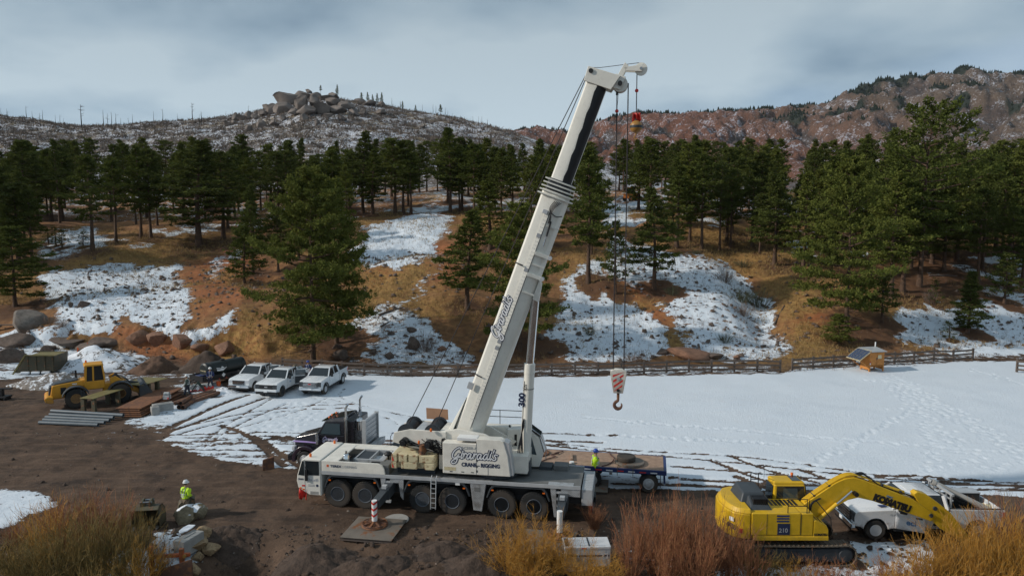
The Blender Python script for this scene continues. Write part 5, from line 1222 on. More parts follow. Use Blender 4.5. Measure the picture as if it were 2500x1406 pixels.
MB().prism(out, 'y', -.16, .16).build('block_body', MAT['crane_white'], hb, .02)
for k in range(4):                               # slanting red bands on the cheek plate
    z0 = H_ * (.06 + .22 * k); q = []
    for xx in (-.30, .30):
        for dz in (0, .11): q.append((xx * (.62 + .38 * min(1, (z0 + dz) / H_ * 1.1)), .163, min(max(z0 + dz + (-xx) * .55 + .1, .1), H_ * .9)))
    MB().add(q, [(0, 1, 3, 2)]).build('warning_band', MAT['red'], hb)
MB().cyl((0, -.19, H_*.62), (0, .19, H_*.62), .09, n=16).build('sheave_pin', MAT['alu'], hb); MB().cyl((0, -.19, H_*.12), (0, .19, H_*.12), .08, n=14).build('trunnion', MAT['black'], hb)
hm = MB(); hm.cyl((0, 0, .05), (0, 0, -.25), .07, n=10); hook_geo(hm, (0, 0, -.1), 1.05); hm.build('hook', MAT['brown_steel'], hb)
bl = thing('overhaul_ball', 'gold and black hoist ball with a red flag hanging from the boom tip', 'hoist ball', crane_world(bx, 0, bz - .5), CR_A)
MB().ball((0, 0, .5), .30, 20).build('ball', MAT['gold'], bl); MB().lathe([(.302, .44), (.306, .5), (.302, .56)], 'z', n=24).build('band', MAT['dark_grey'], bl)
MB().cyl((0, 0, .15), (0, 0, .3), .06, n=10).tube([(0, 0, .2), (.02, 0, .1), (.09, 0, .0), (.03, 0, -.1), (-.07, 0, -.06)], .03, 6).build('hook', MAT['gold'], bl); MB().cyl((0, 0, .78), (0, 0, 1.1), .04, n=8).build('socket', MAT['dark_grey'], bl)
flag('flag', bl, (-.22, 0, 1.15), .4, .35, MAT['red'], .1)
# ballast slabs carried on the front deck
def slab(z0, z1, lab, cut):
    o = thing('ballast_slab', lab, 'counterweight', crane_world(6.2, .1, z0), CR_A); mb = MB(); h = z1 - z0
    mb.box(-1.12, 1.13, -1.3, 1.16, 0, h)
    for a, b in cut: mb.box(a, b, 1.16, 1.34, 0, h)
    mb.build('slab', MAT['cw_yellow'], o, .03)
    MB().prism([(.98, .05), (1.1, .05), (1.1, h - .05)], 'y', 1.342, 1.35).build('warning_mark', MAT['red'], o); return o
slab(2.25, 2.60, 'lower cream ballast slab on the crane front deck', [(-1.12, -.62), (-.22, .62), (.86, 1.13)])
so = slab(2.605, 2.98, 'upper rusty cream ballast slab stacked on the crane front deck', [(-1.12, -.34), (-.26, .22), (.30, .74), (.84, 1.13)])
sb = MB(); sb.box(-1.0, 1.0, -1.1, -.95, 0, .40); sb.box(-1.0, 1.0, .6, .75, 0, .40)
o = thing('support_beam', 'dark steel beams carrying the ballast slabs on the crane deck', 'beam', crane_world(6.2, .1, 1.848), CR_A)
sb.build('beam', MAT['dark_grey'], o)
# steel mats under the outrigger feet and the round pad lid
def mat_plate(name, lab, x, y, rz, sx, sy, h=.18, m='plate_steel', z=0.0):
    o = thing(name, lab, 'steel plate', (x, y, z), rz, 'plates under the outriggers'); t_ = MB().box(-sx, sx, -sy, sy, h - .03, h).build('top_plate', MAT[m], o, .006)
    for yy in (-sy + .06, -sy * .35, sy * .35, sy - .06):
        MB().box(-sx + .03, sx - .03, yy - .05, yy + .05, .015, .03).box(-sx + .03, sx - .03, yy - .012, yy + .012, .03, h - .03).box(-sx+.03, sx-.03, yy-.05, yy+.05, h - .045, h - .0305).build('beam', MAT['charcoal'], o)
    return o
p = crane_world(7.36, 3.95); mat_plate('outrigger_mat', 'rust-brown steel mat under the near front outrigger foot', p.x, p.y, CR_A, 1.25, 1.18, .182)
p = crane_world(-1.0, 4.1); mat_plate('outrigger_mat', 'dusty steel mat under the near rear outrigger beside the white generator', p.x, p.y, CR_A, 1.25, 1.25, .182)
p = crane_world(7.4, -3.7); mat_plate('outrigger_mat', 'steel mat under the far front outrigger behind the crane', p.x, p.y, CR_A, 1.2, 1.1, .182)
mat_plate('outrigger_mat', 'steel mat under the far rear outrigger by the standing worker', 4.05, 38.75, CR_A, 1.3, .95, .182)
p = ground(968, 1270); o = thing('pad_lid', 'round grey composite pad lying beside the front steel mat', 'pad', (p.x, p.y, surf(p.x, p.y))); MB().lathe([(.60, .0), (.62, .03), (.62, .07), (.58, .10), (.02, .11)], 'z', n=32).build('disc', MAT['concrete'], o)
# ------------------------------------------------------------------ pickups
def arch(cx, cz, r, a0=0.0, a1=180.0, n=9): return [(cx + r * math.cos(R_(a0 + (a1 - a0) * i / (n-1))), cz + r * math.sin(R_(a0 + (a1 - a0) * i / (n-1)))) for i in range(n)]
def quad4(name, m, parent, pts, th=.012):
    p = [Vector(q) for q in pts]; n = (p[1] - p[0]).cross(p[2] - p[0]).normalized() * th
    return MB().hexa(p, [q + n for q in p]).build(name, m, parent)
def pickup(label, loc, rz, wb=3.95, front='chrome', paint_m='truck_white', open_rear=None, open_front=False, bed_cover=None, rim='alu', k=1.0, cab_len=2.3, group=None, flare=None):
    v = thing('pickup_truck', label, 'pickup truck', loc, rz, group); v.scale = (k, k, k); P = MAT[paint_m]; W = .985
    xr = -.72 - cab_len; R = .43
    body = [(.93, .62), (.95, 1.0), (.90, 1.20), (.72, 1.27), (-.72, 1.36), (xr, 1.36), (xr, .52), (-.62, .50)] + arch(0, .43, .52, 178, 2) + [(.60, .56)]
    b = MB().prism(body, 'y', -W, W).build('body', P, v, .05)
    MB().hexa([(.80, -.62, 1.235), (.80, .62, 1.235), (-.70, .66, 1.34), (-.70, -.66, 1.34)], [(.70, -.5, 1.285), (.70, .5, 1.285), (-.66, .56, 1.395), (-.66, -.56, 1.395)]).build('bonnet', P, v, .02)
    # greenhouse: glass core, pillars and roof
    zb, zt = 1.355, 1.93; B = [(-.70, .93), (xr + .02, .93)]; Tt = [(-1.38, .75), (xr + .22, .77)]
    gh = MB().hexa([(B[0][0], -B[0][1], zb), (B[0][0], B[0][1], zb), (B[1][0], B[1][1], zb), (B[1][0], -B[1][1], zb)], [(Tt[0][0], -Tt[0][1], zt), (Tt[0][0], Tt[0][1], zt), (Tt[1][0], Tt[1][1], zt), (Tt[1][0], -Tt[1][1], zt)]).build('cab_glass', MAT['glass'], v)
    MB().hexa([(Tt[0][0]+.06, -.79, 1.87), (Tt[0][0]+.06, .79, 1.87), (Tt[1][0]-.04, .80, 1.87), (Tt[1][0]-.04, -.80, 1.87)], [(Tt[0][0]-.12, -.70, 1.965), (Tt[0][0]-.12, .70, 1.965), (Tt[1][0]+.1, .70, 1.965), (Tt[1][0]+.1, -.70, 1.965)]).build('roof', P, v, .03)
    for s in (1, -1):
        MB().bar((B[0][0]+.01, s*.925, zb), (Tt[0][0]+.01, s*.755, zt), .09, .07).build('pillar', P, v)
        MB().bar((B[1][0]+.05, s*.935, zb), (Tt[1][0]-.02, s*.775, zt), .10, .16).build('pillar', P, v)
        xm = (B[0][0] + B[1][0]) / 2 - .12; MB().bar((xm, s*.938, zb), (xm - .02, s*.775, zt), .07, .05).build('pillar', P, v)
        for x in (-.78, xm, xr + .06): box('door_gap', MAT['dark_grey'], v, x - .007, x + .007, s*(W - .002), s*(W + .004), .62, 1.34)
        for x in (xm + .16, xr + .25): box('door_handle', MAT['black' if front == 'black' else 'chrome'], v, x - .1, x + .1, s*W, s*(W + .03), 1.16, 1.20, .008)
        m_ = MB().box(-.98, -.86, s*1.06, s*1.26, 1.32, 1.60); m_.bar((-.92, s*.95, 1.40), (-.92, s*1.1, 1.42), .08, .06); m_.build('mirror', MAT['black'], v, .02)
        box('running_board', MAT['black'], v, xr + .1, -.75, s*.86, s*1.03, .42, .49, .01)
        # front lamp
        box('headlight', MAT['lamp_glass'], v, .80, .955, s*.62, s*.965, .93, 1.16, .03)
        box('fog_lamp', MAT['lamp_glass'], v, .90, .985, s*.62, s*.82, .60, .70, .02)
        if flare: MB().prism(arch(0, .43, .60, 176, 4) + arch(0, .43, .52, 4, 176), 'y', s*W, s*(W + .05)).build('wheel_flare', MAT[flare], v)
        # bed side
        xe = -wb - 1.12; bs = [(xr - .04, .58), (xr - .04, 1.40), (xe, 1.38), (xe, .66), (-wb - .58, .58)] + arch(-wb, .43, .52, 178, 2)[::-1][::-1]
        bs = [(xr - .04, .52), (xr - .04, 1.40), (xe, 1.38), (xe, .66)] + [q for q in arch(-wb, .43, .52, 170, 10)]
        MB().prism(bs, 'y', s*(W - .09), s*W).build('bed_side', P, v, .02)
        box('bed_rail', MAT['black'], v, xe + .02, xr - .06, s*(W - .13), s*(W - .02), 1.395, 1.42)
        box('tail_lamp', MAT['red'], v, xe - .01, xe + .1, s*(W - .12), s*(W + .006), .95, 1.30)
        if flare: MB().prism(arch(-wb, .43, .60, 176, 4) + arch(-wb, .43, .52, 4, 176), 'y', s*W, s*(W + .05)).build('wheel_flare', MAT[flare], v)
        for x in (0, -wb): wheel(v, x, s*.84, .43, 'pickup', .43, .29, .25, 0, rim, .07)
    box('bed_floor', MAT['dark_grey'], v, xe, xr - .04, -.88, .88, .82, .88); box('tailgate', P, v, xe, xe + .07, -.88, .88, .68, 1.37, .015); box('bed_front', P, v, xr - .10, xr - .04, -.88, .88, .85, 1.39)
    box('underbody', MAT['black'], v, xe + .2, .6, -.7, .7, .36, .60)
    for s in (-wb, 0): MB().cyl((s, -.8, .43), (s, .8, .43), .07, n=8).build('axle', MAT['black'], v)
    # face
    if front == 'black':
        g = box('grille', MAT['black'], v, .90, .975, -.62, .62, .80, 1.14, .02); box('badge', MAT['letter_grey'], g, .975, .985, -.14, .14, .92, 1.02, .03)
        for s in (1, -1): box('lamp_frame', MAT['dark_grey'], v, .88, .965, s*.63, s*.97, .80, 1.16, .02)
        box('bumper', P, v, .86, 1.06, -.98, .98, .58, .78, .05); box('air_dam', MAT['black'], v, .82, 1.0, -.95, .95, .36, .56, .03)
    elif front == 'chrome':
        g = box('grille', MAT['chrome'], v, .90, .975, -.60, .60, .78, 1.16, .03)
        for z in (.84, .93, 1.02, 1.10): box('grille_slot', MAT['black'], g, .968, .985, -.52, .52, z - .022, z + .022)
        box('bumper', MAT['chrome'], v, .86, 1.08, -.98, .98, .52, .76, .05); box('air_dam', MAT['black'], v, .82, 1.02, -.92, .92, .36, .52, .03)
    elif front == 'bars':
        g = box('grille', MAT['black'], v, .90, .98, -.66, .66, .76, 1.18, .02)
        for z in (.82, .93, 1.04, 1.15): box('grille_bar', MAT['chrome'], g, .975, .992, -.62, .62, z - .02, z + .02)
        text('grille_badge', 'GMC', .13, MAT['red'], g, (.995, -.17, .99), (0, 1, 0), (0, 0, 1), .05)
        for s in (1, -1): box('lamp_strip', MAT['dark_grey'], v, .86, .965, s*.66, s*.97, .80, 1.20, .03)
        box('bumper', MAT['chrome'], v, .86, 1.07, -.98, .98, .50, .74, .05); box('air_dam', MAT['black'], v, .84, 1.04, -.75, .75, .40, .52, .02)
    box('licence_plate', MAT['letter_white'], v, 1.06, 1.09, -.15, .15, .56, .70)
    if open_rear:                                 # a door swung open
        s, which = open_rear; x1 = -.78 if which == 'front' else (B[0][0] + B[1][0]) / 2 - .12; L = 1.05
        M4 = Matrix.Translation((x1, s*(W + .02), 0)) @ Matrix.Rotation(s * R_(-62), 4, 'Z')
        dm = MB().box(-L, 0, -.04, .04, .60, 1.36).xf(M4); od = dm.build('door', P, v, .02)
        fr = MB(); fr.bar((-.04, 0, 1.36), (-.22 if which == 'front' else -.06, 0, 1.86), .06, .05); fr.bar((-L + .04, 0, 1.36), (-L + .08, 0, 1.86), .06, .05); fr.bar((-.2, 0, 1.87), (-L + .06, 0, 1.87), .06, .05); fr.xf(M4).build('door_frame', P, od)
        MB().hexa([(-L+.06, -.008, 1.36), (-.05, -.008, 1.36), (-.05, .008, 1.36), (-L+.06, .008, 1.36)], [(-L+.1, -.008, 1.85), (-.2, -.008, 1.85), (-.2, .008, 1.85), (-L+.1, .008, 1.85)]).xf(M4).build('door_glass', MAT['glass_blue'], od)
        MB().box(-L + .06, -.05, .042, .05, .66, 1.3).xf(M4).build('door_trim', MAT['dark_grey'], od)
    if bed_cover == 'soft': box('bed_cover', MAT['black'], v, xe + .05, xr - .1, -.87, .87, 1.36, 1.40, .01)
    if bed_cover == 'load':
        for i in range(7): x = -wb + .9 - i * .28; MB().ball((x, -.5 + .33 * (i % 4), 1.4 + .1 * (i % 3)), .26, 10, (1, .9, .8)).build('bed_load', MAT[['navy', 'khaki', 'tarp', 'green_box'][i % 4]], v)
    return v
def place_by_wheel(px, heading, side_y=.98):     # truck origin (front axle) from the pixel of its front-left tyre foot
    p = ground(*px); a = math.radians(heading); l = Vector((-math.sin(a), math.cos(a), 0)); q = p - l * side_y; return Vector((q.x, q.y, surf(q.x, q.y) + .0)), a
l_, a_ = place_by_wheel((624, 955), 258); pickup('white pickup with a chrome face, leftmost of the three parked in a row', l_, a_, 3.7, 'chrome', open_rear=(1, 'rear'), rim='alu', group='pickups parked by the fence')
l_, a_ = place_by_wheel((691, 969), 259); f2 = pickup('white pickup with a black grille, middle of the three parked in a row', l_, a_, 3.85, 'black', open_rear=(1, 'rear'), rim='black', bed_cover='load', group='pickups parked by the fence'); text('door_print', 'eci', .26, MAT['letter_blue'], f2, (-1.15, .99, .95), (-1, 0, 0), (0, 0, 1), .02)
l_, a_ = place_by_wheel((796, 963), 261); pickup('white pickup with a barred grille and covered bed, rightmost of three parked', l_, a_, 3.8, 'bars', rim='alu', bed_cover='soft', flare='black', group='pickups parked by the fence')
# work pickup behind the digger, its front door open
ra = math.radians(178.5); rp = ground(2137, 1318)
ram = pickup('muddy white work pickup with an open front door behind the yellow excavator', (rp.x, rp.y + 1.0, surf(rp.x, rp.y + 1.0)), ra, 4.3, 'bars', 'ram_white', rim='alu', k=1.08, cab_len=2.35)
for ch in list(ram.children):
    if ch.name.startswith('grille'):
        for g in list(ch.children):
            if g.name.startswith('grille_badge'): bpy.data.objects.remove(g)
M4 = Matrix.Translation((-.80, 1.0, 0)) @ Matrix.Rotation(R_(-24), 4, 'Z')
rd = MB().box(-1.12, 0, -.04, .04, .55, 1.36).xf(M4).build('door', MAT['ram_white'], ram, .02)
fr = MB(); fr.bar((-.03, 0, 1.36), (-.42, 0, 1.84), .06, .05); fr.bar((-1.09, 0, 1.36), (-1.04, 0, 1.86), .06, .06); fr.bar((-.40, 0, 1.86), (-1.04, 0, 1.88), .06, .05); fr.xf(M4).build('door_frame', MAT['ram_white'], rd)
MB().hexa([(-1.06, -.008, 1.36), (-.05, -.008, 1.36), (-.05, .008, 1.36), (-1.06, .008, 1.36)], [(-1.03, -.008, 1.85), (-.42, -.008, 1.82), (-.42, .008, 1.82), (-1.03, .008, 1.85)]).xf(M4).build('door_glass', MAT['glass'], rd)
MB().box(-.42, -.14, .05, .26, 1.30, 1.56).xf(M4).build('mirror', MAT['black'], rd, .03); MB().box(-1.0, -.75, .04, .075, 1.12, 1.17).xf(M4).build('handle', MAT['black'], rd, .01)
ux = M4.to_3x3() @ Vector((-1, 0, 0)); text('door_print', 'eci', .34, MAT['letter_blue'], rd, M4 @ Vector((-.40, .045, .80)), ux, (0, 0, 1), .03)
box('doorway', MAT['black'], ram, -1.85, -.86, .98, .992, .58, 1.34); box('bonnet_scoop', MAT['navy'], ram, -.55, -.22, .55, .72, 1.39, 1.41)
box('roof_hatch', MAT['white'], ram, -2.1, -1.6, -.35, .25, 1.967, 1.985); text('fender_print', 'PC 15', .1, MAT['letter_grey'], ram, (-.58, .99, 1.1), (-1, 0, 0), (0, 0, 1), .02)
rk = MB()
for y in (.85, -.85): rk.bar((-3.18, y, 1.4), (-3.18, y, 2.02), .07, .07); 
rk.bar((-3.18, -1.0, 2.03), (-3.18, 1.0, 2.03), .10, .09); rk.bar((-3.24, -.9, 1.75), (-3.24, .9, 1.75), .05, .05)
for y in (-.5, 0, .5): rk.bar((-3.18, y, 1.4), (-3.18, y, 2.0), .04, .04)
rk.build('headache_rack', MAT['alu'], ram)
rm_w = lambda x, y, z: Vector((rp.x, rp.y + 1.0, surf(rp.x, rp.y + 1.0))) + Matrix.Rotation(ra, 3, 'Z') @ (Vector((x, y, z)) * 1.08)
pp = thing('grey_pipe', 'fat grey plastic pipe slanting from the pickup rack into its bed', 'pipe', rm_w(-4.4, .1, .9))
pa, pb = rm_w(-3.0, -.35, 2.13), rm_w(-5.35, .45, 1.05); d_ = (pb - pa); o_ = rm_w(-4.4, .1, .9)
MB().tube([pa - o_, pb - o_], .13, 20).build('pipe_wall', MAT['pvc'], pp); MB().lathe([(.1, -.004), (.1, .004)], 'z', n=20).xf(Matrix.Translation(pa - o_ - d_.normalized() * .002) @ d_.to_track_quat('Z', 'Y').to_matrix().to_4x4()).build('pipe_bore', MAT['dark_grey'], pp); MB().tube([pa - o_ + d_.normalized()*.02, pa - o_ + d_.normalized() * .16], .155, 20).build('pipe_collar', MAT['pvc'], pp)
tb = thing('toolbox', 'black lidded toolbox standing in the bed of the work pickup', 'toolbox', rm_w(-4.55, -.55, .88), ra); MB().box(-.6, .6, -.25, .3, 0, .82).build('case', MAT['black'], tb, .02); MB().box(-.62, .62, -.28, .32, .82, .87).build('lid', MAT['alu'], tb, .01)
jc = thing('water_jug', 'beige jug beside the toolbox in the pickup bed', 'jug', rm_w(-5.2, .05, .88), ra); MB().lathe([(.2, 0), (.24, .04), (.24, .36), (.16, .44), (.1, .46)], 'z', n=16).build('jug_body', MAT['cw_yellow'], jc); MB().cyl((0, 0, .46), (0, 0, .52), .1, n=12).build('cap', MAT['white'], jc)

# ------------------------------------------------------------------ excavator
ex = thing('excavator', 'yellow tracked excavator with its boom reaching right across the pickup', 'excavator', (12.6, 31.2, -.06), 0)
EY = MAT['exc_yellow']; e = ex
def ep(u, v, y): p = at_y(u, v, y + 31.2); return p.x - 12.6, p.z + .06     # pixel -> excavator-local X, Z on the plane Y = y
for s in (-1, 1):
    yc = s * 1.2; x0, x1, r = -1.85, 1.85, .46
    loop = [(x, .03) for x in np.linspace(x0, x1, 16)] + [(x1 + r * math.sin(a), .49 - r * math.cos(a)) for a in np.linspace(.2, math.pi - .2, 9)] + [(x, .95 - .03 * math.sin((x - x0) / (x1 - x0) * math.pi)) for x in np.linspace(x1, x0, 16)] + [(x0 - r * math.sin(a), .49 + r * math.cos(a)) for a in np.linspace(.2, math.pi - .2, 9)]
    tk = MB(); n = len(loop)
    L = np.array(loop); per = np.r_[0, np.cumsum(np.hypot(*(np.roll(L, -1, 0) - L).T))]; tot = per[-1]; Lc = np.vstack([L, L[:1]])
    for k in range(50):
        q = tot * k / 50; a = np.array([np.interp(q, per, Lc[:, 0]), np.interp(q, per, Lc[:, 1])]); q2 = (q + .02) % tot; b = np.array([np.interp(q2, per, Lc[:, 0]), np.interp(q2, per, Lc[:, 1])])
        t_ = (b - a) / (np.hypot(*(b - a)) + 1e-9); nn = np.array([-t_[1], t_[0]]) * -1; hw = tot / 50 * .44
        def pt(al, nr, y): return (a[0] + t_[0]*al + nn[0]*nr, y, a[1] + t_[1]*al + nn[1]*nr)
        tk.hexa([pt(-hw, -.03, yc-.3), pt(hw, -.03, yc-.3), pt(hw, -.03, yc+.3), pt(-hw, -.03, yc+.3)], [pt(-hw, .015, yc-.3), pt(hw, .015, yc-.3), pt(hw, .015, yc+.3), pt(-hw, .015, yc+.3)])
        tk.hexa([pt(-hw*.3, .01, yc-.29), pt(hw*.1, .01, yc-.29), pt(hw*.1, .01, yc+.29), pt(-hw*.3, .01, yc+.29)], [pt(-hw*.3, .045, yc-.29), pt(hw*.1, .045, yc-.29), pt(hw*.1, .045, yc+.29), pt(-hw*.3, .045, yc+.29)])
    tr_ = tag(tk.build('track', M('track_steel', (.13, .105, .08), .8, var=.3, rust=.2), e), kind='stuff')
    MB().prism([(x0, .2), (x1, .2), (x1 + .2, .5), (x1, .78), (x0, .78), (x0 - .2, .5)], 'y', yc - .22, yc + .22).build('track_frame', MAT['dark_grey'], e, .03)
    for x, rr in ((x0, .40), (x1, .40)): MB().lathe([(rr, -.12), (rr, .12), (rr*.7, .25), (.1, .27)] if s > 0 else [(.1, -.27), (rr*.7, -.25), (rr, -.12), (rr, .12)], 'y', (x, yc, .49), 20).build('idler', MAT['dark_grey'], e)
    for k in range(6): MB().cyl((x0 + .4 + k * .58, yc - .23, .2), (x0 + .4 + k * .58, yc + .23, .2), .13, n=12).build('roller', MAT['black'], e)
box('car_body', MAT['dark_grey'], e, -1.1, 1.1, -.95, .95, .45, 1.0, .04); MB().lathe([(.7, .98), (.72, 1.05), (.72, 1.2)], 'z', n=28).build('slewing_ring', MAT['black'], e)
box('revolving_frame', EY, e, -2.2, .75, -1.42, 1.36, 1.20, 1.40, .03)
# curved counterweight
pr = [(-2.3, -1.42), (-2.62, -1.40), (-2.98, -1.2), (-3.22, -.75), (-3.34, 0), (-3.22, .75), (-2.98, 1.2), (-2.62, 1.40), (-2.3, 1.42)]
pr1 = [(a * 1.0 + (.06 if a < -2.5 else 0), b) for a, b in pr]
MB().prism(pr, 'z', 1.22, 2.35).build('counterweight', EY, e, .06); MB().prism(pr1, 'z', 2.35, 2.54, [(a + .12 if a < -2.5 else a, b * .94) for a, b in pr1]).build('counterweight_top', EY, e, .03)
box('tail_reflector', MAT['red'], e, -2.8, -2.65, -1.412, -1.36, 1.5, 1.68); MB().hexa([(-3.12, -1.06, 1.95), (-2.99, -1.24, 1.95), (-3.0, -1.25, 1.95), (-3.13, -1.07, 1.95)], [(-3.12, -1.06, 2.12), (-2.99, -1.24, 2.12), (-3.0, -1.25, 2.12), (-3.13, -1.07, 2.12)]).build('tail_label', MAT['letter_white'], e)
text('tail_print', 'KOMATSU', .3, MAT['letter_navy'], e, (-3.27, -.55, 1.62), (.35, -.94, 0), (0, 0, 1), .03, width=.9)
# right-hand machine compartments, nearest the camera
MB().box(-2.28, -.15, -1.44, -.55, 1.40, 2.40).build('side_cover', EY, e, .05); MB().box(-.13, .38, -1.44, -.62, 1.40, 2.38).build('tank_cover', EY, e, .04)
MB().prism([(.40, 1.25), (.40, 2.05), (.50, 2.08), (.95, 1.85), (1.05, 1.66), (1.05, 1.25)], 'y', -1.44, -.62).build('front_step', EY, e, .03); box('sill', EY, e, -2.2, 1.06, -1.46, -1.30, 1.18, 1.36, .02)
for x in (-1.62, -.15): box('cover_gap', MAT['dark_grey'], e, x - .008, x + .008, -1.448, -1.435, 1.44, 2.36)
for z in (2.28, 2.16, 2.04): box('side_louvre', MAT['navy'], e, -1.20, -.66, -1.452, -1.435, z - .035, z + .035)
box('side_print', MAT['letter_navy'], e, -1.16, -.62, -1.451, -1.436, 1.44, 1.94)
text('size_number', '210', .26, MAT['letter_grey'], e, (-1.1, -1.452, 1.55), (1, 0, 0), (0, 0, 1), .02); text('maker_name', 'KOMATSU', .14, MAT['letter_black'], e, (.43, -1.442, 1.40), (1, 0, 0), (0, 0, 1), .05, width=.56)
for x in (.52, .72): MB().hexa([(x, -1.3, 2.06 - (x-.5)*.5), (x + .12, -1.3, 2.0 - (x-.5)*.5), (x + .12, -.75, 2.0 - (x-.5)*.5), (x, -.75, 2.06 - (x-.5)*.5)], [(x, -1.3, 2.085 - (x-.5)*.5), (x + .12, -1.3, 2.025 - (x-.5)*.5), (x + .12, -.75, 2.025 - (x-.5)*.5), (x, -.75, 2.085 - (x-.5)*.5)]).build('step_grip', MAT['black'], e)
# engine hood with its louvres
hp = [(-2.55, -.62), (-2.6, .95), (-1.35, .95), (-1.30, -.62)]
MB().hexa([(a, b, 2.38) for a, b in hp], [(-2.35, -.40, 2.92), (-2.35, .75, 3.0), (-1.45, .75, 3.0), (-1.42, -.40, 2.92)]).build('engine_hood', MAT['charcoal'], e, .08)
MB().hexa([(-2.3, -1.15, 2.38), (-2.3, -.35, 2.38), (-1.25, -.35, 2.38), (-1.25, -1.15, 2.38)], [(-2.15, -.95, 2.55), (-2.15, -.38, 2.85), (-1.4, -.38, 2.80), (-1.4, -.95, 2.52)]).build('hood_slope', MAT['charcoal'], e, .05)
lv = MB()
for k in range(8): lv.box(-2.05 + k * .085, -2.0 + k * .085, -.93, -.45, 2.60, 2.86)
lv.xf(Matrix.Translation((0, .02, -.05))); lv.build('hood_louvre', MAT['black'], e)
box('deck_plate', EY, e, -1.25, .35, -.60, .28, 2.20, 2.36, .02)
for k in range(7): box('deck_vent', MAT['black'], e, -1.12 + k * .18, -1.0 + k * .18, -.5, .15, 2.362, 2.37)
for pts in ([(-.72, -1.40, 2.38), (-.72, -1.40, 3.0), (.10, -1.40, 3.0), (.10, -1.40, 2.38)], [(-.72, -1.40, 2.7), (.10, -1.40, 2.7)], [(.2, -1.38, 2.4), (.2, -1.38, 2.95), (.5, -1.38, 2.92), (1.15, -1.38, 2.15), (1.2, -1.38, 1.55)], [(-1.55, .98, 2.4), (-1.55, .98, 3.35), (-1.5, .5, 3.42), (-1.2, .5, 3.42), (-1.2, .98, 3.3), (-1.2, .98, 2.4)], [(-1.55, .98, 3.0), (-1.2, .98, 3.0)]): MB().tube(pts, .022, 6).build('handrail', MAT['black'], e)
# operator's cab on the far side
cb0 = [(-.75, .32), (.98, .32), (.98, 1.36), (-.75, 1.36)]; cabx = MB().hexa([(-.75, .32, 1.40), (.92, .32, 1.40), (.92, 1.36, 1.40), (-.75, 1.36, 1.40)], [(-.68, .36, 3.0), (.72, .36, 3.0), (.72, 1.32, 3.0), (-.68, 1.32, 3.0)]).build('cab', EY, e, .09)
MB().hexa([(-.72, .38, 3.0), (.74, .38, 3.0), (.74, 1.30, 3.0), (-.72, 1.30, 3.0)], [(-.62, .46, 3.10), (.64, .46, 3.10), (.64, 1.22, 3.10), (-.62, 1.22, 3.10)]).build('cab_roof', EY, e, .04)
quad4('side_window', MAT['glass'], cabx, [(-.60, .318, 2.0), (.80, .318, 2.0), (.66, .338, 2.90), (-.56, .338, 2.90)], -.02); quad4('roof_window', MAT['glass'], cabx, [(.18, .5, 3.102), (.58, .5, 3.102), (.58, 1.18, 3.102), (.18, 1.18, 3.102)]); quad4('rear_window', MAT['glass'], cabx, [(-.745, .45, 2.1), (-.745, 1.25, 2.1), (-.70, 1.25, 2.9), (-.70, .45, 2.9)], -.02); quad4('windscreen', MAT['glass'], cabx, [(.885, .42, 1.8), (.885, 1.28, 1.8), (.752, 1.24, 2.92), (.752, .44, 2.92)], .02)
quad4('window_glare', MAT['glass_blue'], cabx, [(-.30, .300, 2.12), (.40, .300, 2.12), (.36, .322, 2.82), (-.28, .322, 2.82)], -.006)
MB().tube([(-.9, 1.1, 3.0), (-.9, 1.1, 3.6)], .008, 4).build('aerial', MAT['black'], e); MB().lathe([(.05, 0), (.07, .05), (.05, .12)], 'z', (.45, 1.25, 3.1), 10).build('beacon', MAT['amber'], e)
# boom, stick, bucket and rams
bm_ = [ep(u, v, -.2) for u, v in ((1948, 1262), (1952, 1240), (1968, 1226), (2040, 1178), (2062, 1168), (2085, 1165), (2110, 1172), (2230, 1218), (2268, 1245), (2285, 1262), (2272, 1272), (2245, 1262), (2130, 1222), (2095, 1214), (2070, 1220), (1985, 1268))]
boom = MB().prism(bm_, 'y', -.22, .22).build('boom', EY, e, .03)
stk = [ep(u, v, -.2) for u, v in ((2232, 1206), (2240, 1200), (2262, 1206), (2290, 1226), (2322, 1252), (2346, 1282), (2392, 1340), (2384, 1352), (2330, 1310), (2296, 1290), (2268, 1262), (2246, 1234))]
stick = MB().prism(stk, 'y', -.19, .19).build('stick', EY, e, .03)
bk = [ep(u, v, 0) for u, v in ((2392, 1336), (2410, 1352), (2408, 1392), (2370, 1412), (2330, 1402), (2336, 1378), (2362, 1352))]; bo = MB().prism(bk, 'y', -.55, .55).build('bucket', MAT['brown_steel'], e, .03)
for k in range(5): MB().hexa([(bk[4][0] + .12, -.5 + .23*k, bk[4][1] + .12), (bk[4][0] + .12, -.40 + .23*k, bk[4][1] + .12), (bk[4][0] + .05, -.40 + .23*k, bk[4][1] - .02), (bk[4][0] + .05, -.5 + .23*k, bk[4][1] - .02)], [(bk[4][0] - .12, -.47 + .23*k, bk[4][1] + .02), (bk[4][0] - .12, -.43 + .23*k, bk[4][1] + .02), (bk[4][0] - .12, -.43 + .23*k, bk[4][1]), (bk[4][0] - .12, -.47 + .23*k, bk[4][1])]).build('tooth', MAT['steel'], bo)
def ram_(name, a, b, split, r, y):
    a, b = Vector((a[0], y, a[1])), Vector((b[0], y, b[1])); m_ = a.lerp(b, split); o = MB().tube([a, m_], r, 14).build(name, EY, e); MB().tube([m_, b], r * .6, 12).build('ram_rod', MAT['chrome'], o); return o
for y in (-.36, .36): ram_('boom_ram', ep(1988, 1276, y), ep(2080, 1198, y), .60, .085, y)
MB().cyl((ep(2080, 1198, 0)[0], -.46, ep(2080, 1198, 0)[1]), (ep(2080, 1198, 0)[0], .46, ep(2080, 1198, 0)[1]), .10, n=16).build('ram_pin', MAT['black'], e)
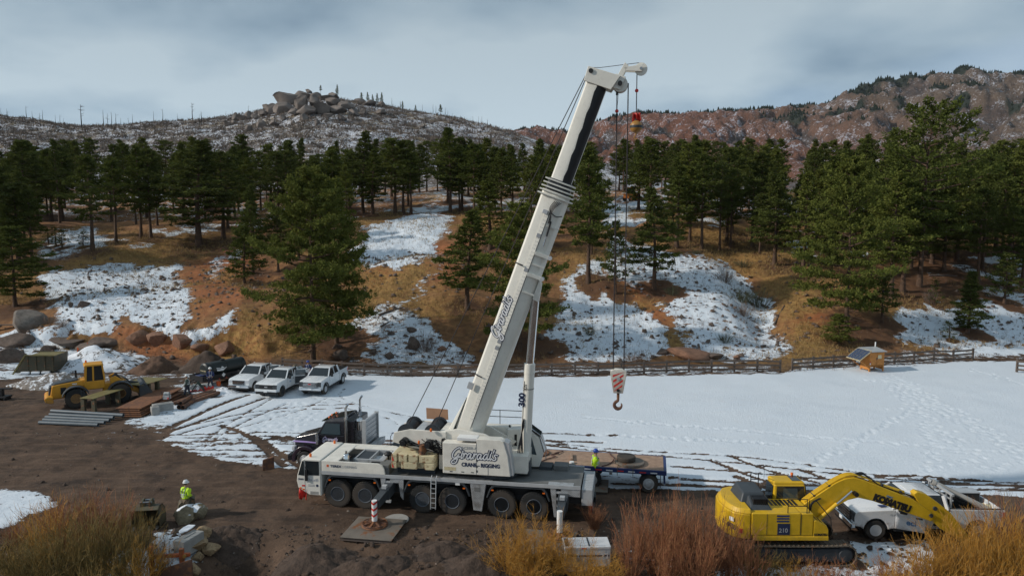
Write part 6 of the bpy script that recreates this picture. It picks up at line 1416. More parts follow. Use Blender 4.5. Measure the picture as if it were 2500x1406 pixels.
ram_('stick_ram', ep(2122, 1174, 0), ep(2238, 1212, 0), .72, .09, 0); ram_('bucket_ram', ep(2262, 1212, 0), ep(2350, 1300, 0), .6, .075, 0)
for u, v in ((2272, 1257), (2282, 1240)): q = ep(u, v, -.2); MB().cyl((q[0], -.27, q[1]), (q[0], .27, q[1]), .09, n=14).build('pivot_pin', MAT['dark_grey'], e)
hs = MB()
for k in range(6):
    y = -.15 + .06 * k; hs.tube(smooth_path([(a, y, b + .05) for a, b in [ep(u, v, -.2) for u, v in ((1965, 1228), (2000, 1203), (2050, 1172), (2085, 1163), (2130, 1176))]], 4), .022, 5)
hs.build('boom_pipe', EY, boom)
hs = MB()
for k in range(4): hs.tube(smooth_path([(a, -.1 + .05*k, b) for a, b in [ep(u, v - k, -.2) for u, v in ((2090, 1165), (2110, 1160), (2128, 1172), (2160, 1190), (2230, 1214), (2268, 1240), (2290, 1250), (2296, 1275), (2286, 1290))]], 4), .022, 5)
for k in range(2): hs.tube(smooth_path([(a, -.24, b) for a, b in [ep(u + 3*k, v, -.2) for u, v in ((1975, 1270), (1978, 1230), (2000, 1215))]], 4), .03, 5)
hs.build('hydraulic_hose', MAT['black'], boom)
for u, v in ((1988, 1212), (2025, 1188), (2155, 1186), (2200, 1203)): q = ep(u, v, -.2); box('pipe_clamp', MAT['dark_grey'], boom, q[0] - .04, q[0] + .04, -.2, .2, q[1], q[1] + .08)
qa, qb = ep(2131, 1219, -.225), ep(2221, 1250, -.225); ux = Vector((qb[0] - qa[0], 0, qb[1] - qa[1])); text('boom_print', 'KOMATSU', .40, MAT['letter_black'], boom, (qa[0], -.225, qa[1]), ux, Vector((-ux.z, 0, ux.x)), .09, width=ux.length)
qa = ep(2163, 1213, -.225); text('boom_print_small', 'PMC', .16, MAT['letter_blue'], boom, (qa[0], -.225, qa[1]), ux, Vector((-ux.z, 0, ux.x)), .02)

# ------------------------------------------------------------------ road tractor and flatbed trailer
TA = math.radians(169); tf = Vector((math.cos(TA), math.sin(TA), 0)); TR0 = Vector((8.62, 38.95, 0))
tl = thing('flatbed_trailer', 'long flatbed trailer with a wooden deck and blue frame behind the crane', 'trailer', TR0, TA); L = 14.3
for s in (1, -1):
    MB().box(0, L, s*1.20, s*1.28, 1.08, 1.31).build('side_rail', MAT['navy'], tl, .01); MB().box(.1, L - 1, s*.45, s*.57, .80, 1.2).build('main_beam', MAT['navy'], tl, .01)
    for k in range(22): box('reflective_tape', MAT['red' if k % 2 else 'letter_white'], tl, .5 + k * .6, .86 + k * .6, s*1.28, s*1.285, 1.13, 1.19)
    for x in (.95, 4.05): wheel(tl, x, s*1.02, .52, 'trail', .52, .46, .30, 0, 'alu', -.05)
for k in range(9): box('deck_plank', MAT['wood'], tl, .16, L - .05, -1.19 + k * .2655, -1.19 + k * .2655 + .257, 1.27, 1.312 + .002 * (k % 2))
box('tail_plate', MAT['navy'], tl, 0, .15, -1.24, 1.24, 1.05, 1.315, .01); box('tail_bumper', MAT['navy'], tl, .05, .15, -1.1, 1.1, .55, .68); box('bulkhead', MAT['alu'], tl, L - .05, L, -1.25, 1.25, 1.0, 1.5)
for s in (1, -1): box('bumper_post', MAT['navy'], tl, .06, .14, s*.75, s*.85, .6, 1.1); box('mud_flap', MAT['black'], tl, .3, .33, s*.75, s*1.25, .35, 1.0)
for x in (.95, 4.05): MB().cyl((x, -1, .52), (x, 1, .52), .08, n=10).build('axle', MAT['black'], tl)
for s in (1, -1):
    for x in (3.0, 5.4, 6.2, 7, 7.8, 8.6): box('winch', MAT['steel'], tl, x - .08, x + .08, s*1.15, s*1.30, .93, 1.07, .01)
def tw(x, y, z): return TR0 + Matrix.Rotation(TA, 3, 'Z') @ Vector((x, y, z))
tz = 1.316
o = thing('loose_tyre', 'black truck tyre lying flat on the trailer deck', 'tyre', tw(2.2, .35, tz + .16), TA); tm, _ = WHEELS['trail']
link('tyre_ring', tm, o, (0, 0, .13), (math.pi / 2, 0, 0), (1.0, .6, 1.0), MAT['tyre'])
o = thing('road_plate', 'round rusty outrigger pad under the loose tyre on the trailer', 'pad', tw(2.0, .4, tz), TA); MB().lathe([(.8, 0), (.82, .05), (.8, .14), (.02, .15)], 'z', n=32).build('disc', MAT['plate_steel'], o)
o = thing('road_plate', 'round brown outrigger pad on the trailer beside the crane cab', 'pad', tw(7.35, -.35, tz), TA); MB().lathe([(.7, 0), (.72, .04), (.7, .08), (.02, .09)], 'z', n=32).build('disc', MAT['brown_steel'], o)
for i, (x, y, l) in enumerate(((5.3, .1, .5), (4.0, .2, .38))): o = thing('timber_block', ['longer brown timber block across the trailer deck', 'shorter brown timber block on the trailer deck'][i], 'timber', tw(x, y, tz), TA + .12); MB().box(-.07, .07, -l, l, 0, .13).build('timber', MAT['wood'], o, .01)
def chain_thing(lab, pts, w):
    o = thing('tie_chain', lab, 'chain', w(*pts[0]), 0); mb = MB(); b = w(*pts[0]); mb.tube([Vector(q) for q in smooth_path([tuple(w(*p) - b) for p in pts], 5)], .03, 6); mb.build('chain_links', MAT['chain'], o); return o
chain_thing('slack tie-down chain heaped on the trailer near the crane cab', [(6.9, 1.1, tz + .03), (6.6, .6, tz + .04), (6.2, .2, tz + .06), (6.5, -.1, tz + .05), (6.1, -.5, tz + .04), (6.3, -.2, tz + .12), (5.9, -.9, tz + .04)], tw)
chain_thing('tie-down chain laid across the trailer beside the loose tyre', [(3.5, 1.2, tz + .03), (3.2, .9, tz + .03), (2.95, .3, tz + .04), (2.9, -.2, tz + .06), (3.1, -.7, tz + .04), (3.2, -1.1, tz + .03)], tw)
st = MB()
for x in (1.75, 2.6): st.tube(smooth_path([(x, .9, .1), (x + .03, 1.22, .03), (x + .05, 1.30, -.1), (x + .05, 1.30, -.4)], 4), .02, 5)
o = thing('tie_strap', 'green tie straps hanging off the trailer edge by the loose tyre', 'strap', tw(0, 0, tz), TA); st.build('strap', MAT['khaki'], o)
# tractor unit
tk = thing('road_tractor', 'black and purple road tractor with chrome stacks behind the crane', 'truck', TR0 + tf * 21.2, TA)
BK, PU = MAT['tractor_black'], MAT['purple']
hood = MB(); hood.hexa([(.95, -.78, .95), (.95, .78, .95), (-.75, 1.0, .95), (-.75, -1.0, .95)], [(.86, -.62, 1.72), (.86, .62, 1.72), (-.75, .84, 2.18), (-.75, -.84, 2.18)]); hood.build('hood', BK, tk, .10)
for s in (1, -1):
    MB().prism(arch(0, .52, .86, 175, -12, 11) + arch(0, .52, .62, -12, 175, 11), 'y', s*.72, s*1.24).build('front_fender', PU, tk, .06)
    wheel(tk, 0, s*1.03, .52, 'trail', .52, .46, .30, 0, 'alu', -.05)
    for x in (-5.0, -6.3):
        wheel(tk, x, s*.98, .52, 'trail', .52, .46, .30, 0, 'alu', -.05); MB().prism(arch(x, .52, .66, 170, 10, 9) + arch(x, .52, .62, 10, 170, 9), 'y', s*.7, s*1.24).build('rear_fender', MAT['dark_grey'], tk)
    MB().cyl((-2.62, s*1.06, .75), (-2.62, s*1.06, 3.3), .10, n=16).build('exhaust_shield', MAT['chrome'], tk)
    MB().tube([(-2.62, s*1.06, 3.3), (-2.62, s*1.06, 3.75), (-2.70, s*1.06, 3.95), (-2.78, s*1.06, 4.02)], .07, 12).build('exhaust_stack', MAT['chrome'], tk)
    MB().cyl((-.85, s*1.22, 1.55), (-.85, s*1.22, 2.2), .09, n=10).bar((-.9, s*1.0, 1.9), (-.85, s*1.2, 1.9), .03, .03).build('mirror', MAT['chrome'], tk)
    box('fuel_tank', MAT['chrome'], tk, -3.4, -1.4, s*.65, s*1.15, .5, 1.05, .12); box('headlight', MAT['lamp_glass'], tk, .72, .92, s*.72, s*1.05, 1.0, 1.25, .04); box('hood_stripe', MAT['letter_purple'], tk, -.7, .85, s*.80, s*.99, 1.52, 1.56)
    quad4('side_window', MAT['glass_blue'], tk, [(-2.25, s*1.075, 2.15), (-1.0, s*1.075, 2.15), (-1.3, s*1.00, 2.80), (-2.2, s*1.00, 2.80)], .012 * -s)
MB().hexa([(-.72, -1.05, .95), (-.72, 1.05, .95), (-2.5, 1.07, .95), (-2.5, -1.07, .95)], [(-.72, -1.05, 2.12), (-.72, 1.05, 2.12), (-2.5, 1.07, 2.12), (-2.5, -1.07, 2.12)]).build('cab_body', BK, tk, .06)
MB().hexa([(-.74, -1.04, 2.12), (-.74, 1.04, 2.12), (-2.5, 1.06, 2.12), (-2.5, -1.06, 2.12)], [(-1.22, -.95, 2.86), (-1.22, .95, 2.86), (-2.5, .98, 2.95), (-2.5, -.98, 2.95)]).build('cab_upper', BK, tk, .05)
MB().hexa([(-1.15, -.98, 2.84), (-1.15, .98, 2.84), (-2.55, 1.0, 2.92), (-2.55, -1.0, 2.92)], [(-1.5, -.8, 3.02), (-1.5, .8, 3.02), (-2.5, .85, 3.20), (-2.5, -.85, 3.20)]).build('cab_roof', BK, tk, .06)
quad4('windscreen', MAT['glass'], tk, [(-.78, -.92, 2.18), (-.78, .92, 2.18), (-1.18, .86, 2.80), (-1.18, -.86, 2.80)], .015)
box('sleeper', BK, tk, -3.15, -2.5, -1.05, 1.05, .95, 3.05, .08); MB().hexa([(-1.02, -.9, 2.86), (-1.02, .9, 2.86), (-1.3, .9, 2.9), (-1.3, -.9, 2.9)], [(-1.0, -.9, 2.9), (-1.0, .9, 2.9), (-1.3, .9, 2.96), (-1.3, -.9, 2.96)]).build('visor', MAT['chrome'], tk)
box('grille', MAT['chrome'], tk, .86, .98, -.55, .55, 1.0, 1.66, .04); box('bumper', BK, tk, .85, 1.15, -1.18, 1.18, .42, .80, .06); box('frame', MAT['black'], tk, -7.0, .6, -.45, .45, .72, .98)
for x, y in ((-1.25, 0), (-1.3, .5), (-1.3, -.5)): MB().ball((x, y, 3.02), .07, 8).build('roof_lamp', MAT['amber'], tk)
rk = box('cargo_rack', MAT['alu'], tk, -3.75, -3.62, -1.0, 1.0, 1.3, 3.05, .02)
for k in range(6): box('rack_slat', MAT['steel'], rk, -3.78, -3.752, -.96, .96, 1.45 + k * .26, 1.60 + k * .26)
for y in (-.98, .98): box('rack_post', MAT['alu'], rk, -3.85, -3.6, y - .05, y + .05, 1.0, 3.12, .01)
MB().prism([(-3.85, 1.5), (-4.3, 1.62), (-4.3, 1.25), (-3.85, 1.05)], 'y', -.9, .9).build('chain_tray', MAT['alu'], rk, .01)
box('catwalk', MAT['deck_grey'], tk, -5.0, -3.5, -.6, .6, .99, 1.05); box('fifth_wheel', MAT['black'], tk, -6.1, -5.2, -.5, .5, .98, 1.15, .04); box('deck_plate', MAT['deck_grey'], tk, -6.9, -5.3, -.75, .75, 1.16, 1.2)
MB().lathe([(.16, 0), (.18, .1), (.18, .5), (.22, .55), (.16, .7), (.02, .72)], 'z', (-3.35, .75, 2.45), 14).build('air_cleaner', MAT['chrome'], tk)
sl_ = MB(); sl_.tube([(-5.1, .3, 1.0), (-5.1, .3, 2.0), (-5.25, .3, 2.25), (-5.5, .3, 2.2)], .02, 6)
pts = [(-5.5 - 1.4 * t + 0, .3 + .07 * math.sin(t * 60), 2.2 - .75 * t - .25 * math.sin(t * math.pi) + .07 * math.cos(t * 60)) for t in np.linspace(0, 1, 90)]; sl_.tube(pts, .014, 4); sl_.build('air_line', MAT['navy'], tk)
script_sign('door_lettering', tk, (-1.12, 1.082, 1.75), (-1, 0, 0), (0, 0, 1), .95, MAT['letter_purple'], MAT['letter_white'], .16, .12); text('door_print', 'CRANE', .15, MAT['letter_purple'], tk, (-1.25, 1.08, 1.50), (-1, 0, 0), (0, 0, 1), .02, width=.6); text('door_print', 'RIGGING', .15, MAT['letter_white'], tk, (-1.2, 1.08, 1.34), (-1, 0, 0), (0, 0, 1), .02, width=.75)

# ------------------------------------------------------------------ wheel loader
LA = R_(33); ld = thing('wheel_loader', 'orange-yellow articulated wheel loader parked at the left of the yard', 'wheel loader', (-34.95, 56.35, surf(-34.95, 56.35)), LA); LY = MAT['loader_yellow']
for x in (0, 3.1):
    for s in (1, -1): wheel(ld, x, s*1.02, .78, 'loader', .78, .58, .36, 22, 'loader_yellow', .1); MB().prism(arch(x, .78, .98, 165, 20, 9) + arch(x, .78, .90, 20, 165, 9), 'y', s*.72, s*1.34).build('fender', MAT['charcoal'], ld, .02)
MB().hexa([(-1.75, -.62, .75), (-1.75, .62, .75), (.75, .62, .85), (.75, -.62, .85)], [(-1.55, -.60, 1.85), (-1.55, .60, 1.85), (.75, .62, 2.12), (.75, -.62, 2.12)]).build('engine_cover', LY, ld, .10)
MB().hexa([(-1.62, -.52, 1.84), (-1.62, .52, 1.84), (.2, .56, 2.06), (.2, -.56, 2.06)], [(-1.3, -.42, 2.0), (-1.3, .42, 2.0), (.2, .45, 2.20), (.2, -.45, 2.20)]).build('engine_hood', MAT['charcoal'], ld, .06)
MB().prism([(-1.7, .55), (-2.05, .70), (-2.1, 1.0), (-1.9, 1.12), (-1.5, 1.05), (-1.5, .55)], 'y', -1.15, 1.15).build('counterweight', LY, ld, .07)
MB().hexa([(-1.86, -.45, .85), (-1.86, .45, .85), (-1.7, .45, .8), (-1.7, -.45, .8)], [(-1.72, -.42, 1.75), (-1.72, .42, 1.75), (-1.55, .42, 1.75), (-1.55, -.42, 1.75)]).build('radiator_grille', MAT['charcoal'], ld, .02)
for s in (1, -1):
    box('tail_lamp', MAT['red'], ld, -2.1, -2.03, s*.75, s*1.0, .9, 1.02, .02)
    for x in (-1.0, -.45): box('side_vent', MAT['black'], ld, x, x + .38, s*.605, s*.63, 1.1, 1.65, .02)
MB().cyl((.1, .3, 2.15), (.1, .3, 2.75), .08, n=12).build('exhaust', MAT['black'], ld); box('lower_cab', LY, ld, .6, 2.05, -.72, .72, 1.25, 1.95, .08)
cg = MB().hexa([(.72, -.70, 1.95), (.72, .70, 1.95), (2.05, .70, 1.95), (2.05, -.70, 1.95)], [(.80, -.66, 3.12), (.80, .66, 3.12), (1.92, .66, 3.12), (1.92, -.66, 3.12)]).build('cab_glass', MAT['glass'], ld)
for x0, x1 in ((.72, .80), (2.05, 1.92), (1.25, 1.28)):
    for s in (1, -1): MB().bar((x0, s*.70, 1.9), (x1, s*.66, 3.14), .12, .10).build('cab_post', LY, cg)
MB().hexa([(.62, -.78, 3.12), (.62, .78, 3.12), (2.05, .78, 3.12), (2.05, -.78, 3.12)], [(.72, -.70, 3.26), (.72, .70, 3.26), (1.95, .70, 3.26), (1.95, -.70, 3.26)]).build('cab_roof', LY, ld, .05); MB().lathe([(.05, 0), (.07, .03), (.07, .16), (.02, .2)], 'z', (.85, .5, 3.26), 10).build('beacon', MAT['amber'], ld)
box('front_frame', LY, ld, 1.9, 3.5, -.5, .5, .7, 1.6, .06)
for s in (1, -1): MB().prism([(2.4, 2.0), (2.8, 2.15), (4.6, .75), (4.45, .5), (2.5, 1.5)], 'y', s*.5, s*.66).build('lift_arm', LY, ld, .03); ll = MB().tube([(2.3, s*.3, 1.0), (3.8, s*.3, 1.1)], .08, 10).build('lift_ram', MAT['chrome'], ld)
MB().prism([(2.6, 2.0), (2.9, 2.3), (3.4, 1.6), (4.5, 1.35), (4.4, 1.2), (3.2, 1.4)], 'y', -.12, .12).build('tilt_linkage', MAT['dark_grey'], ld)
MB().prism([(4.45, .25), (4.45, 1.25), (4.75, 1.45), (5.0, 1.3), (4.75, 1.15), (4.7, .45), (5.7, .12), (5.7, .06), (4.6, .10)], 'y', -1.35, 1.35).build('bucket', MAT['charcoal'], ld, .02)
for s in (1, -1): MB().prism([(4.5, .12), (4.5, 1.3), (5.0, 1.3), (5.65, .12)], 'y', s*1.33, s*1.37).build('bucket_side', MAT['charcoal'], ld)
hl_ = MB(); hl_.tube([(.55, -.8, .55), (.55, -1.3, .7), (.55, -1.3, 1.6)], .02, 5)
for k in range(4): hl_.tube([(.35, -1.3, .45 + .3*k), (.75, -1.3, .45 + .3*k)], .025, 5)
hl_.tube([(.35, -1.3, .4), (.35, -1.3, 1.5)], .02, 5); hl_.build('access_ladder', MAT['charcoal'], ld); box('maker_decal', MAT['letter_white'], ld, -.2, .12, -.632, -.62, 1.8, 1.88)

# ------------------------------------------------------------------ black fuel tank trailer
FA = R_(56); fp = ground(500, 944); ft = thing('tank_trailer', 'black fuel tank trailer with hazard diamonds beside the parked pickups', 'tank trailer', (fp.x - .5, fp.y + .2, surf(fp.x, fp.y)), FA)
MB().box(-.3, 4.8, -1.0, 1.0, .55, .68).build('frame', MAT['black'], ft, .02); MB().tube([(.35, 0, 1.35), (.45, 0, 1.35), (4.3, 0, 1.35), (4.4, 0, 1.35)], [.55, .68, .68, .55], 24).build('tank', MAT['tank_black'], ft)
for x in (.9, 2.4, 3.9): MB().tube([(x, .69 * math.cos(a), 1.35 + .69 * math.sin(a)) for a in np.linspace(0, 6.28, 25)[:-1]], .02, 5, True).build('tank_band', MAT['black'], ft)
MB().cyl((2.3, 0, 2.0), (2.3, 0, 2.14), .2, n=14).build('filler', MAT['black'], ft); MB().tube([(3.6, 0, 2.0), (3.6, 0, 2.3), (3.8, 0, 2.3)], .03, 6).build('vent_pipe', MAT['black'], ft)
for s in (1, -1):
    MB().box(-.3, 4.8, s*.95, s*1.02, .68, 1.02).build('side_board', MAT['black'], ft); wheel(ft, 2.9, s*1.12, .38, 'ft', .38, .24, .22, 0, 'alu', .03); wheel(ft, 3.75, s*1.12, .38, 'ft', .38, .24, .22, 0, 'alu', .03); MB().prism([(2.4, .7), (2.5, .88), (4.2, .88), (4.3, .7), (4.25, .7), (4.15, .84), (2.55, .84), (2.45, .7)], 'y', s*.98, s*1.28).build('mudguard', MAT['black'], ft)
    for x in (.2, 1.7): MB().prism([(x, .70), (x + .2, .90), (x, 1.10), (x - .2, .90)], 'y', s*1.021, s*1.032).build('hazard_diamond', MAT['letter_white'], ft)
    for k in range(6): box('reflector', MAT['red'], ft, .5 + .7*k, .62 + .7*k, s*1.02, s*1.03, .58, .64)
MB().add([(1.3, -.69, 1.25), (1.9, -.69, 1.2), (2.3, -.685, 1.5), (2.1, -.67, 1.45), (1.8, -.66, 1.62), (1.7, -.67, 1.48), (1.25, -.66, 1.55)], [(0, 1, 2, 3, 4, 5, 6)]).build('tank_logo', MAT['letter_white'], ft)
text('tank_number', '719-543-3888', .15, MAT['cw_yellow'], ft, (.335, .40, 1.30), (0, -1, 0), (0, 0, 1), .02, width=.8); box('pump_box', MAT['navy'], ft, -.25, .3, -.35, .35, .68, 1.05, .03); box('front_board', MAT['black'], ft, -.36, -.3, -1.0, 1.0, .55, 1.05)
MB().tube([(-.3, .4, .6), (-1.4, 0, .55), (-.3, -.4, .6)], .05, 6).build('drawbar', MAT['black'], ft); MB().cyl((-1.2, 0, .02), (-1.2, 0, .6), .04, n=8).build('jack_leg', MAT['steel'], ft)
# ------------------------------------------------------------------ fences
def fence(label, pix, n_bays, caps=False):
    pts = [ground(u, v) for u, v in pix]; ls = [0]
    for a, b in zip(pts[:-1], pts[1:]): ls.append(ls[-1] + (b - a).length)
    def along(t): return Vector([np.interp(t * ls[-1], ls, [p[k] for p in pts]) for k in range(3)])
    P = [along(i / n_bays) for i in range(n_bays + 1)]
    for p in P: p.z = surf(p.x, p.y)
    o = thing('rail_fence', label, 'fence', P[0]); rg = np.random.default_rng(len(pix) * 7 + n_bays)
    for i, p in enumerate(P):
        q = p - P[0]; h = 1.22 + .06 * rg.random(); a = Vector((rg.normal() * .015, rg.normal() * .015, 0))
        MB().bar(q + Vector((0, 0, -.2)), q + a + Vector((0, 0, h)), .17, .17).build('post', MAT['fence_wood'], o, .012)
        if i < n_bays:
            r = P[i + 1] - P[0]; off = Vector((0, -.10, 0))
            for z in (.28, .68, 1.08):
                MB().bar(q + off + Vector((-.06, 0, z + rg.normal() * .02)), r + off + Vector((.06, 0, z + rg.normal() * .02)), .045, .17).build('rail', MAT['fence_wood'], o)
    return o
fence('long weathered three-rail fence along the foot of the slope behind the snowfield', [(690, 903), (860, 916), (1100, 918), (1290, 916), (1500, 914), (1700, 909), (1904, 908)], 22)
fence('darker three-rail fence right of the gap, running behind the orange shed', [(1934, 906), (2030, 899), (2110, 895), (2250, 886), (2374, 880)], 9)
fence('short three-rail fence end cut by the right picture edge', [(2482, 908), (2560, 916), (2640, 924)], 3)
# ------------------------------------------------------------------ solar shed
sp_ = ground(2128, 905); sh = thing('solar_shed', 'small orange timber shed with a tilted solar panel on the snowfield', 'shed', (sp_.x, sp_.y, surf(sp_.x, sp_.y)), R_(12)); WN = MAT['wood_new']
for x in (-.75, .75):
    for y in (-.6, .6): MB().box(x - .06, x + .06, y - .06, y + .06, -.1, 1.95).build('post', WN, sh)
for x0, x1, y0, y1 in ((-.8, -.74, -.6, .6), (.74, .8, -.6, .6)):
    for k in range(4): box('wall_board', WN, sh, x0, x1, y0 + .305 * k, y0 + .305 * k + .295, .15, 1.9)
for k in range(5): box('wall_board', WN, sh, -.74 + .298*k, -.74 + .298*k + .288, .58, .64, .15, 1.9)
box('floor', WN, sh, -.75, .75, -.6, .6, .45, .52); 
for k in range(2): box('door_panel', WN, sh, -.70 + .72 * k, -.01 + .72 * k, -.655, -.62, .60 + .0*k, 1.85, .01)
box('door_latch', MAT['dark_grey'], sh, -.06, .06, -.67, -.655, 1.15, 1.35); box('notice', MAT['cw_yellow'], sh, .1, .5, -.662, -.656, 1.25, 1.6); box('sign', MAT['letter_white'], sh, -.78, -.70, -.70, -.66, .7, .85); box('stripe', MAT['red'], sh, -.78, -.70, -.70, -.66, .86, 1.0)
MB().hexa([(-.95, -.8, 1.92), (1.0, -.8, 1.92), (1.0, .8, 2.12), (-.95, .8, 2.12)], [(-.95, -.8, 1.97), (1.0, -.8, 1.97), (1.0, .8, 2.17), (-.95, .8, 2.17)]).build('roof_sheet', MAT['alu'], sh)
pn = MB().hexa([(-2.15, -1.0, 1.15), (-.85, -1.0, 2.05), (-.85, 1.0, 2.05), (-2.15, 1.0, 1.15)], [(-2.18, -1.0, 1.20), (-.88, -1.0, 2.10), (-.88, 1.0, 2.10), (-2.18, 1.0, 1.20)]).build('panel_frame', MAT['cw_yellow'], sh)
for k in range(4): y0 = -.95 + k * .48; MB().hexa([(-2.13, y0, 1.235), (-.93, y0, 2.066), (-.93, y0 + .44, 2.066), (-2.13, y0 + .44, 1.235)], [(-2.14, y0, 1.25), (-.94, y0, 2.08), (-.94, y0 + .44, 2.08), (-2.14, y0 + .44, 1.25)]).build('solar_panel', MAT['solar'], pn)
for y in (-.7, .7): MB().bar((-2.0, y, 1.22), (-.8, y, .3), .07, .07).build('brace', WN, sh)
MB().tube([(.95, .85, 0), (.98, .87, 2.1)], .05, 8).build('mast', WN, sh); MB().tube([(.98, .87, 2.1), (1.0, .88, 2.6)], .06, 8).build('mast_cap', MAT['white'], sh); box('antenna', MAT['red'], sh, .94, 1.02, .80, .90, 1.9, 2.1)
# ------------------------------------------------------------------ yard: steel tables, plates, pipes, blocks
def table(label, top_px, z, legs_px, th=.05):
    T4 = [ground(u, v, z) for u, v in top_px]; c0 = sum(T4, Vector()) / 4; zz = surf(c0.x, c0.y); c0.z = zz; o = thing('steel_table', label, 'trench panel', c0, 0)
    MB().hexa([p - c0 - Vector((0, 0, th)) for p in T4], [p - c0 for p in T4]).build('top_plate', MAT['olive'], o, .01)
    for (a, b) in legs_px:
        p = T4[0] + (T4[1] - T4[0]) * a + (T4[3] - T4[0]) * b - c0; d = (T4[1] - T4[0]).normalized() * .16; w = (T4[3] - T4[0]).normalized() * .10
        q = [p - d - w, p + d - w, p + d + w, p - d + w]; MB().hexa([Vector((k.x, k.y, -.05)) for k in q], [Vector((k.x, k.y, z - zz - th - .001)) for k in q]).build('leg', MAT['olive_dark'], o, .01)
    return o
table('narrow olive steel trench panel standing on legs beside the loader wheel', [(194, 971), (228, 973), (302, 949), (269, 948)], 1.22, [(.12, .06), (.88, .06), (.12, .85), (.88, .85)])
table('wide olive steel trench panel standing on legs behind the steel stack', [(290, 937), (348, 940), (410, 922), (352, 920)], 1.32, [(.12, .1), (.86, .35), (.95, .62), (.12, .8)])
def plate_stack():
    a, b, d = ground(296, 1019), ground(344, 1021), ground(452, 966); ux = (b - a); vy = (d - b); L = vy.length; W = ux.length; rz = math.atan2(vy.y, vy.x)
    labs = ['bottom rusty steel plate of the long stack', 'second rusty steel plate from the bottom of the long stack', 'third steel plate of the long stack, snow showing', 'fourth steel plate of the long stack', 'top brown steel plate of the long stack']
    for k in range(5):
        w = W * (.5 if k < 4 else .62); o = thing('steel_plate', labs[k], 'steel plate', (a + ux * (.5 - .08 * k) + Vector((0, 0, .02 + .11 * k + surf(a.x, a.y)))) + vy * .02 * k, rz + .03 * math.sin(k * 2.3), 'stacked steel plates')
        l = L * (.95 + .05 * math.sin(k * 1.7)); MB().box(0, l, -w * .95, w, 0, .07).build('plate', MAT['brown_steel' if k % 2 else 'rust'], o, .008)
        for s in (-.8, .8): MB().box(.05, l - .05, s * w - .05, s * w + .05, -.04, 0).build('rib', MAT['brown_steel'], o)
plate_stack()
a, d = ground(372, 1000), ground(470, 968)
for k in range(3):
    rz = math.atan2(d.y - a.y, d.x - a.x); p = a.lerp(d, .45) + Vector((.5 + .45 * k, -.4 - .05 * k, 0)); o = thing('sheet_pile', ['rusty sheet pile nearest the long plate stack', 'middle rusty sheet pile beside the plate stack', 'rusty sheet pile nearest the concrete blocks'][k], 'sheet pile', (p.x, p.y, surf(p.x, p.y)), rz, 'sheet piles')
    MB().prism([(-.28, .02), (-.16, .22), (.16, .22), (.28, .02), (.24, .0), (.13, .18), (-.13, .18), (-.24, 0)], 'x', -.3, 4.6 - .3 * k).build('profile', MAT['brown_steel'], o)
def pipe(label, a, b, r, z, m, name='steel_pipe', group=None):
    a, b = ground(*a), ground(*b); z0 = max(surf(a.x, a.y), surf(b.x, b.y)) + z + r; o = thing(name, label, 'pipe', (a.x, a.y, z0 - r), math.atan2(b.y - a.y, b.x - a.x), group); L = (b - a).length
    n = 20; pr = [(r, 0), (r, L), (r * .88, L), (r * .88, L - .25), (.01, L - .26)]
    MB().lathe(pr, 'x', (0, 0, r), n).build('pipe_wall', MAT[m], o); MB().lathe([(r*.86, L - .24), (r*.86, L - .235)], 'x', (0, 0, r), n).build('pipe_bore', MAT['black'], o); return o
for k, (a, b, z, lab) in enumerate((((96, 1036), (240, 1042), 0, 'front blue-grey pipe of the pile on the mud'), ((106, 1030), (256, 1037), 0, 'second blue-grey pipe of the pile'), ((112, 1024), (268, 1032), .02, 'third blue-grey pipe of the pile'), ((122, 1019), (278, 1027), .04, 'fourth blue-grey pipe of the pile'), ((126, 1014), (302, 1025), .16, 'top blue-grey pipe lying slantwise on the pile'))): pipe(lab, a, b, .13, z, 'blue_pipe', 'grey_pipe', 'blue-grey pipes')
for k, (a, b, z) in enumerate((((437, 1000), (462, 982), 0), ((446, 1001), (474, 983), 0), ((441, 999), (467, 982), .26))): pipe(['rusty pipe on the left of the short bundle', 'rusty pipe on the right of the short bundle', 'rusty pipe lying on top of the short bundle'][k], b, a, .17, z, 'brown_steel', 'rusty_pipe', 'short rusty pipes')
def block(label, u, v, rz, l, w, h, z=None, name='concrete_block', m='concrete'):
    p = ground(u, v); o = thing(name, label, 'concrete block', (p.x, p.y, surf(p.x, p.y) - .03 if z is None else z), rz); MB().box(-l/2, l/2, -w/2, w/2, 0, h).build('block', MAT[m], o, .03); MB().box(-l*.3, l*.3, -w*.08, w*.08, h, h + .03).build('key', MAT[m], o, .01); return o
block('concrete block at the left end of the pair by the steel stack', 379, 1012, R_(38), .55, .55, .62); block('longer concrete block of the pair by the steel stack', 398, 1004, R_(38), 1.45, .55, .62)
pmp = thing('small_pump', 'small grey pump machine standing on the steel stack', 'pump', ground(408, 975, .62)); MB().box(-.25, .25, -.2, .2, .05, .35).build('pump_base', MAT['alu'], pmp, .03); MB().cyl((-.2, 0, .45), (.2, 0, .45), .16, n=14).build('motor', MAT['tarp'], pmp); MB().tube([(-.3, -.2, 0), (-.3, -.2, .7), (.3, -.2, .7), (.3, -.2, 0)], .02, 6).build('carry_frame', MAT['black'], pmp); MB().ball((.2, -.25, .15), .07, 8).build('cap', MAT['red'], pmp)
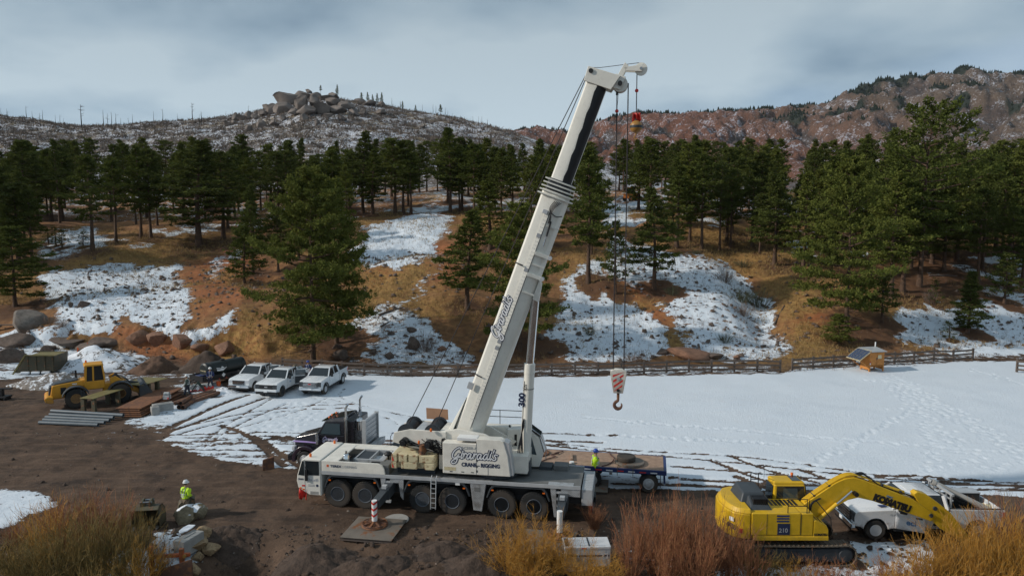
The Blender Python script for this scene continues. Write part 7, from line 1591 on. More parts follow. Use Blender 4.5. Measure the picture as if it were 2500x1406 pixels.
# steel dump body at the far left
dp = ground(36, 916); db = thing('dump_body', 'dark olive steel dump truck body set on the snow at far left', 'dump body', (dp.x, dp.y, surf(dp.x, dp.y)), R_(4))
for y0, y1 in ((0, .06), (2.3, 2.36)):
    MB().prism([(0, .15), (.5, .15), (3.55, .3), (3.7, 1.75), (1.1, 1.85)], 'y', y0, y1).build('side_wall', MAT['olive_dark'], db)
for x in (1.25, 2.0, 2.8, 3.55): MB().hexa([(x - .06, -.07, .25), (x + .06, -.07, .25), (x + .06, 0, .25), (x - .06, 0, .25)], [(x - .04, -.07, 1.78), (x + .08, -.07, 1.78), (x + .08, 0, 1.78), (x - .04, 0, 1.78)]).build('rib', MAT['olive_dark'], db)
MB().hexa([(3.5, 0, .3), (3.6, 0, .3), (3.6, 2.36, .3), (3.5, 2.36, .3)], [(3.65, 0, 1.75), (3.75, 0, 1.75), (3.75, 2.36, 1.75), (3.65, 2.36, 1.75)]).build('headboard', MAT['olive_dark'], db); box('floor', MAT['olive_dark'], db, .4, 3.55, .05, 2.3, .2, .28)
MB().bar((-.1, -.1, .05), (1.15, -.1, 1.9), .14, .12).bar((1.1, -.1, 1.86), (3.75, -.1, 1.8), .12, .1).build('top_rail', MAT['olive'], db); box('canopy', MAT['olive'], db, 1.2, 3.6, .1, 2.25, 1.70, 1.74)
for k in range(3): box('snow_cap', M('snow_white', (.80, .83, .88), .6, var=.04), db, .7 + .95*k, 1.45 + .95*k, -.30, -.075, .08, .30, .05)
# ------------------------------------------------------------------ mounds
def mound(name, label, x, y, rx, ry, h, m, seed, cat='dirt pile', group=None, clod=.25):
    n = 44; xs = np.linspace(-1.25, 1.25, n); A, B = np.meshgrid(xs, xs); a, b = A.ravel(), B.ravel(); r = np.hypot(a, b) * (1 + (fbm(a * 1.4 + seed, b * 1.4, 3, seed) - .5) * .7)
    z = h * np.maximum(0, 1 - r ** 1.25) * (1 + (fbm(a * 5 + seed, b * 5, 4, seed + 3) - .5) * clod * 2.2) + (fbm(a * 9, b * 9, 3, seed + 5) - .5) * .12 - .12 * (r > .95) * (1 + r)
    gz = surf(x, y); wz = np.array([surf(x + p * rx, y + q * ry) for p, q in zip(a, b)]) - gz
    idx = np.arange(n * n).reshape(n, n); F = np.stack([idx[:-1, :-1], idx[:-1, 1:], idx[1:, 1:], idx[1:, :-1]], -1).reshape(-1, 4)
    V = np.stack([a * rx, b * ry, z + wz - .06], -1); o = link(name, np_mesh(name, V, F), None, (x, y, gz), mat=m); return tag(o, label, cat, group)
def soil(name, a, b, snow=0.0, scale=1.0):
    t = NT(name); n1 = t.noise(2.2 * scale, 6, .65); n2 = t.noise(9 * scale, 5, .65); k = t.mix(t.ramp(n1, [(.3, 0.0), (.7, 1.0)]), a, b); k = t.mix(t.ramp(n2, [(.3, .7), (.5, 0.0)]), k, tuple(q * .4 for q in a))
    if snow: k = t.mix(t.ramp(t.math('ADD', t.noise(1.1 * scale, 6, .65), t.math('MULTIPLY', n2, .2)), [(.78 - snow, 0.0), (.83 - snow, 1.0)]), k, (.80, .83, .88))
    t.bump(n2, .8, .08); return t.set(Base_Color=k, Roughness=.92)
S_BROWN, S_DARK, S_SNOW, S_GRAV = soil('soil_brown', (.085, .045, .028), (.15, .085, .052)), soil('soil_dark', (.05, .033, .024), (.095, .062, .045)), soil('soil_snowy', (.10, .075, .055), (.17, .13, .10), .26), soil('rubble', (.17, .145, .125), (.32, .28, .25), .16, 2.0)
for nm, lab, (u, v), rx, ry, h, m, s in (('dirt_pile', 'red-brown dirt pile behind the wheel loader', (385, 905), 2.6, 1.8, 1.5, S_BROWN, 3), ('dirt_pile', 'dark dirt pile behind the fuel tank trailer', (505, 905), 3.4, 2.2, 1.9, S_DARK, 5), ('snowy_mound', 'snow-covered spoil mound behind the loader', (235, 893), 5.2, 3.4, 1.9, S_SNOW, 8), ('gravel_pile', 'pale broken rock rubble pile behind the loader cab', (140, 940), 3.6, 2.4, 1.2, S_GRAV, 9), ('gravel_pile', 'low rubble ridge with snow between loader and trench panels', (245, 930), 3.2, 1.6, .7, S_GRAV, 12), ('dirt_pile', 'small snowy dirt heap in front of the leftmost pickup', (545, 958), 1.6, .9, .5, S_SNOW, 14)):
    p = ground(u, v); mound(nm, lab, p.x, p.y, rx, ry, h, m, s)
# spoil heaps round the excavation
for i, (u, v, rx, ry, h, lab) in enumerate(((560, 1315, 1.9, 1.0, .55, 'churned soil heap left of the front steel mat'), (760, 1372, 2.2, 1.1, .5, 'soil heap at the rim of the pit'), (900, 1390, 2.0, .9, .55, 'dark soil heap below the front steel mat'), (1080, 1345, 1.8, 1.0, .45, 'soil heap right of the front steel mat'), (1190, 1392, 2.2, 1.1, .55, 'soil heap by the yellow willow'))):
    p = hit(u, v); mound('soil_heap', lab, p.x, p.y, rx, ry, h, S_DARK, 30 + i, clod=.6)
# ------------------------------------------------------------------ foreground: buckets, boulders, blocks, frame
def dig_bucket(label, u, v, rz, w, k=1.0):
    p = ground(u, v); o = thing('excavator_bucket', label, 'bucket', (p.x, p.y, surf(p.x, p.y)), rz, 'buckets'); o.scale = (k, k, k); m = MAT['olive_dark']
    prof = [(0, .12), (-.05, .35), (.05, .75), (.35, 1.05), (.75, 1.10), (.95, .98)]; inn = [(.90, .93), (.73, 1.03), (.38, .98), (.11, .72), (.02, .37), (.07, .15)]
    MB().prism(prof + inn, 'y', -w, w).build('shell', m, o)
    for s in (1, -1): MB().prism([(0, .12), (-.05, .35), (.05, .75), (.35, 1.05), (.75, 1.10), (.95, .98), (.95, .75), (.78, .12)], 'y', s*w, s*(w - .04)).build('side_plate', m, o)
    box('lip', m, o, .0, .80, -w, w, .10, .15)
    for i in range(4): y = -w + .12 + i * (2*w - .24) / 3; MB().hexa([(.78, y - .06, .08), (.78, y + .06, .08), (.78, y + .06, .17), (.78, y - .06, .17)], [(1.02, y - .03, .06), (1.02, y + .03, .06), (1.02, y + .03, .09), (1.02, y - .03, .09)]).build('tooth', MAT['steel'], o)
    for s in (.18, -.18): MB().prism([(.2, 1.0), (.25, 1.3), (.42, 1.36), (.75, 1.28), (.78, 1.08)], 'y', s - .04, s + .04).build('ear', m, o); 
    for x in (.34, .66): MB().cyl((x, -.26, 1.24), (x, .26, 1.24), .05, n=10).build('pin', MAT['steel'], o)
    return o
dig_bucket('dark toothed excavator bucket, its open mouth facing the camera', 372, 1276, R_(-82), .62, 1.05); dig_bucket('second excavator bucket lying behind the snowy boulder', 436, 1256, R_(25), .42, .82)
FG = [(452, 1272, .95, .65, .52, 'snow_rock', 'big snow-topped boulder in front of the excavator buckets', 1), (488, 1264, .62, .5, .42, 'snow_rock', 'smaller boulder against the big snow-topped boulder', 5), (498, 1312, .52, .42, .36, 'tan_rock', 'yellow-brown boulder right of the concrete block', 3), (486, 1342, .62, .5, .36, 'tan_rock', 'flat tan boulder below the yellow-brown one', 2), (512, 1352, .46, .42, .36, 'tan_rock', 'round tan boulder at the pit rim', 6), (484, 1372, .38, .34, .30, 'tan_rock', 'small brown boulder near the pit', 4), (468, 1400, .5, .4, .32, 'tan_rock', 'orange-brown boulder at the bottom edge', 7), (430, 1302, .22, .2, .16, 'dark_rock', 'dark stone on the snow left of the concrete block', 0), (452, 1344, .24, .2, .16, 'dark_rock', 'brown stone at the foot of the concrete block', 2)]
for u, v, sx, sy, sz, m, lab, k in FG: p = hit(u, v); boulder(p.x, p.y, p.z, sx, sy, sz, m, lab, k, k * .7, 'boulders by the pit', sink=.18, crag=True)
p = hit(462, 1336); block('tall grey concrete block with snow on top among the boulders', 462, 1336, R_(72), 1.25, .62, .75, z=p.z - .05)
p = hit(462, 1330); o = MB().prism([(.48, -.1), (.4, .22), (.1, .26), (-.3, .16), (-.42, -.02), (-.2, -.2), (.2, -.18)], 'z', 0, .045).build('snow_patch', MAT['snow_white'], None, .02, loc=(p.x - .05, p.y - .12, p.z + .735), rot=(0, 0, R_(72))); tag(o, 'thin snow patch lying on the tall concrete block', 'snow')
fp_ = hit(372, 1406); fz = fp_.z - .2; fo = thing('trench_frame', 'rusty orange steel trench frame with a dark plate at the bottom edge', 'trench frame', (fp_.x, fp_.y, fz), R_(8)); OR = M('orange_rust', (.42, .10, .03), .6, var=.25, rust=.35)
for x in (0, 1.25): box('upright', OR, fo, x - .09, x + .09, -.09, .09, 0, 1.5 - .15 * x, .01)
box('cross_rail', OR, fo, .09, 1.6, -.06, .06, .95, 1.10, .01); MB().hexa([(.2, -.35, 0), (1.9, -.75, 0), (1.9, -.70, 0), (.2, -.30, 0)], [(.2, -.35, .5), (1.9, -.75, 1.15), (1.9, -.70, 1.15), (.2, -.30, .5)]).build('side_plate', MAT['brown_steel'], fo)
for x in (.1, 1.4): MB().cyl((x, -.1, 1.02), (x, -.16, 1.02), .08, n=10).build('bolt', MAT['gold'], fo)
p = ground(655, 1142); st_ = thing('tree_stump', 'broken brown stump on the snow edge left of the crane cab', 'stump', (p.x, p.y, surf(p.x, p.y)), .3); MB().hexa([(-.35, -.25, -.1), (.35, -.25, -.1), (.35, .25, -.1), (-.35, .25, -.1)], [(-.3, -.2, .55), (.36, -.22, .7), (.3, .2, .62), (-.28, .2, .45)]).build('wood', MAT['brown_steel'], st_, .05)
# ------------------------------------------------------------------ white generator and its hoses
gp = ground(1378, 1381); gn = thing('generator', 'white box generator standing in front of the rear outrigger', 'generator', (gp.x, gp.y, surf(gp.x, gp.y) + .02), R_(2)); G = MAT['gen_white']
MB().box(0, 2.0, 0, .95, .12, 1.12).build('housing', G, gn, .02); MB().box(-.02, 2.02, -.02, .97, 1.12, 1.24).build('lid', G, gn, .03); box('skid', MAT['black'], gn, .05, 1.95, .05, .9, 0, .12)
box('stripe', MAT['letter_navy'], gn, .05, 1.95, -.006, .0, .80, .87); text('size_number', '25', .1, MAT['letter_white'], gn, (1.62, -.008, .80), (1, 0, 0), (0, 0, 1), .04); text('maker_name', 'AIR POWER', .08, MAT['letter_black'], gn, (.1, -.007, .88), (1, 0, 0), (0, 0, 1), .03); text('fleet_number', 'V-LR52I', .09, MAT['letter_black'], gn, (.18, -.003, .3), (1, 0, 0), (0, 0, 1), .02)
for x in (.55, 1.2, 1.8): box('panel_joint', MAT['letter_grey'], gn, x - .006, x + .006, -.004, .002, .16, 1.1)
for x in (.55, 1.82): box('latch', MAT['letter_white'], gn, x + .02, x + .06, -.03, 0, .72, .95)
box('control_recess', MAT['black'], gn, 1.25, 1.78, -.012, .0, .18, .42); box('canopy_flap', G, gn, 1.24, 1.80, -.14, 0, .42, .46); box('meter', MAT['dark_grey'], gn, 1.0, 1.15, -.01, 0, .55, .66); box('warning_label', MAT['red'], gn, .75, .95, -.024, -.018, 1.15, 1.20)
box('exhaust_vent', MAT['dark_grey'], gn, .05, .22, .08, .85, 1.242, 1.25); box('lid_strap', MAT['dark_grey'], gn, 1.05, 1.12, .05, .9, 1.242, 1.25)
def hose(name, label, pts, r, m, cat='hose'):
    P = [Vector((x, y, surf(x, y) + z + r)) for x, y, z in pts]; o = thing(name, label, cat, P[0]); MB().tube([Vector(q) - P[0] for q in smooth_path([tuple(p) for p in P], 6)], r, 7).build('hose_tube', MAT[m], o); return o
hose('power_cable', 'yellow cable running from the generator to the ground', [(gp.x + 1.6, gp.y - .05, .2), (gp.x + 1.7, gp.y - .35, .02), (gp.x + 1.9, gp.y - .9, .02), (gp.x + 2.1, gp.y - 1.4, .02)], .02, 'cw_yellow', 'cable')
hose('black_hose', 'thick black hose beside the right side of the generator', [(gp.x + 2.05, gp.y + .1, .3), (gp.x + 2.2, gp.y - .3, .05), (gp.x + 2.25, gp.y - .9, .02), (gp.x + 2.5, gp.y - 1.4, .02)], .05, 'black')
q = hit(1270, 1394); hose('orange_hose', 'orange hose coiled in the yellow willow left of the generator', [(q.x + .55 * math.cos(a) * (1 - a * .012) , q.y + .4 * math.sin(a), .05 + .1 * abs(math.sin(a))) for a in np.linspace(0, 11, 26)], .035, 'hose_orange')
q = hit(1503, 1398); hose('yellow_hose', 'orange-yellow hose loop beside the generator on the right', [(q.x + .25 * math.cos(a), q.y + .2 * math.sin(a), .15 + .05 * math.sin(a)) for a in np.linspace(0, 5, 12)], .05, 'gold')
# ------------------------------------------------------------------ small things by the tank trailer
p = ground(534, 942); bk_ = thing('orange_bucket', 'bright orange bucket beside the fuel tank trailer', 'bucket', (p.x, p.y, surf(p.x, p.y))); MB().lathe([(.17, 0), (.2, .38), (.22, .4), (.19, .4), (.16, .05)], 'z', n=18).build('pail', MAT['plastic_orange'], bk_); MB().tube([(.2 * math.cos(a), 0, .38 + .12 * math.sin(a)) for a in np.linspace(0, math.pi, 9)], .01, 5).build('bail', MAT['steel'], bk_)
for i, (u, v, m, lab, k) in enumerate(((474, 950, 'tarp', 'crumpled pale plastic sheeting heap left of the tank trailer', 1), (462, 948, 'tarp', 'smaller pale plastic sheeting bundle by the worker', 3))): p = ground(u, v); o = link('plastic_sheeting', ROCKS[k], None, (p.x, p.y, surf(p.x, p.y) + .15), (.2, .1, k), (.95 - .35*i, .6, .38), MAT[m]); tag(o, lab, 'plastic sheet')
p = ground(484, 955); tn = thing('folded_sign', 'dark green folded tent-shaped sign by the tank trailer', 'sign', (p.x, p.y, surf(p.x, p.y)), .3); MB().prism([(-.6, 0), (0, .85), (.6, 0), (.5, 0), (0, .72), (-.5, 0)], 'y', -.3, .3).build('panel', MAT['green_box'], tn); MB().prism([(-.15, .3), (0, .1), (.15, .3), (0, .5)], 'y', -.305, -.302).build('diamond', MAT['letter_white'], tn); box('foot', MAT['red'], tn, -.65, .65, -.34, .34, 0, .04)
p = ground(492, 952); gc = thing('red_crate', 'red crate with jugs at the nose of the tank trailer', 'crate', (p.x + .6, p.y + .1, surf(p.x, p.y)), .5); MB().box(-.4, .4, -.25, .25, 0, .25).build('tray', MAT['red'], gc, .02)
for k in range(2): MB().lathe([(.1, .25), (.11, .45), (.04, .55)], 'z', (-.15 + .3*k, 0, 0), 10).build('jug', MAT['tarp'], gc)
for i, (u, v) in enumerate(((190, 868), (214, 856))): p = hit(u, v); o = thing('survey_stake', ['orange survey stake on the left spoil mound', 'orange survey stake higher on the spoil mound'][i], 'stake', p); MB().box(-.03, .03, -.02, .02, -.1, .9).build('lath', MAT['plastic_orange'], o); flag('ribbon', o, (.03, 0, .85), .12, .2, MAT['plastic_orange'], .02)
p = hit(22, 803); bn = thing('log_bench', 'plank bench below the big grey boulder at far left', 'bench', p, .05); box('seat', MAT['fence_wood'], bn, -1.5, 2.3, -.2, .2, .45, .53); 
for x in (-1.2, 2.0): box('leg', MAT['fence_wood'], bn, x - .08, x + .08, -.15, .15, -.15, .45)
p = ground(5, 975); mq = thing('small_mixer', 'dark machine part cut by the left picture edge', 'machine', (p.x, p.y, surf(p.x, p.y))); MB().box(-.6, .6, -.4, .4, .2, .35).box(-.5, -.4, -.4, .4, 0, .2).box(.4, .5, -.4, .4, 0, .2).box(-.15, .15, -.15, .15, .35, .9).box(-.2, .9, -.1, .1, .9, 1.0).build('frame', MAT['black'], mq, .02)
p = hit(1540, 492); fe = thing('far_loader', 'small orange machine glimpsed between trunks in the far wood', 'machine', (p.x, p.y, p.z), .6); MB().box(-1.4, 1.4, -.9, .9, .6, 1.6).build('body', MAT['cat_orange'], fe, .1); MB().box(-.5, .7, -.7, .7, 1.6, 2.8).build('cab', MAT['glass'], fe, .05); MB().box(-.6, .8, -.8, .8, 2.8, 2.95).build('roof', MAT['cat_orange'], fe, .05)
for x in (-.9, .9):
    for s in (1, -1): wheel(fe, x, s*.85, .5, 'trail', .52, .46, .30, 0, 'cat_orange')
# ------------------------------------------------------------------ rocks of the slope
SL = [(62, 782, 46, 30, 'granite', 'large smooth grey boulder at far left above the bench', 0), (30, 830, 44, 22, 'dark_rock', 'brown rounded ledge boulder below the bench', 2), (20, 868, 40, 26, 'dark_rock', 'dark rock face at the left edge', 4), (110, 850, 22, 12, 'dark_rock', 'dark ledge rock above the dump body', 1), (160, 838, 60, 14, 'dark_rock', 'long dark rock rib above the dump body', 3), (205, 848, 50, 14, 'dark_rock', 'dark rock rib right of the long one', 5), (250, 836, 44, 14, 'dark_rock', 'brown rock outcrop in the cut bank', 6), (200, 742, 18, 12, 'dark_rock', 'pair of brown stones on the left snow, bigger one', 1), (173, 742, 8, 11, 'dark_rock', 'pair of brown stones on the left snow, smaller one', 3),
      (330, 828, 34, 24, 'red_rock', 'red earth buttress at the left of the cut bank', 7), (385, 822, 34, 26, 'red_rock', 'tall red rock buttress of the cut bank', 3), (440, 830, 40, 24, 'red_rock', 'broad red rock buttress of the cut bank', 1), (490, 850, 30, 14, 'red_rock', 'crumbling red rock at the foot of the cut bank', 5), (545, 850, 36, 18, 'red_rock', 'pale red rock rib right of the cut bank', 2),
      (1008, 836, 21, 20, 'dark_rock', 'round brown boulder on the snow left of the boom', 6), (1004, 806, 14, 8, 'dark_rock', 'flat red stone above the round brown boulder', 0), (950, 868, 16, 10, 'dark_rock', 'brown stone at the lower left of the boom', 2), (910, 858, 10, 7, 'dark_rock', 'small stone above the fence left of the boom', 4), (832, 868, 26, 18, 'dark_rock', 'dark boulder below the huge pine by the fence', 5), (1075, 852, 14, 9, 'red_rock', 'reddish stone right of the round brown boulder', 7), (820, 845, 16, 9, 'dark_rock', 'stone just right of the huge pine foot', 1),
      (1690, 866, 62, 15, 'red_rock', 'long low red boulder behind the fence on the right', 0), (1745, 868, 30, 11, 'dark_rock', 'dark end of the long low red boulder', 3), (1620, 858, 18, 9, 'dark_rock', 'dark stone left of the long red boulder', 4), (1320, 822, 10, 10, 'granite', 'pale stone behind the lift cylinder', 6), (1800, 872, 14, 7, 'red_rock', 'small red stone by the right end of the long fence', 5), (420, 872, 10, 7, 'dark_rock', 'stone beside the red-brown dirt pile', 6), (400, 895, 12, 6, 'granite', 'slab leaning on the red-brown dirt pile', 2)]
for u, v, w, h, m, lab, k in SL:
    p = hit(u, v + h * .7); q = p.y / FPX; boulder(p.x, p.y + w * q * .25, p.z, w * q * 1.08, w * q * .8, h * q * 1.05, m, lab, k, k * .9 if w < 40 else .1, 'rocks of the slope', sink=.25)
# fallen logs
for i, (a, b, lab) in enumerate((((95, 598), (160, 620), 'fallen log in the snowy hollow at left'), ((925, 772), (985, 752), 'fallen dark log left of the boom, mid slope'), ((2268, 675), (2335, 676), 'fallen log lying across the right snow slope'), ((1890, 795), (1915, 748), 'broken leaning branch by the gully'), ((1705, 845), (1712, 880), 'pale broken stake leaning by the long red boulder'), ((930, 800), (1010, 762), 'long thin fallen trunk on the snow left of the boom'))):
    p, q = hit(*a), hit(*b); o = thing('fallen_log', lab, 'log', p); d = q - p; MB().tube([Vector((0, 0, .12)), d * .5 + Vector((0, 0, .16)), d + Vector((0, 0, .12))], [.14, .12, .06], 8).build('log', MAT['fence_wood'], o)
    MB().tube([d * .6 + Vector((0, 0, .15)), d * .7 + Vector((.2, .1, .5))], [.05, .02], 6).build('branch', MAT['fence_wood'], o)
# ------------------------------------------------------------------ people
def person(label, loc, rz, hat, top, trousers, pose, vest=None, k=1.0, group=None):
    """one continuous body grown over a posed skeleton; clothes and helmet are children. Faces +X."""
    o = thing('person', label, 'person', loc, rz, group); o.scale = (k, k, k)
    def skin(name, nodes, edges, mat, root):
        me = bpy.data.meshes.new(name); me.from_pydata([n[:3] for n in nodes], edges, []); ob = bpy.data.objects.new(name, me); COL.objects.link(ob)
        sk = ob.modifiers.new('skin', 'SKIN'); sk.use_smooth_shade = True
        for i, n in enumerate(nodes): me.skin_vertices[0].data[i].radius = (n[3], n[4] if len(n) > 4 else n[3]); me.skin_vertices[0].data[i].use_root = (i == root)
        ob.modifiers.new('sub', 'SUBSURF').levels = 2; ob.modifiers['sub'].render_levels = 2
        bpy.context.view_layer.update(); m2 = bpy.data.meshes.new_from_object(ob.evaluated_get(bpy.context.evaluated_depsgraph_get())); COL.objects.unlink(ob); bpy.data.objects.remove(ob)
        m2.name = name; m2.materials.clear(); m2.materials.append(mat); m2.polygons.foreach_set('use_smooth', [True] * len(m2.polygons)); q = bpy.data.objects.new(name, m2); COL.objects.link(q); q.parent = o; return q
    st = pose.get('stride', .12); arm = pose.get('arm', 'down'); lean = pose.get('lean', 0.0)
    hip, sh, nk = (0, 0, .95), (lean * .5, 0, 1.43), (lean * .55, 0, 1.53)
    legs = []
    for s, f in ((1, 1), (-1, -1)): legs.append([(st*.15*f, s*.10, .90), (st*.6*f + .03, s*.11, .50), (st*f, s*.115, .09), (st*f + .13, s*.125, .05)])
    arms = []
    for s in (1, -1):
        if arm == 'down': a = [(sh[0], s*.20, 1.40), (sh[0] - .03, s*.27, 1.14), (sh[0] + .06, s*.28, .90)]
        elif arm == 'belly': a = [(sh[0], s*.20, 1.40), (sh[0] - .04, s*.29, 1.14), (sh[0] + .20, s*.16, 1.04)]
        else: a = [(sh[0], s*.20, 1.40), (sh[0] + .02, s*.27, 1.15), (sh[0] + .22 * s, s*.28, .96)]
        arms.append(a)
    # body (skin): pelvis, spine, neck, head, arms to the wrists, legs to the feet
    N = [(*hip, .13, .11), (lean*.2, 0, 1.18, .125, .10), (*sh, .13, .10), (*nk, .06), (nk[0] + .01, 0, 1.58, .06), (nk[0] + .02, 0, 1.65, .085, .075), (nk[0] + .025, 0, 1.735, .092, .08), (nk[0] + .015, 0, 1.79, .06)]
    E = [(i, i+1) for i in range(7)]
    for a in arms:
        b = len(N); N += [(*a[0], .055), (*a[1], .045), (*a[2], .032)]; E += [(2, b), (b, b+1), (b+1, b+2)]
    for l in legs:
        b = len(N); N += [(*l[0], .085), (*l[1], .06), (*l[2], .045), (*l[3], .04)]; E += [(0, b), (b, b+1), (b+1, b+2), (b+2, b+3)]
    skin('body', N, E, MAT['skin'], 0)
    for a in arms:                                # hands: palm, four curled fingers and a thumb
        w = Vector(a[2]); d = (w - Vector(a[1])).normalized(); side = Vector((1, 0, 0)) if abs(d.x) < .7 else Vector((0, 0, 1)); sd = (side - d * side.dot(d)).normalized(); nrm = d.cross(sd)
        nodes = [(*w, .026), (*(w + d * .05), .036, .02), (*(w + d * .09), .034, .018)]; ed = [(0, 1), (1, 2)]
        for i, (off, ln) in enumerate(((-.03, .06), (-.01, .075), (.01, .07), (.03, .055))):
            b = len(nodes); p = w + d * .095 + sd * off; nodes += [(*p, .0095), (*(p + d * ln * .55 + nrm * .008), .009), (*(p + d * ln * .9 + nrm * .03), .0075)]; ed += [(2, b), (b, b+1), (b+1, b+2)]
        b = len(nodes); p = w + d * .04 + sd * .035; nodes += [(*p, .012), (*(p + d * .035 + sd * .025), .0105), (*(p + d * .065 + sd * .02), .009)]; ed += [(1, b), (b, b+1), (b+1, b+2)]
        skin('hand', nodes, ed, MAT['skin'], 0)
    # face
    hx, hz = nk[0] + .02, 1.70; MB().ball((hx + .105, 0, hz - .025), .017, 8, (1, .8, 1.4)).build('nose', MAT['skin'], o); MB().box(hx + .085, hx + .10, -.025, .025, hz - .075, hz - .066).build('mouth', MAT['brown_steel'], o)
    for s in (1, -1): MB().ball((hx + .088, s*.032, hz + .01), .011, 8).build('eye', MAT['black'], o); MB().ball((hx, s*.088, hz - .01), .024, 8, (.8, .5, 1.3)).build('ear', MAT['skin'], o)
    MB().ball((hx - .025, 0, hz + .0), .098, 12, (.9, .95, .9)).build('hair', MAT['black'], o)
    # jacket
    J = [(lean*.1, 0, .90, .19, .19), (lean*.25, 0, 1.18, .19, .18), (sh[0], 0, 1.41, .18, .15), (nk[0] - .01, 0, 1.50, .085)]; JE = [(0, 1), (1, 2), (2, 3)]
    for a in arms: b = len(J); w = Vector(a[1]).lerp(Vector(a[2]), .92); J += [(a[0][0], a[0][1] * 1.08, a[0][2], .10), (*a[1], .085), (*w, .062)]; JE += [(2, b), (b, b+1), (b+1, b+2)]
    skin('jacket', J, JE, MAT[top], 1)
    Tn = [(0, 0, .93, .17, .16)]; TE = []
    for l in legs: b = len(Tn); Tn += [(l[0][0], l[0][1], .84, .125), (*l[1], .095), (l[2][0], l[2][1], .13, .072)]; TE += [(0, b), (b, b+1), (b+1, b+2)]
    skin('trousers', Tn, TE, MAT[trousers], 0)
    for l in legs:
        b = MB().hexa([(l[2][0] - .08, l[2][1] - .055, 0), (l[2][0] + .22, l[2][1] - .05, 0), (l[2][0] + .22, l[2][1] + .05, 0), (l[2][0] - .08, l[2][1] + .055, 0)], [(l[2][0] - .07, l[2][1] - .05, .16), (l[2][0] + .08, l[2][1] - .045, .16), (l[2][0] + .08, l[2][1] + .045, .16), (l[2][0] - .07, l[2][1] + .05, .16)]); b.build('boot', MAT['brown_steel'], o, .03)
    # reflective bands and hood
    for z, r in ((1.03, .196), (1.16, .196)): MB().lathe([(r, z), (r, z + .05)], 'z', (lean * .2, 0, 0), 20).xf(Matrix.Diagonal((1, 1.0, 1, 1))).build('reflective_band', MAT['reflect'], o)
    for s in (1, -1): MB().tube([(lean*.2 - .19, s*.085, 1.08), (sh[0] - .18, s*.09, 1.30), (sh[0] - .09, s*.10, 1.50), (sh[0] + .09, s*.09, 1.45), (lean*.2 + .19, s*.085, 1.08)], .018, 6).build('reflective_strap', MAT['reflect'], o)
    MB().ball((nk[0] - .10, 0, 1.49), .09, 10, (.7, 1.2, .8)).build('hood', MAT[top], o)
    # hard hat with brim and ridge
    h0 = hz + .045; MB().lathe([(.130, h0), (.128, h0 + .03), (.118, h0 + .075), (.09, h0 + .115), (.04, h0 + .138), (.005, h0 + .14)], 'z', (hx - .005, 0, 0), 20).build('hard_hat', MAT[hat], o); MB().lathe([(.128, h0 - .004), (.16, h0 - .008), (.16, h0 + .004), (.128, h0 + .012)], 'z', (hx + .012, 0, 0), 20).build('hat_brim', MAT[hat], o); MB().tube([(hx - .005 + .12 * math.cos(a), 0, h0 + .03 + .115 * math.sin(a)) for a in np.linspace(.1, 3.04, 9)], .012, 5).build('hat_ridge', MAT[hat], o)
    return o
p = ground(455, 1259); pr_ = person('person in a hi-vis jacket and white hard hat, back turned, behind the buckets', (p.x, p.y, surf(p.x, p.y)), R_(62), 'white', 'hivis', 'khaki', dict(stride=.05, arm='belly', lean=.06), k=1.0)
text('back_print', 'PG', .16, MAT['letter_black'], pr_, (-.188, .11, 1.28), (0, -1, 0), (0, 0, 1), .03)
p = ground(1453, 1181, .19); person('person in a hi-vis shirt and blue hard hat standing by the trailer', (p.x, p.y, .186), R_(-12), 'blue_hat', 'hivis', 'jeans', dict(stride=.08, arm='down'), k=1.08)
p = ground(458, 966); person('person in a dark green vest and white hard hat walking beside the steel stack', (p.x, p.y, surf(p.x, p.y)), R_(200), 'white', 'green_box', 'jeans', dict(stride=.22, arm='swing'), k=1.0)
p = ground(497, 948); person('person in dark blue clothes bending at the nose of the tank trailer', (p.x + .4, p.y + .5, surf(p.x, p.y)), R_(-60), 'white', 'navy', 'jeans', dict(stride=.1, arm='belly', lean=.25), k=1.0)
p = ground(744, 938); person('person standing half hidden between the middle and right pickups', (p.x, p.y + 1.2, surf(p.x, p.y + 1.2)), R_(-100), 'blue_hat', 'navy', 'jeans', dict(stride=.05, arm='belly'), k=1.0)
# ------------------------------------------------------------------ willows and shrubs
def twig_mat(name, a, b, c):
    t = NT(name); oi = t.n.new('ShaderNodeObjectInfo'); n = t.noise(1.2, 3, .6); n2 = t.noise(9, 2, .5)
    k = t.mix(t.ramp(n, [(.3, 0.0), (.7, 1.0)]), a, b); k = t.mix(t.ramp(n2, [(.45, 0.0), (.6, .8)]), k, c); k = t.mix(t.math('MULTIPLY', oi.outputs['Random'], .4), k, a)
    return t.set(Base_Color=k, Roughness=.8)
TW = dict(red=twig_mat('willow_red', (.20, .075, .04), (.42, .15, .065), (.46, .24, .10)), orange=twig_mat('willow_orange', (.42, .18, .02), (.66, .33, .035), (.44, .30, .10)), olive=twig_mat('willow_olive', (.16, .115, .035), (.38, .21, .04), (.12, .12, .05)), grey=twig_mat('twig_grey', (.16, .115, .09), (.28, .22, .18), (.2, .12, .08)), sage=twig_mat('sage', (.06, .075, .04), (.11, .12, .06), (.10, .09, .05)))
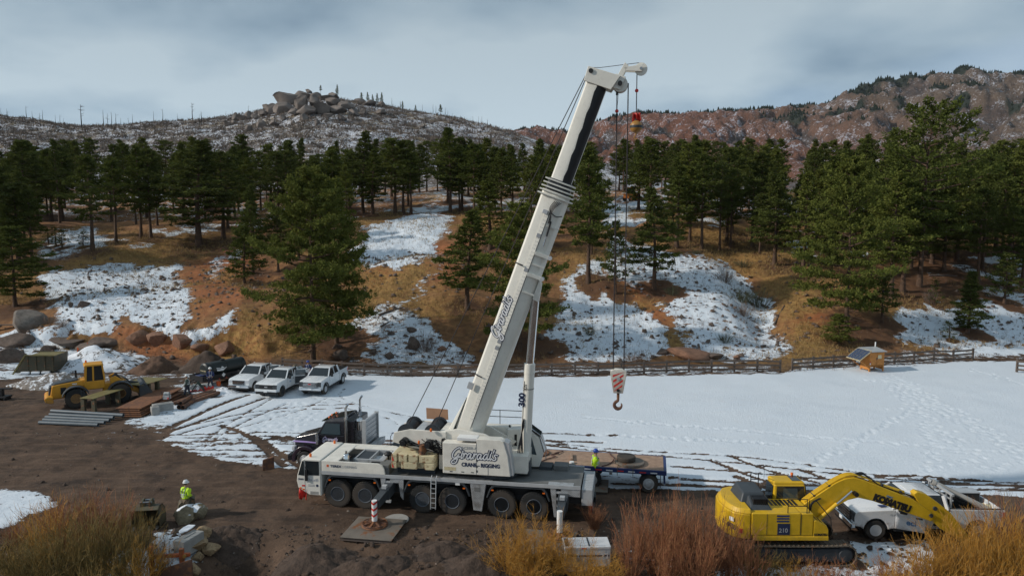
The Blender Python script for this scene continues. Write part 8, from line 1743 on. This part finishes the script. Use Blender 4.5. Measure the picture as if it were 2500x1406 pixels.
def willow(seed, n, H, spread, droop=.1, twig=5, r0=.011, fan=1.0):
    rg = np.random.default_rng(seed); paths = []
    for i in range(n):
        a = rg.random() * 6.283; t = spread * rg.random() ** .6; h = H * (.55 + .5 * rg.random()); b = np.array([math.cos(a), math.sin(a), 0]) * rg.random() * .45
        d = np.array([math.cos(a + rg.normal() * .5) * math.sin(t), math.sin(a + rg.normal() * .5) * math.sin(t), math.cos(t)]); s = np.linspace(0, 1, 5)[:, None]
        wob = rg.normal(size=(5, 3)) * .045 * H * s; p = b + d * h * s + wob + np.array([0, 0, -droop]) * h * s ** 3 * math.sin(t); paths.append((p, r0 * np.linspace(1.15, .35, 5)))
        for k in range(twig):
            f = .3 + .65 * rg.random(); q = np.array([np.interp(f, s[:, 0], p[:, j]) for j in range(3)]); l = h * (.12 + .2 * rg.random()) * (1.1 - f * .5)
            dd = d + rg.normal(size=3) * .45 * fan; dd[2] += .15; dd /= np.linalg.norm(dd); ss = np.linspace(0, 1, 3)[:, None]; paths.append((q + dd * l * ss + rg.normal(size=(3, 3)) * .02, r0 * np.array([.6, .45, .25])))
    V, F = tubes(paths, 3); return np_mesh('willow', V, F)
W_ = [willow(k, [95, 85, 105, 90][k], 3.0, [.5, .65, .55, .75][k], twig=8, r0=.0125) for k in range(4)]; W_S = [willow(20 + k, 70, 1.0, .9, twig=7, r0=.008) for k in range(3)]; W_O = [willow(40 + k, 90, 3.0, [.9, .75][k], droop=.25, twig=11, r0=.012, fan=1.7) for k in range(2)]
rg = np.random.default_rng(31)
def shrub(u, v, top, w, mat, lab, group, meshes, k, name='willow_shrub', dv=None):
    p = hit(u, v); q = p.y / FPX; H0 = 3.0 if meshes is not W_S else 1.0; h = (v - top) * q
    wx = w * .5 * q / (H0 * .62); o = link(name, meshes[k % len(meshes)], None, (p.x, p.y, p.z - .05), (0, 0, rg.random() * 6.28), (wx, wx, h / H0 / .93), TW[mat]); return tag(o, lab, 'shrub', group)
LEFT = [(60, 1420, 1290, 200, 'olive'), (150, 1440, 1250, 220, 'olive'), (230, 1430, 1225, 230, 'olive'), (310, 1425, 1255, 200, 'olive'), (120, 1370, 1215, 190, 'orange'), (200, 1360, 1180, 200, 'red'), (270, 1345, 1190, 180, 'red'), (330, 1375, 1235, 150, 'olive'), (30, 1400, 1300, 170, 'olive'), (350, 1440, 1300, 180, 'orange'), (90, 1460, 1330, 220, 'olive'), (230, 1480, 1330, 240, 'olive'), (40, 1330, 1260, 120, 'red'), (150, 1300, 1200, 130, 'red'), (400, 1400, 1300, 90, 'grey')]
RIGHT = [(1540, 1420, 1215, 150, 'red'), (1600, 1400, 1190, 170, 'red'), (1660, 1390, 1180, 170, 'red'), (1720, 1410, 1195, 160, 'red'), (1780, 1420, 1250, 160, 'red'), (1560, 1370, 1240, 120, 'grey'), (1630, 1440, 1260, 180, 'red'), (1700, 1450, 1270, 180, 'red'), (1850, 1430, 1325, 150, 'olive'), (1930, 1440, 1352, 150, 'orange'), (1830, 1440, 1290, 150, 'red'), (2000, 1450, 1362, 150, 'red'), (2080, 1450, 1368, 140, 'red'), (1450, 1290, 1225, 90, 'red')]
FARR = [(2180, 1450, 1350, 180, 'red'), (2260, 1450, 1290, 200, 'orange'), (2340, 1440, 1255, 220, 'orange'), (2420, 1430, 1225, 230, 'orange'), (2480, 1420, 1205, 220, 'red'), (2380, 1470, 1290, 250, 'orange'), (2460, 1480, 1270, 260, 'orange'), (2300, 1490, 1330, 240, 'orange'), (2500, 1380, 1190, 180, 'grey'), (2440, 1375, 1205, 170, 'grey'), (2530, 1460, 1230, 220, 'orange'), (2200, 1490, 1350, 220, 'orange')]
ordn = ['leftmost', 'second', 'third', 'fourth', 'fifth', 'sixth', 'seventh', 'eighth', 'ninth', 'tenth', 'eleventh', 'twelfth', 'thirteenth', 'fourteenth', 'fifteenth', 'sixteenth']
cn = dict(red='red-brown', orange='orange-yellow', olive='olive-brown', grey='grey bare')
for lst, where in ((LEFT, 'the bottom left thicket'), (RIGHT, 'the thicket in front of the excavator'), (FARR, 'the bottom right thicket')):
    for i, (u, v, tp, w, m) in enumerate(sorted(lst)): shrub(u, v, tp, w, m, f'{cn[m]} willow, {ordn[i]} from left in {where}', 'willows of ' + where, W_, i)
for i, (u, v, tp, w) in enumerate(((1240, 1400, 1250, 150), (1310, 1390, 1232, 170), (1290, 1430, 1300, 160), (1365, 1400, 1275, 110), (1420, 1425, 1300, 150), (1480, 1440, 1340, 130))): shrub(u, v, tp, w, 'orange', f'tangled yellow willow, {ordn[i]} from left around the generator', 'yellow willows by the generator', W_O, i)
# dry bushes on the slope
for i, (u, v, tp, w, m, lab) in enumerate(((1040, 858, 806, 46, 'grey', 'round grey bush right of the round brown boulder'), (1770, 690, 652, 40, 'grey', 'grey bush high on the right snow patch'), (1810, 738, 692, 56, 'sage', 'dark green bush at the right gully, left one'), (1850, 752, 700, 54, 'sage', 'dark green bush at the right gully, right one'), (1815, 772, 735, 34, 'grey', 'grey bush below the dark green gully bushes'), (1440, 818, 786, 26, 'sage', 'small green juniper on the snow near the hoist ropes'), (1770, 836, 808, 38, 'sage', 'low green bush on the lower right snow'), (1813, 652, 630, 44, 'sage', 'low green bush in golden grass on the right'), (1545, 886, 856, 50, 'grey', 'pinkish bush behind the hook block fence'), (1695, 620, 606, 24, 'sage', 'tiny green bush by the leftmost red-trunked pine'), (575, 640, 618, 30, 'grey', 'grey bush on the left brow snow'), (120, 790, 765, 34, 'grey', 'dry bush on snow right of the big grey boulder'), (150, 800, 780, 30, 'grey', 'second dry bush right of the big grey boulder'), (2270, 742, 700, 30, 'grey', 'thin dry bush on the right snow'), (1640, 720, 690, 30, 'sage', 'green bush right of the bushy dark pine'), (990, 762, 745, 20, 'grey', 'tiny grey bush on the brown slope left of the boom'))): shrub(u, v, tp, w, m, lab, 'bushes on the slope', W_S, i, 'slope_bush')
# dead weeds and tussocks: too many to count
def blades(name, label, mat, n, hgt, wid, mask, seed, lean=.5, per=5):
    r = np.random.default_rng(seed); pr = mask / mask.sum(); i = r.choice(len(mask), n, p=pr); cell = .35
    x, y = X[i] + r.normal(size=n) * cell, Y[i] + r.normal(size=n) * cell; z = Z[i]
    b = np.stack([x, y, z], -1)[:, None] + r.normal(size=(n, per, 3)) * np.array([.09, .09, .0]); h = hgt * (.5 + .8 * r.random((n, per, 1)))
    d = r.normal(size=(n, per, 3)) * lean; d[..., 2] = 1; d /= np.linalg.norm(d, axis=2, keepdims=True); s = np.cross(d, r.normal(size=(n, per, 3))); s /= np.linalg.norm(s, axis=2, keepdims=True) + 1e-9
    V = np.stack([b - s * wid, b + s * wid, b + d * h], 2).reshape(-1, 3); o = link(name, np_mesh(name, V, np.arange(len(V)).reshape(-1, 3), False), None, mat=mat); return tag(o, label, 'grass', kind='stuff')
inv = vis & (U > -60) & (U < 2560)
dens = np.gradient(gx)[None, :] * np.gradient(gy)[:, None]; dens = np.clip(dens.ravel(), 0, 2)
GR = twig_mat('dry_grass', (.30, .19, .06), (.46, .32, .13), (.24, .14, .06)); WD = twig_mat('dead_weed', (.16, .10, .06), (.26, .17, .10), (.10, .07, .05))
blades('dry_grass', 'golden dry grass tufts covering the slope', GR, 26000, .42, .022, np.where(inv & (slope > .5) & (Y < 150), grass * dens * (1 - .8 * snow), 0), 3, .45)
blades('dead_weeds', 'sparse brown dead weeds poking through the slope snow', WD, 9000, .55, .014, np.where(inv & (slope > .6) & (Y < 135), dens * (.25 + .75 * (snow > .4)), 0), 4, .3, 3)
blades('short_grass', 'dead grass fringe along the fence and snow edge', WD, 4000, .3, .016, np.where(inv & (Y > foot(X) - 3.4) & (Y < foot(X) + 4) & (np.abs(X) < 52), dens, 0), 5, .5, 4)
# loose stones: on the slope and in the mud
def stones(name, label, mat, n, r0, r1, mask, seed):
    r = np.random.default_rng(seed); i = r.choice(len(mask), n, p=mask / mask.sum()); c = np.stack([X[i] + r.normal(size=n) * .2, Y[i] + r.normal(size=n) * .2, Z[i]], -1); s = r0 + (r1 - r0) * r.random(n) ** 3
    bs = np.array([[1, 0, 0], [.4, .9, 0], [-.6, .8, 0], [-1, -.1, 0], [-.4, -.9, 0], [.6, -.8, 0], [.45, .3, .75], [-.5, .2, .7], [.0, -.5, .65], [0, 0, -.5]]); f = [(0,1,6),(1,2,7),(1,7,6),(2,3,7),(3,4,8),(3,8,7),(4,5,8),(5,0,6),(5,6,8),(6,7,8)]
    a = r.random(n) * 6.28; P = bs[None] * s[:, None, None] * (1 + .35 * r.normal(size=(n, 10, 1))); Q = P.copy(); Q[..., 0] = P[..., 0] * np.cos(a)[:, None] - P[..., 1] * np.sin(a)[:, None]; Q[..., 1] = P[..., 0] * np.sin(a)[:, None] + P[..., 1] * np.cos(a)[:, None]
    V = (Q + c[:, None]).reshape(-1, 3); F = (np.array(f)[None] + (np.arange(n) * 10)[:, None, None]).reshape(-1, 3); o = link(name, np_mesh(name, V, F, False), None, mat=mat); return tag(o, label, 'stones', kind='stuff')
stones('slope_stones', 'small red-brown stones scattered over the snowy slope', MAT['dark_rock'], 4200, .06, .34, np.where(inv & (slope > .5) & (Y < 110), dens * (.3 + red + (snow > .4)), 0), 6)
stones('yard_gravel', 'pale pebbles and clods scattered over the churned mud', MAT['granite'], 1500, .015, .075, np.where(inv & (slope < .1) & (field < .2) & (Y > 26) & (Y < 50), dens * (1 + 5 * (Y < 33.5)), 0), 7)
stones('mud_clods', 'dark soil clods thrown up along the dirt road', S_DARK, 6000, .02, .14, np.where(inv & (slope < .1) & (field < .2) & (Y > 26) & (Y < 50), dens * (.25 + 6 * (Y < 33.5)), 0), 8)
# brush on the burnt hill
r = np.random.default_rng(9); n = 5200; y = 300 + 215 * r.random(n) ** .9; x = (r.random(n) * 1330 - 60 - 1250) / FPX * y; z = hill_z(x, y)
b = np.stack([x, y, z], -1)[:, None] + r.normal(size=(n, 7, 3)) * np.array([.9, .9, .1]); h = (.9 + 1.5 * r.random((n, 7, 1))); d = r.normal(size=(n, 7, 3)) * .7; d[..., 2] = 1; d /= np.linalg.norm(d, axis=2, keepdims=True); s = np.cross(d, r.normal(size=(n, 7, 3))); s /= np.linalg.norm(s, axis=2, keepdims=True); V = np.stack([b - s * .25, b + s * .25, b + d * h], 2).reshape(-1, 3)
o = link('hill_brush', np_mesh('hill_brush', V, np.arange(len(V)).reshape(-1, 3), False), None, mat=twig_mat('hill_twigs', (.06, .045, .04), (.16, .125, .105), (.24, .18, .13))); tag(o, 'grey-brown leafless brush over the burnt hill', 'brush', kind='stuff')
finish_ground()
# ------------------------------------------------------------------ the air: thin haze over the whole valley
hz_ = MB().box(-3100, 3100, -950, 3360, -12, 640).build('haze', bpy.data.materials.new('haze_air'), None, smooth=0); hm = hz_.data.materials[0]; hm.use_nodes = True; hm.node_tree.nodes.clear()
_o = hm.node_tree.nodes.new('ShaderNodeOutputMaterial'); _v = hm.node_tree.nodes.new('ShaderNodeVolumePrincipled'); _v.inputs['Density'].default_value = .000025; _v.inputs['Color'].default_value = (.80, .88, .97, 1); _v.inputs['Anisotropy'].default_value = .2
hm.node_tree.links.new(_v.outputs[0], _o.inputs['Volume']); tag(hz_, 'thin pale haze filling the valley air', 'haze', kind='stuff')
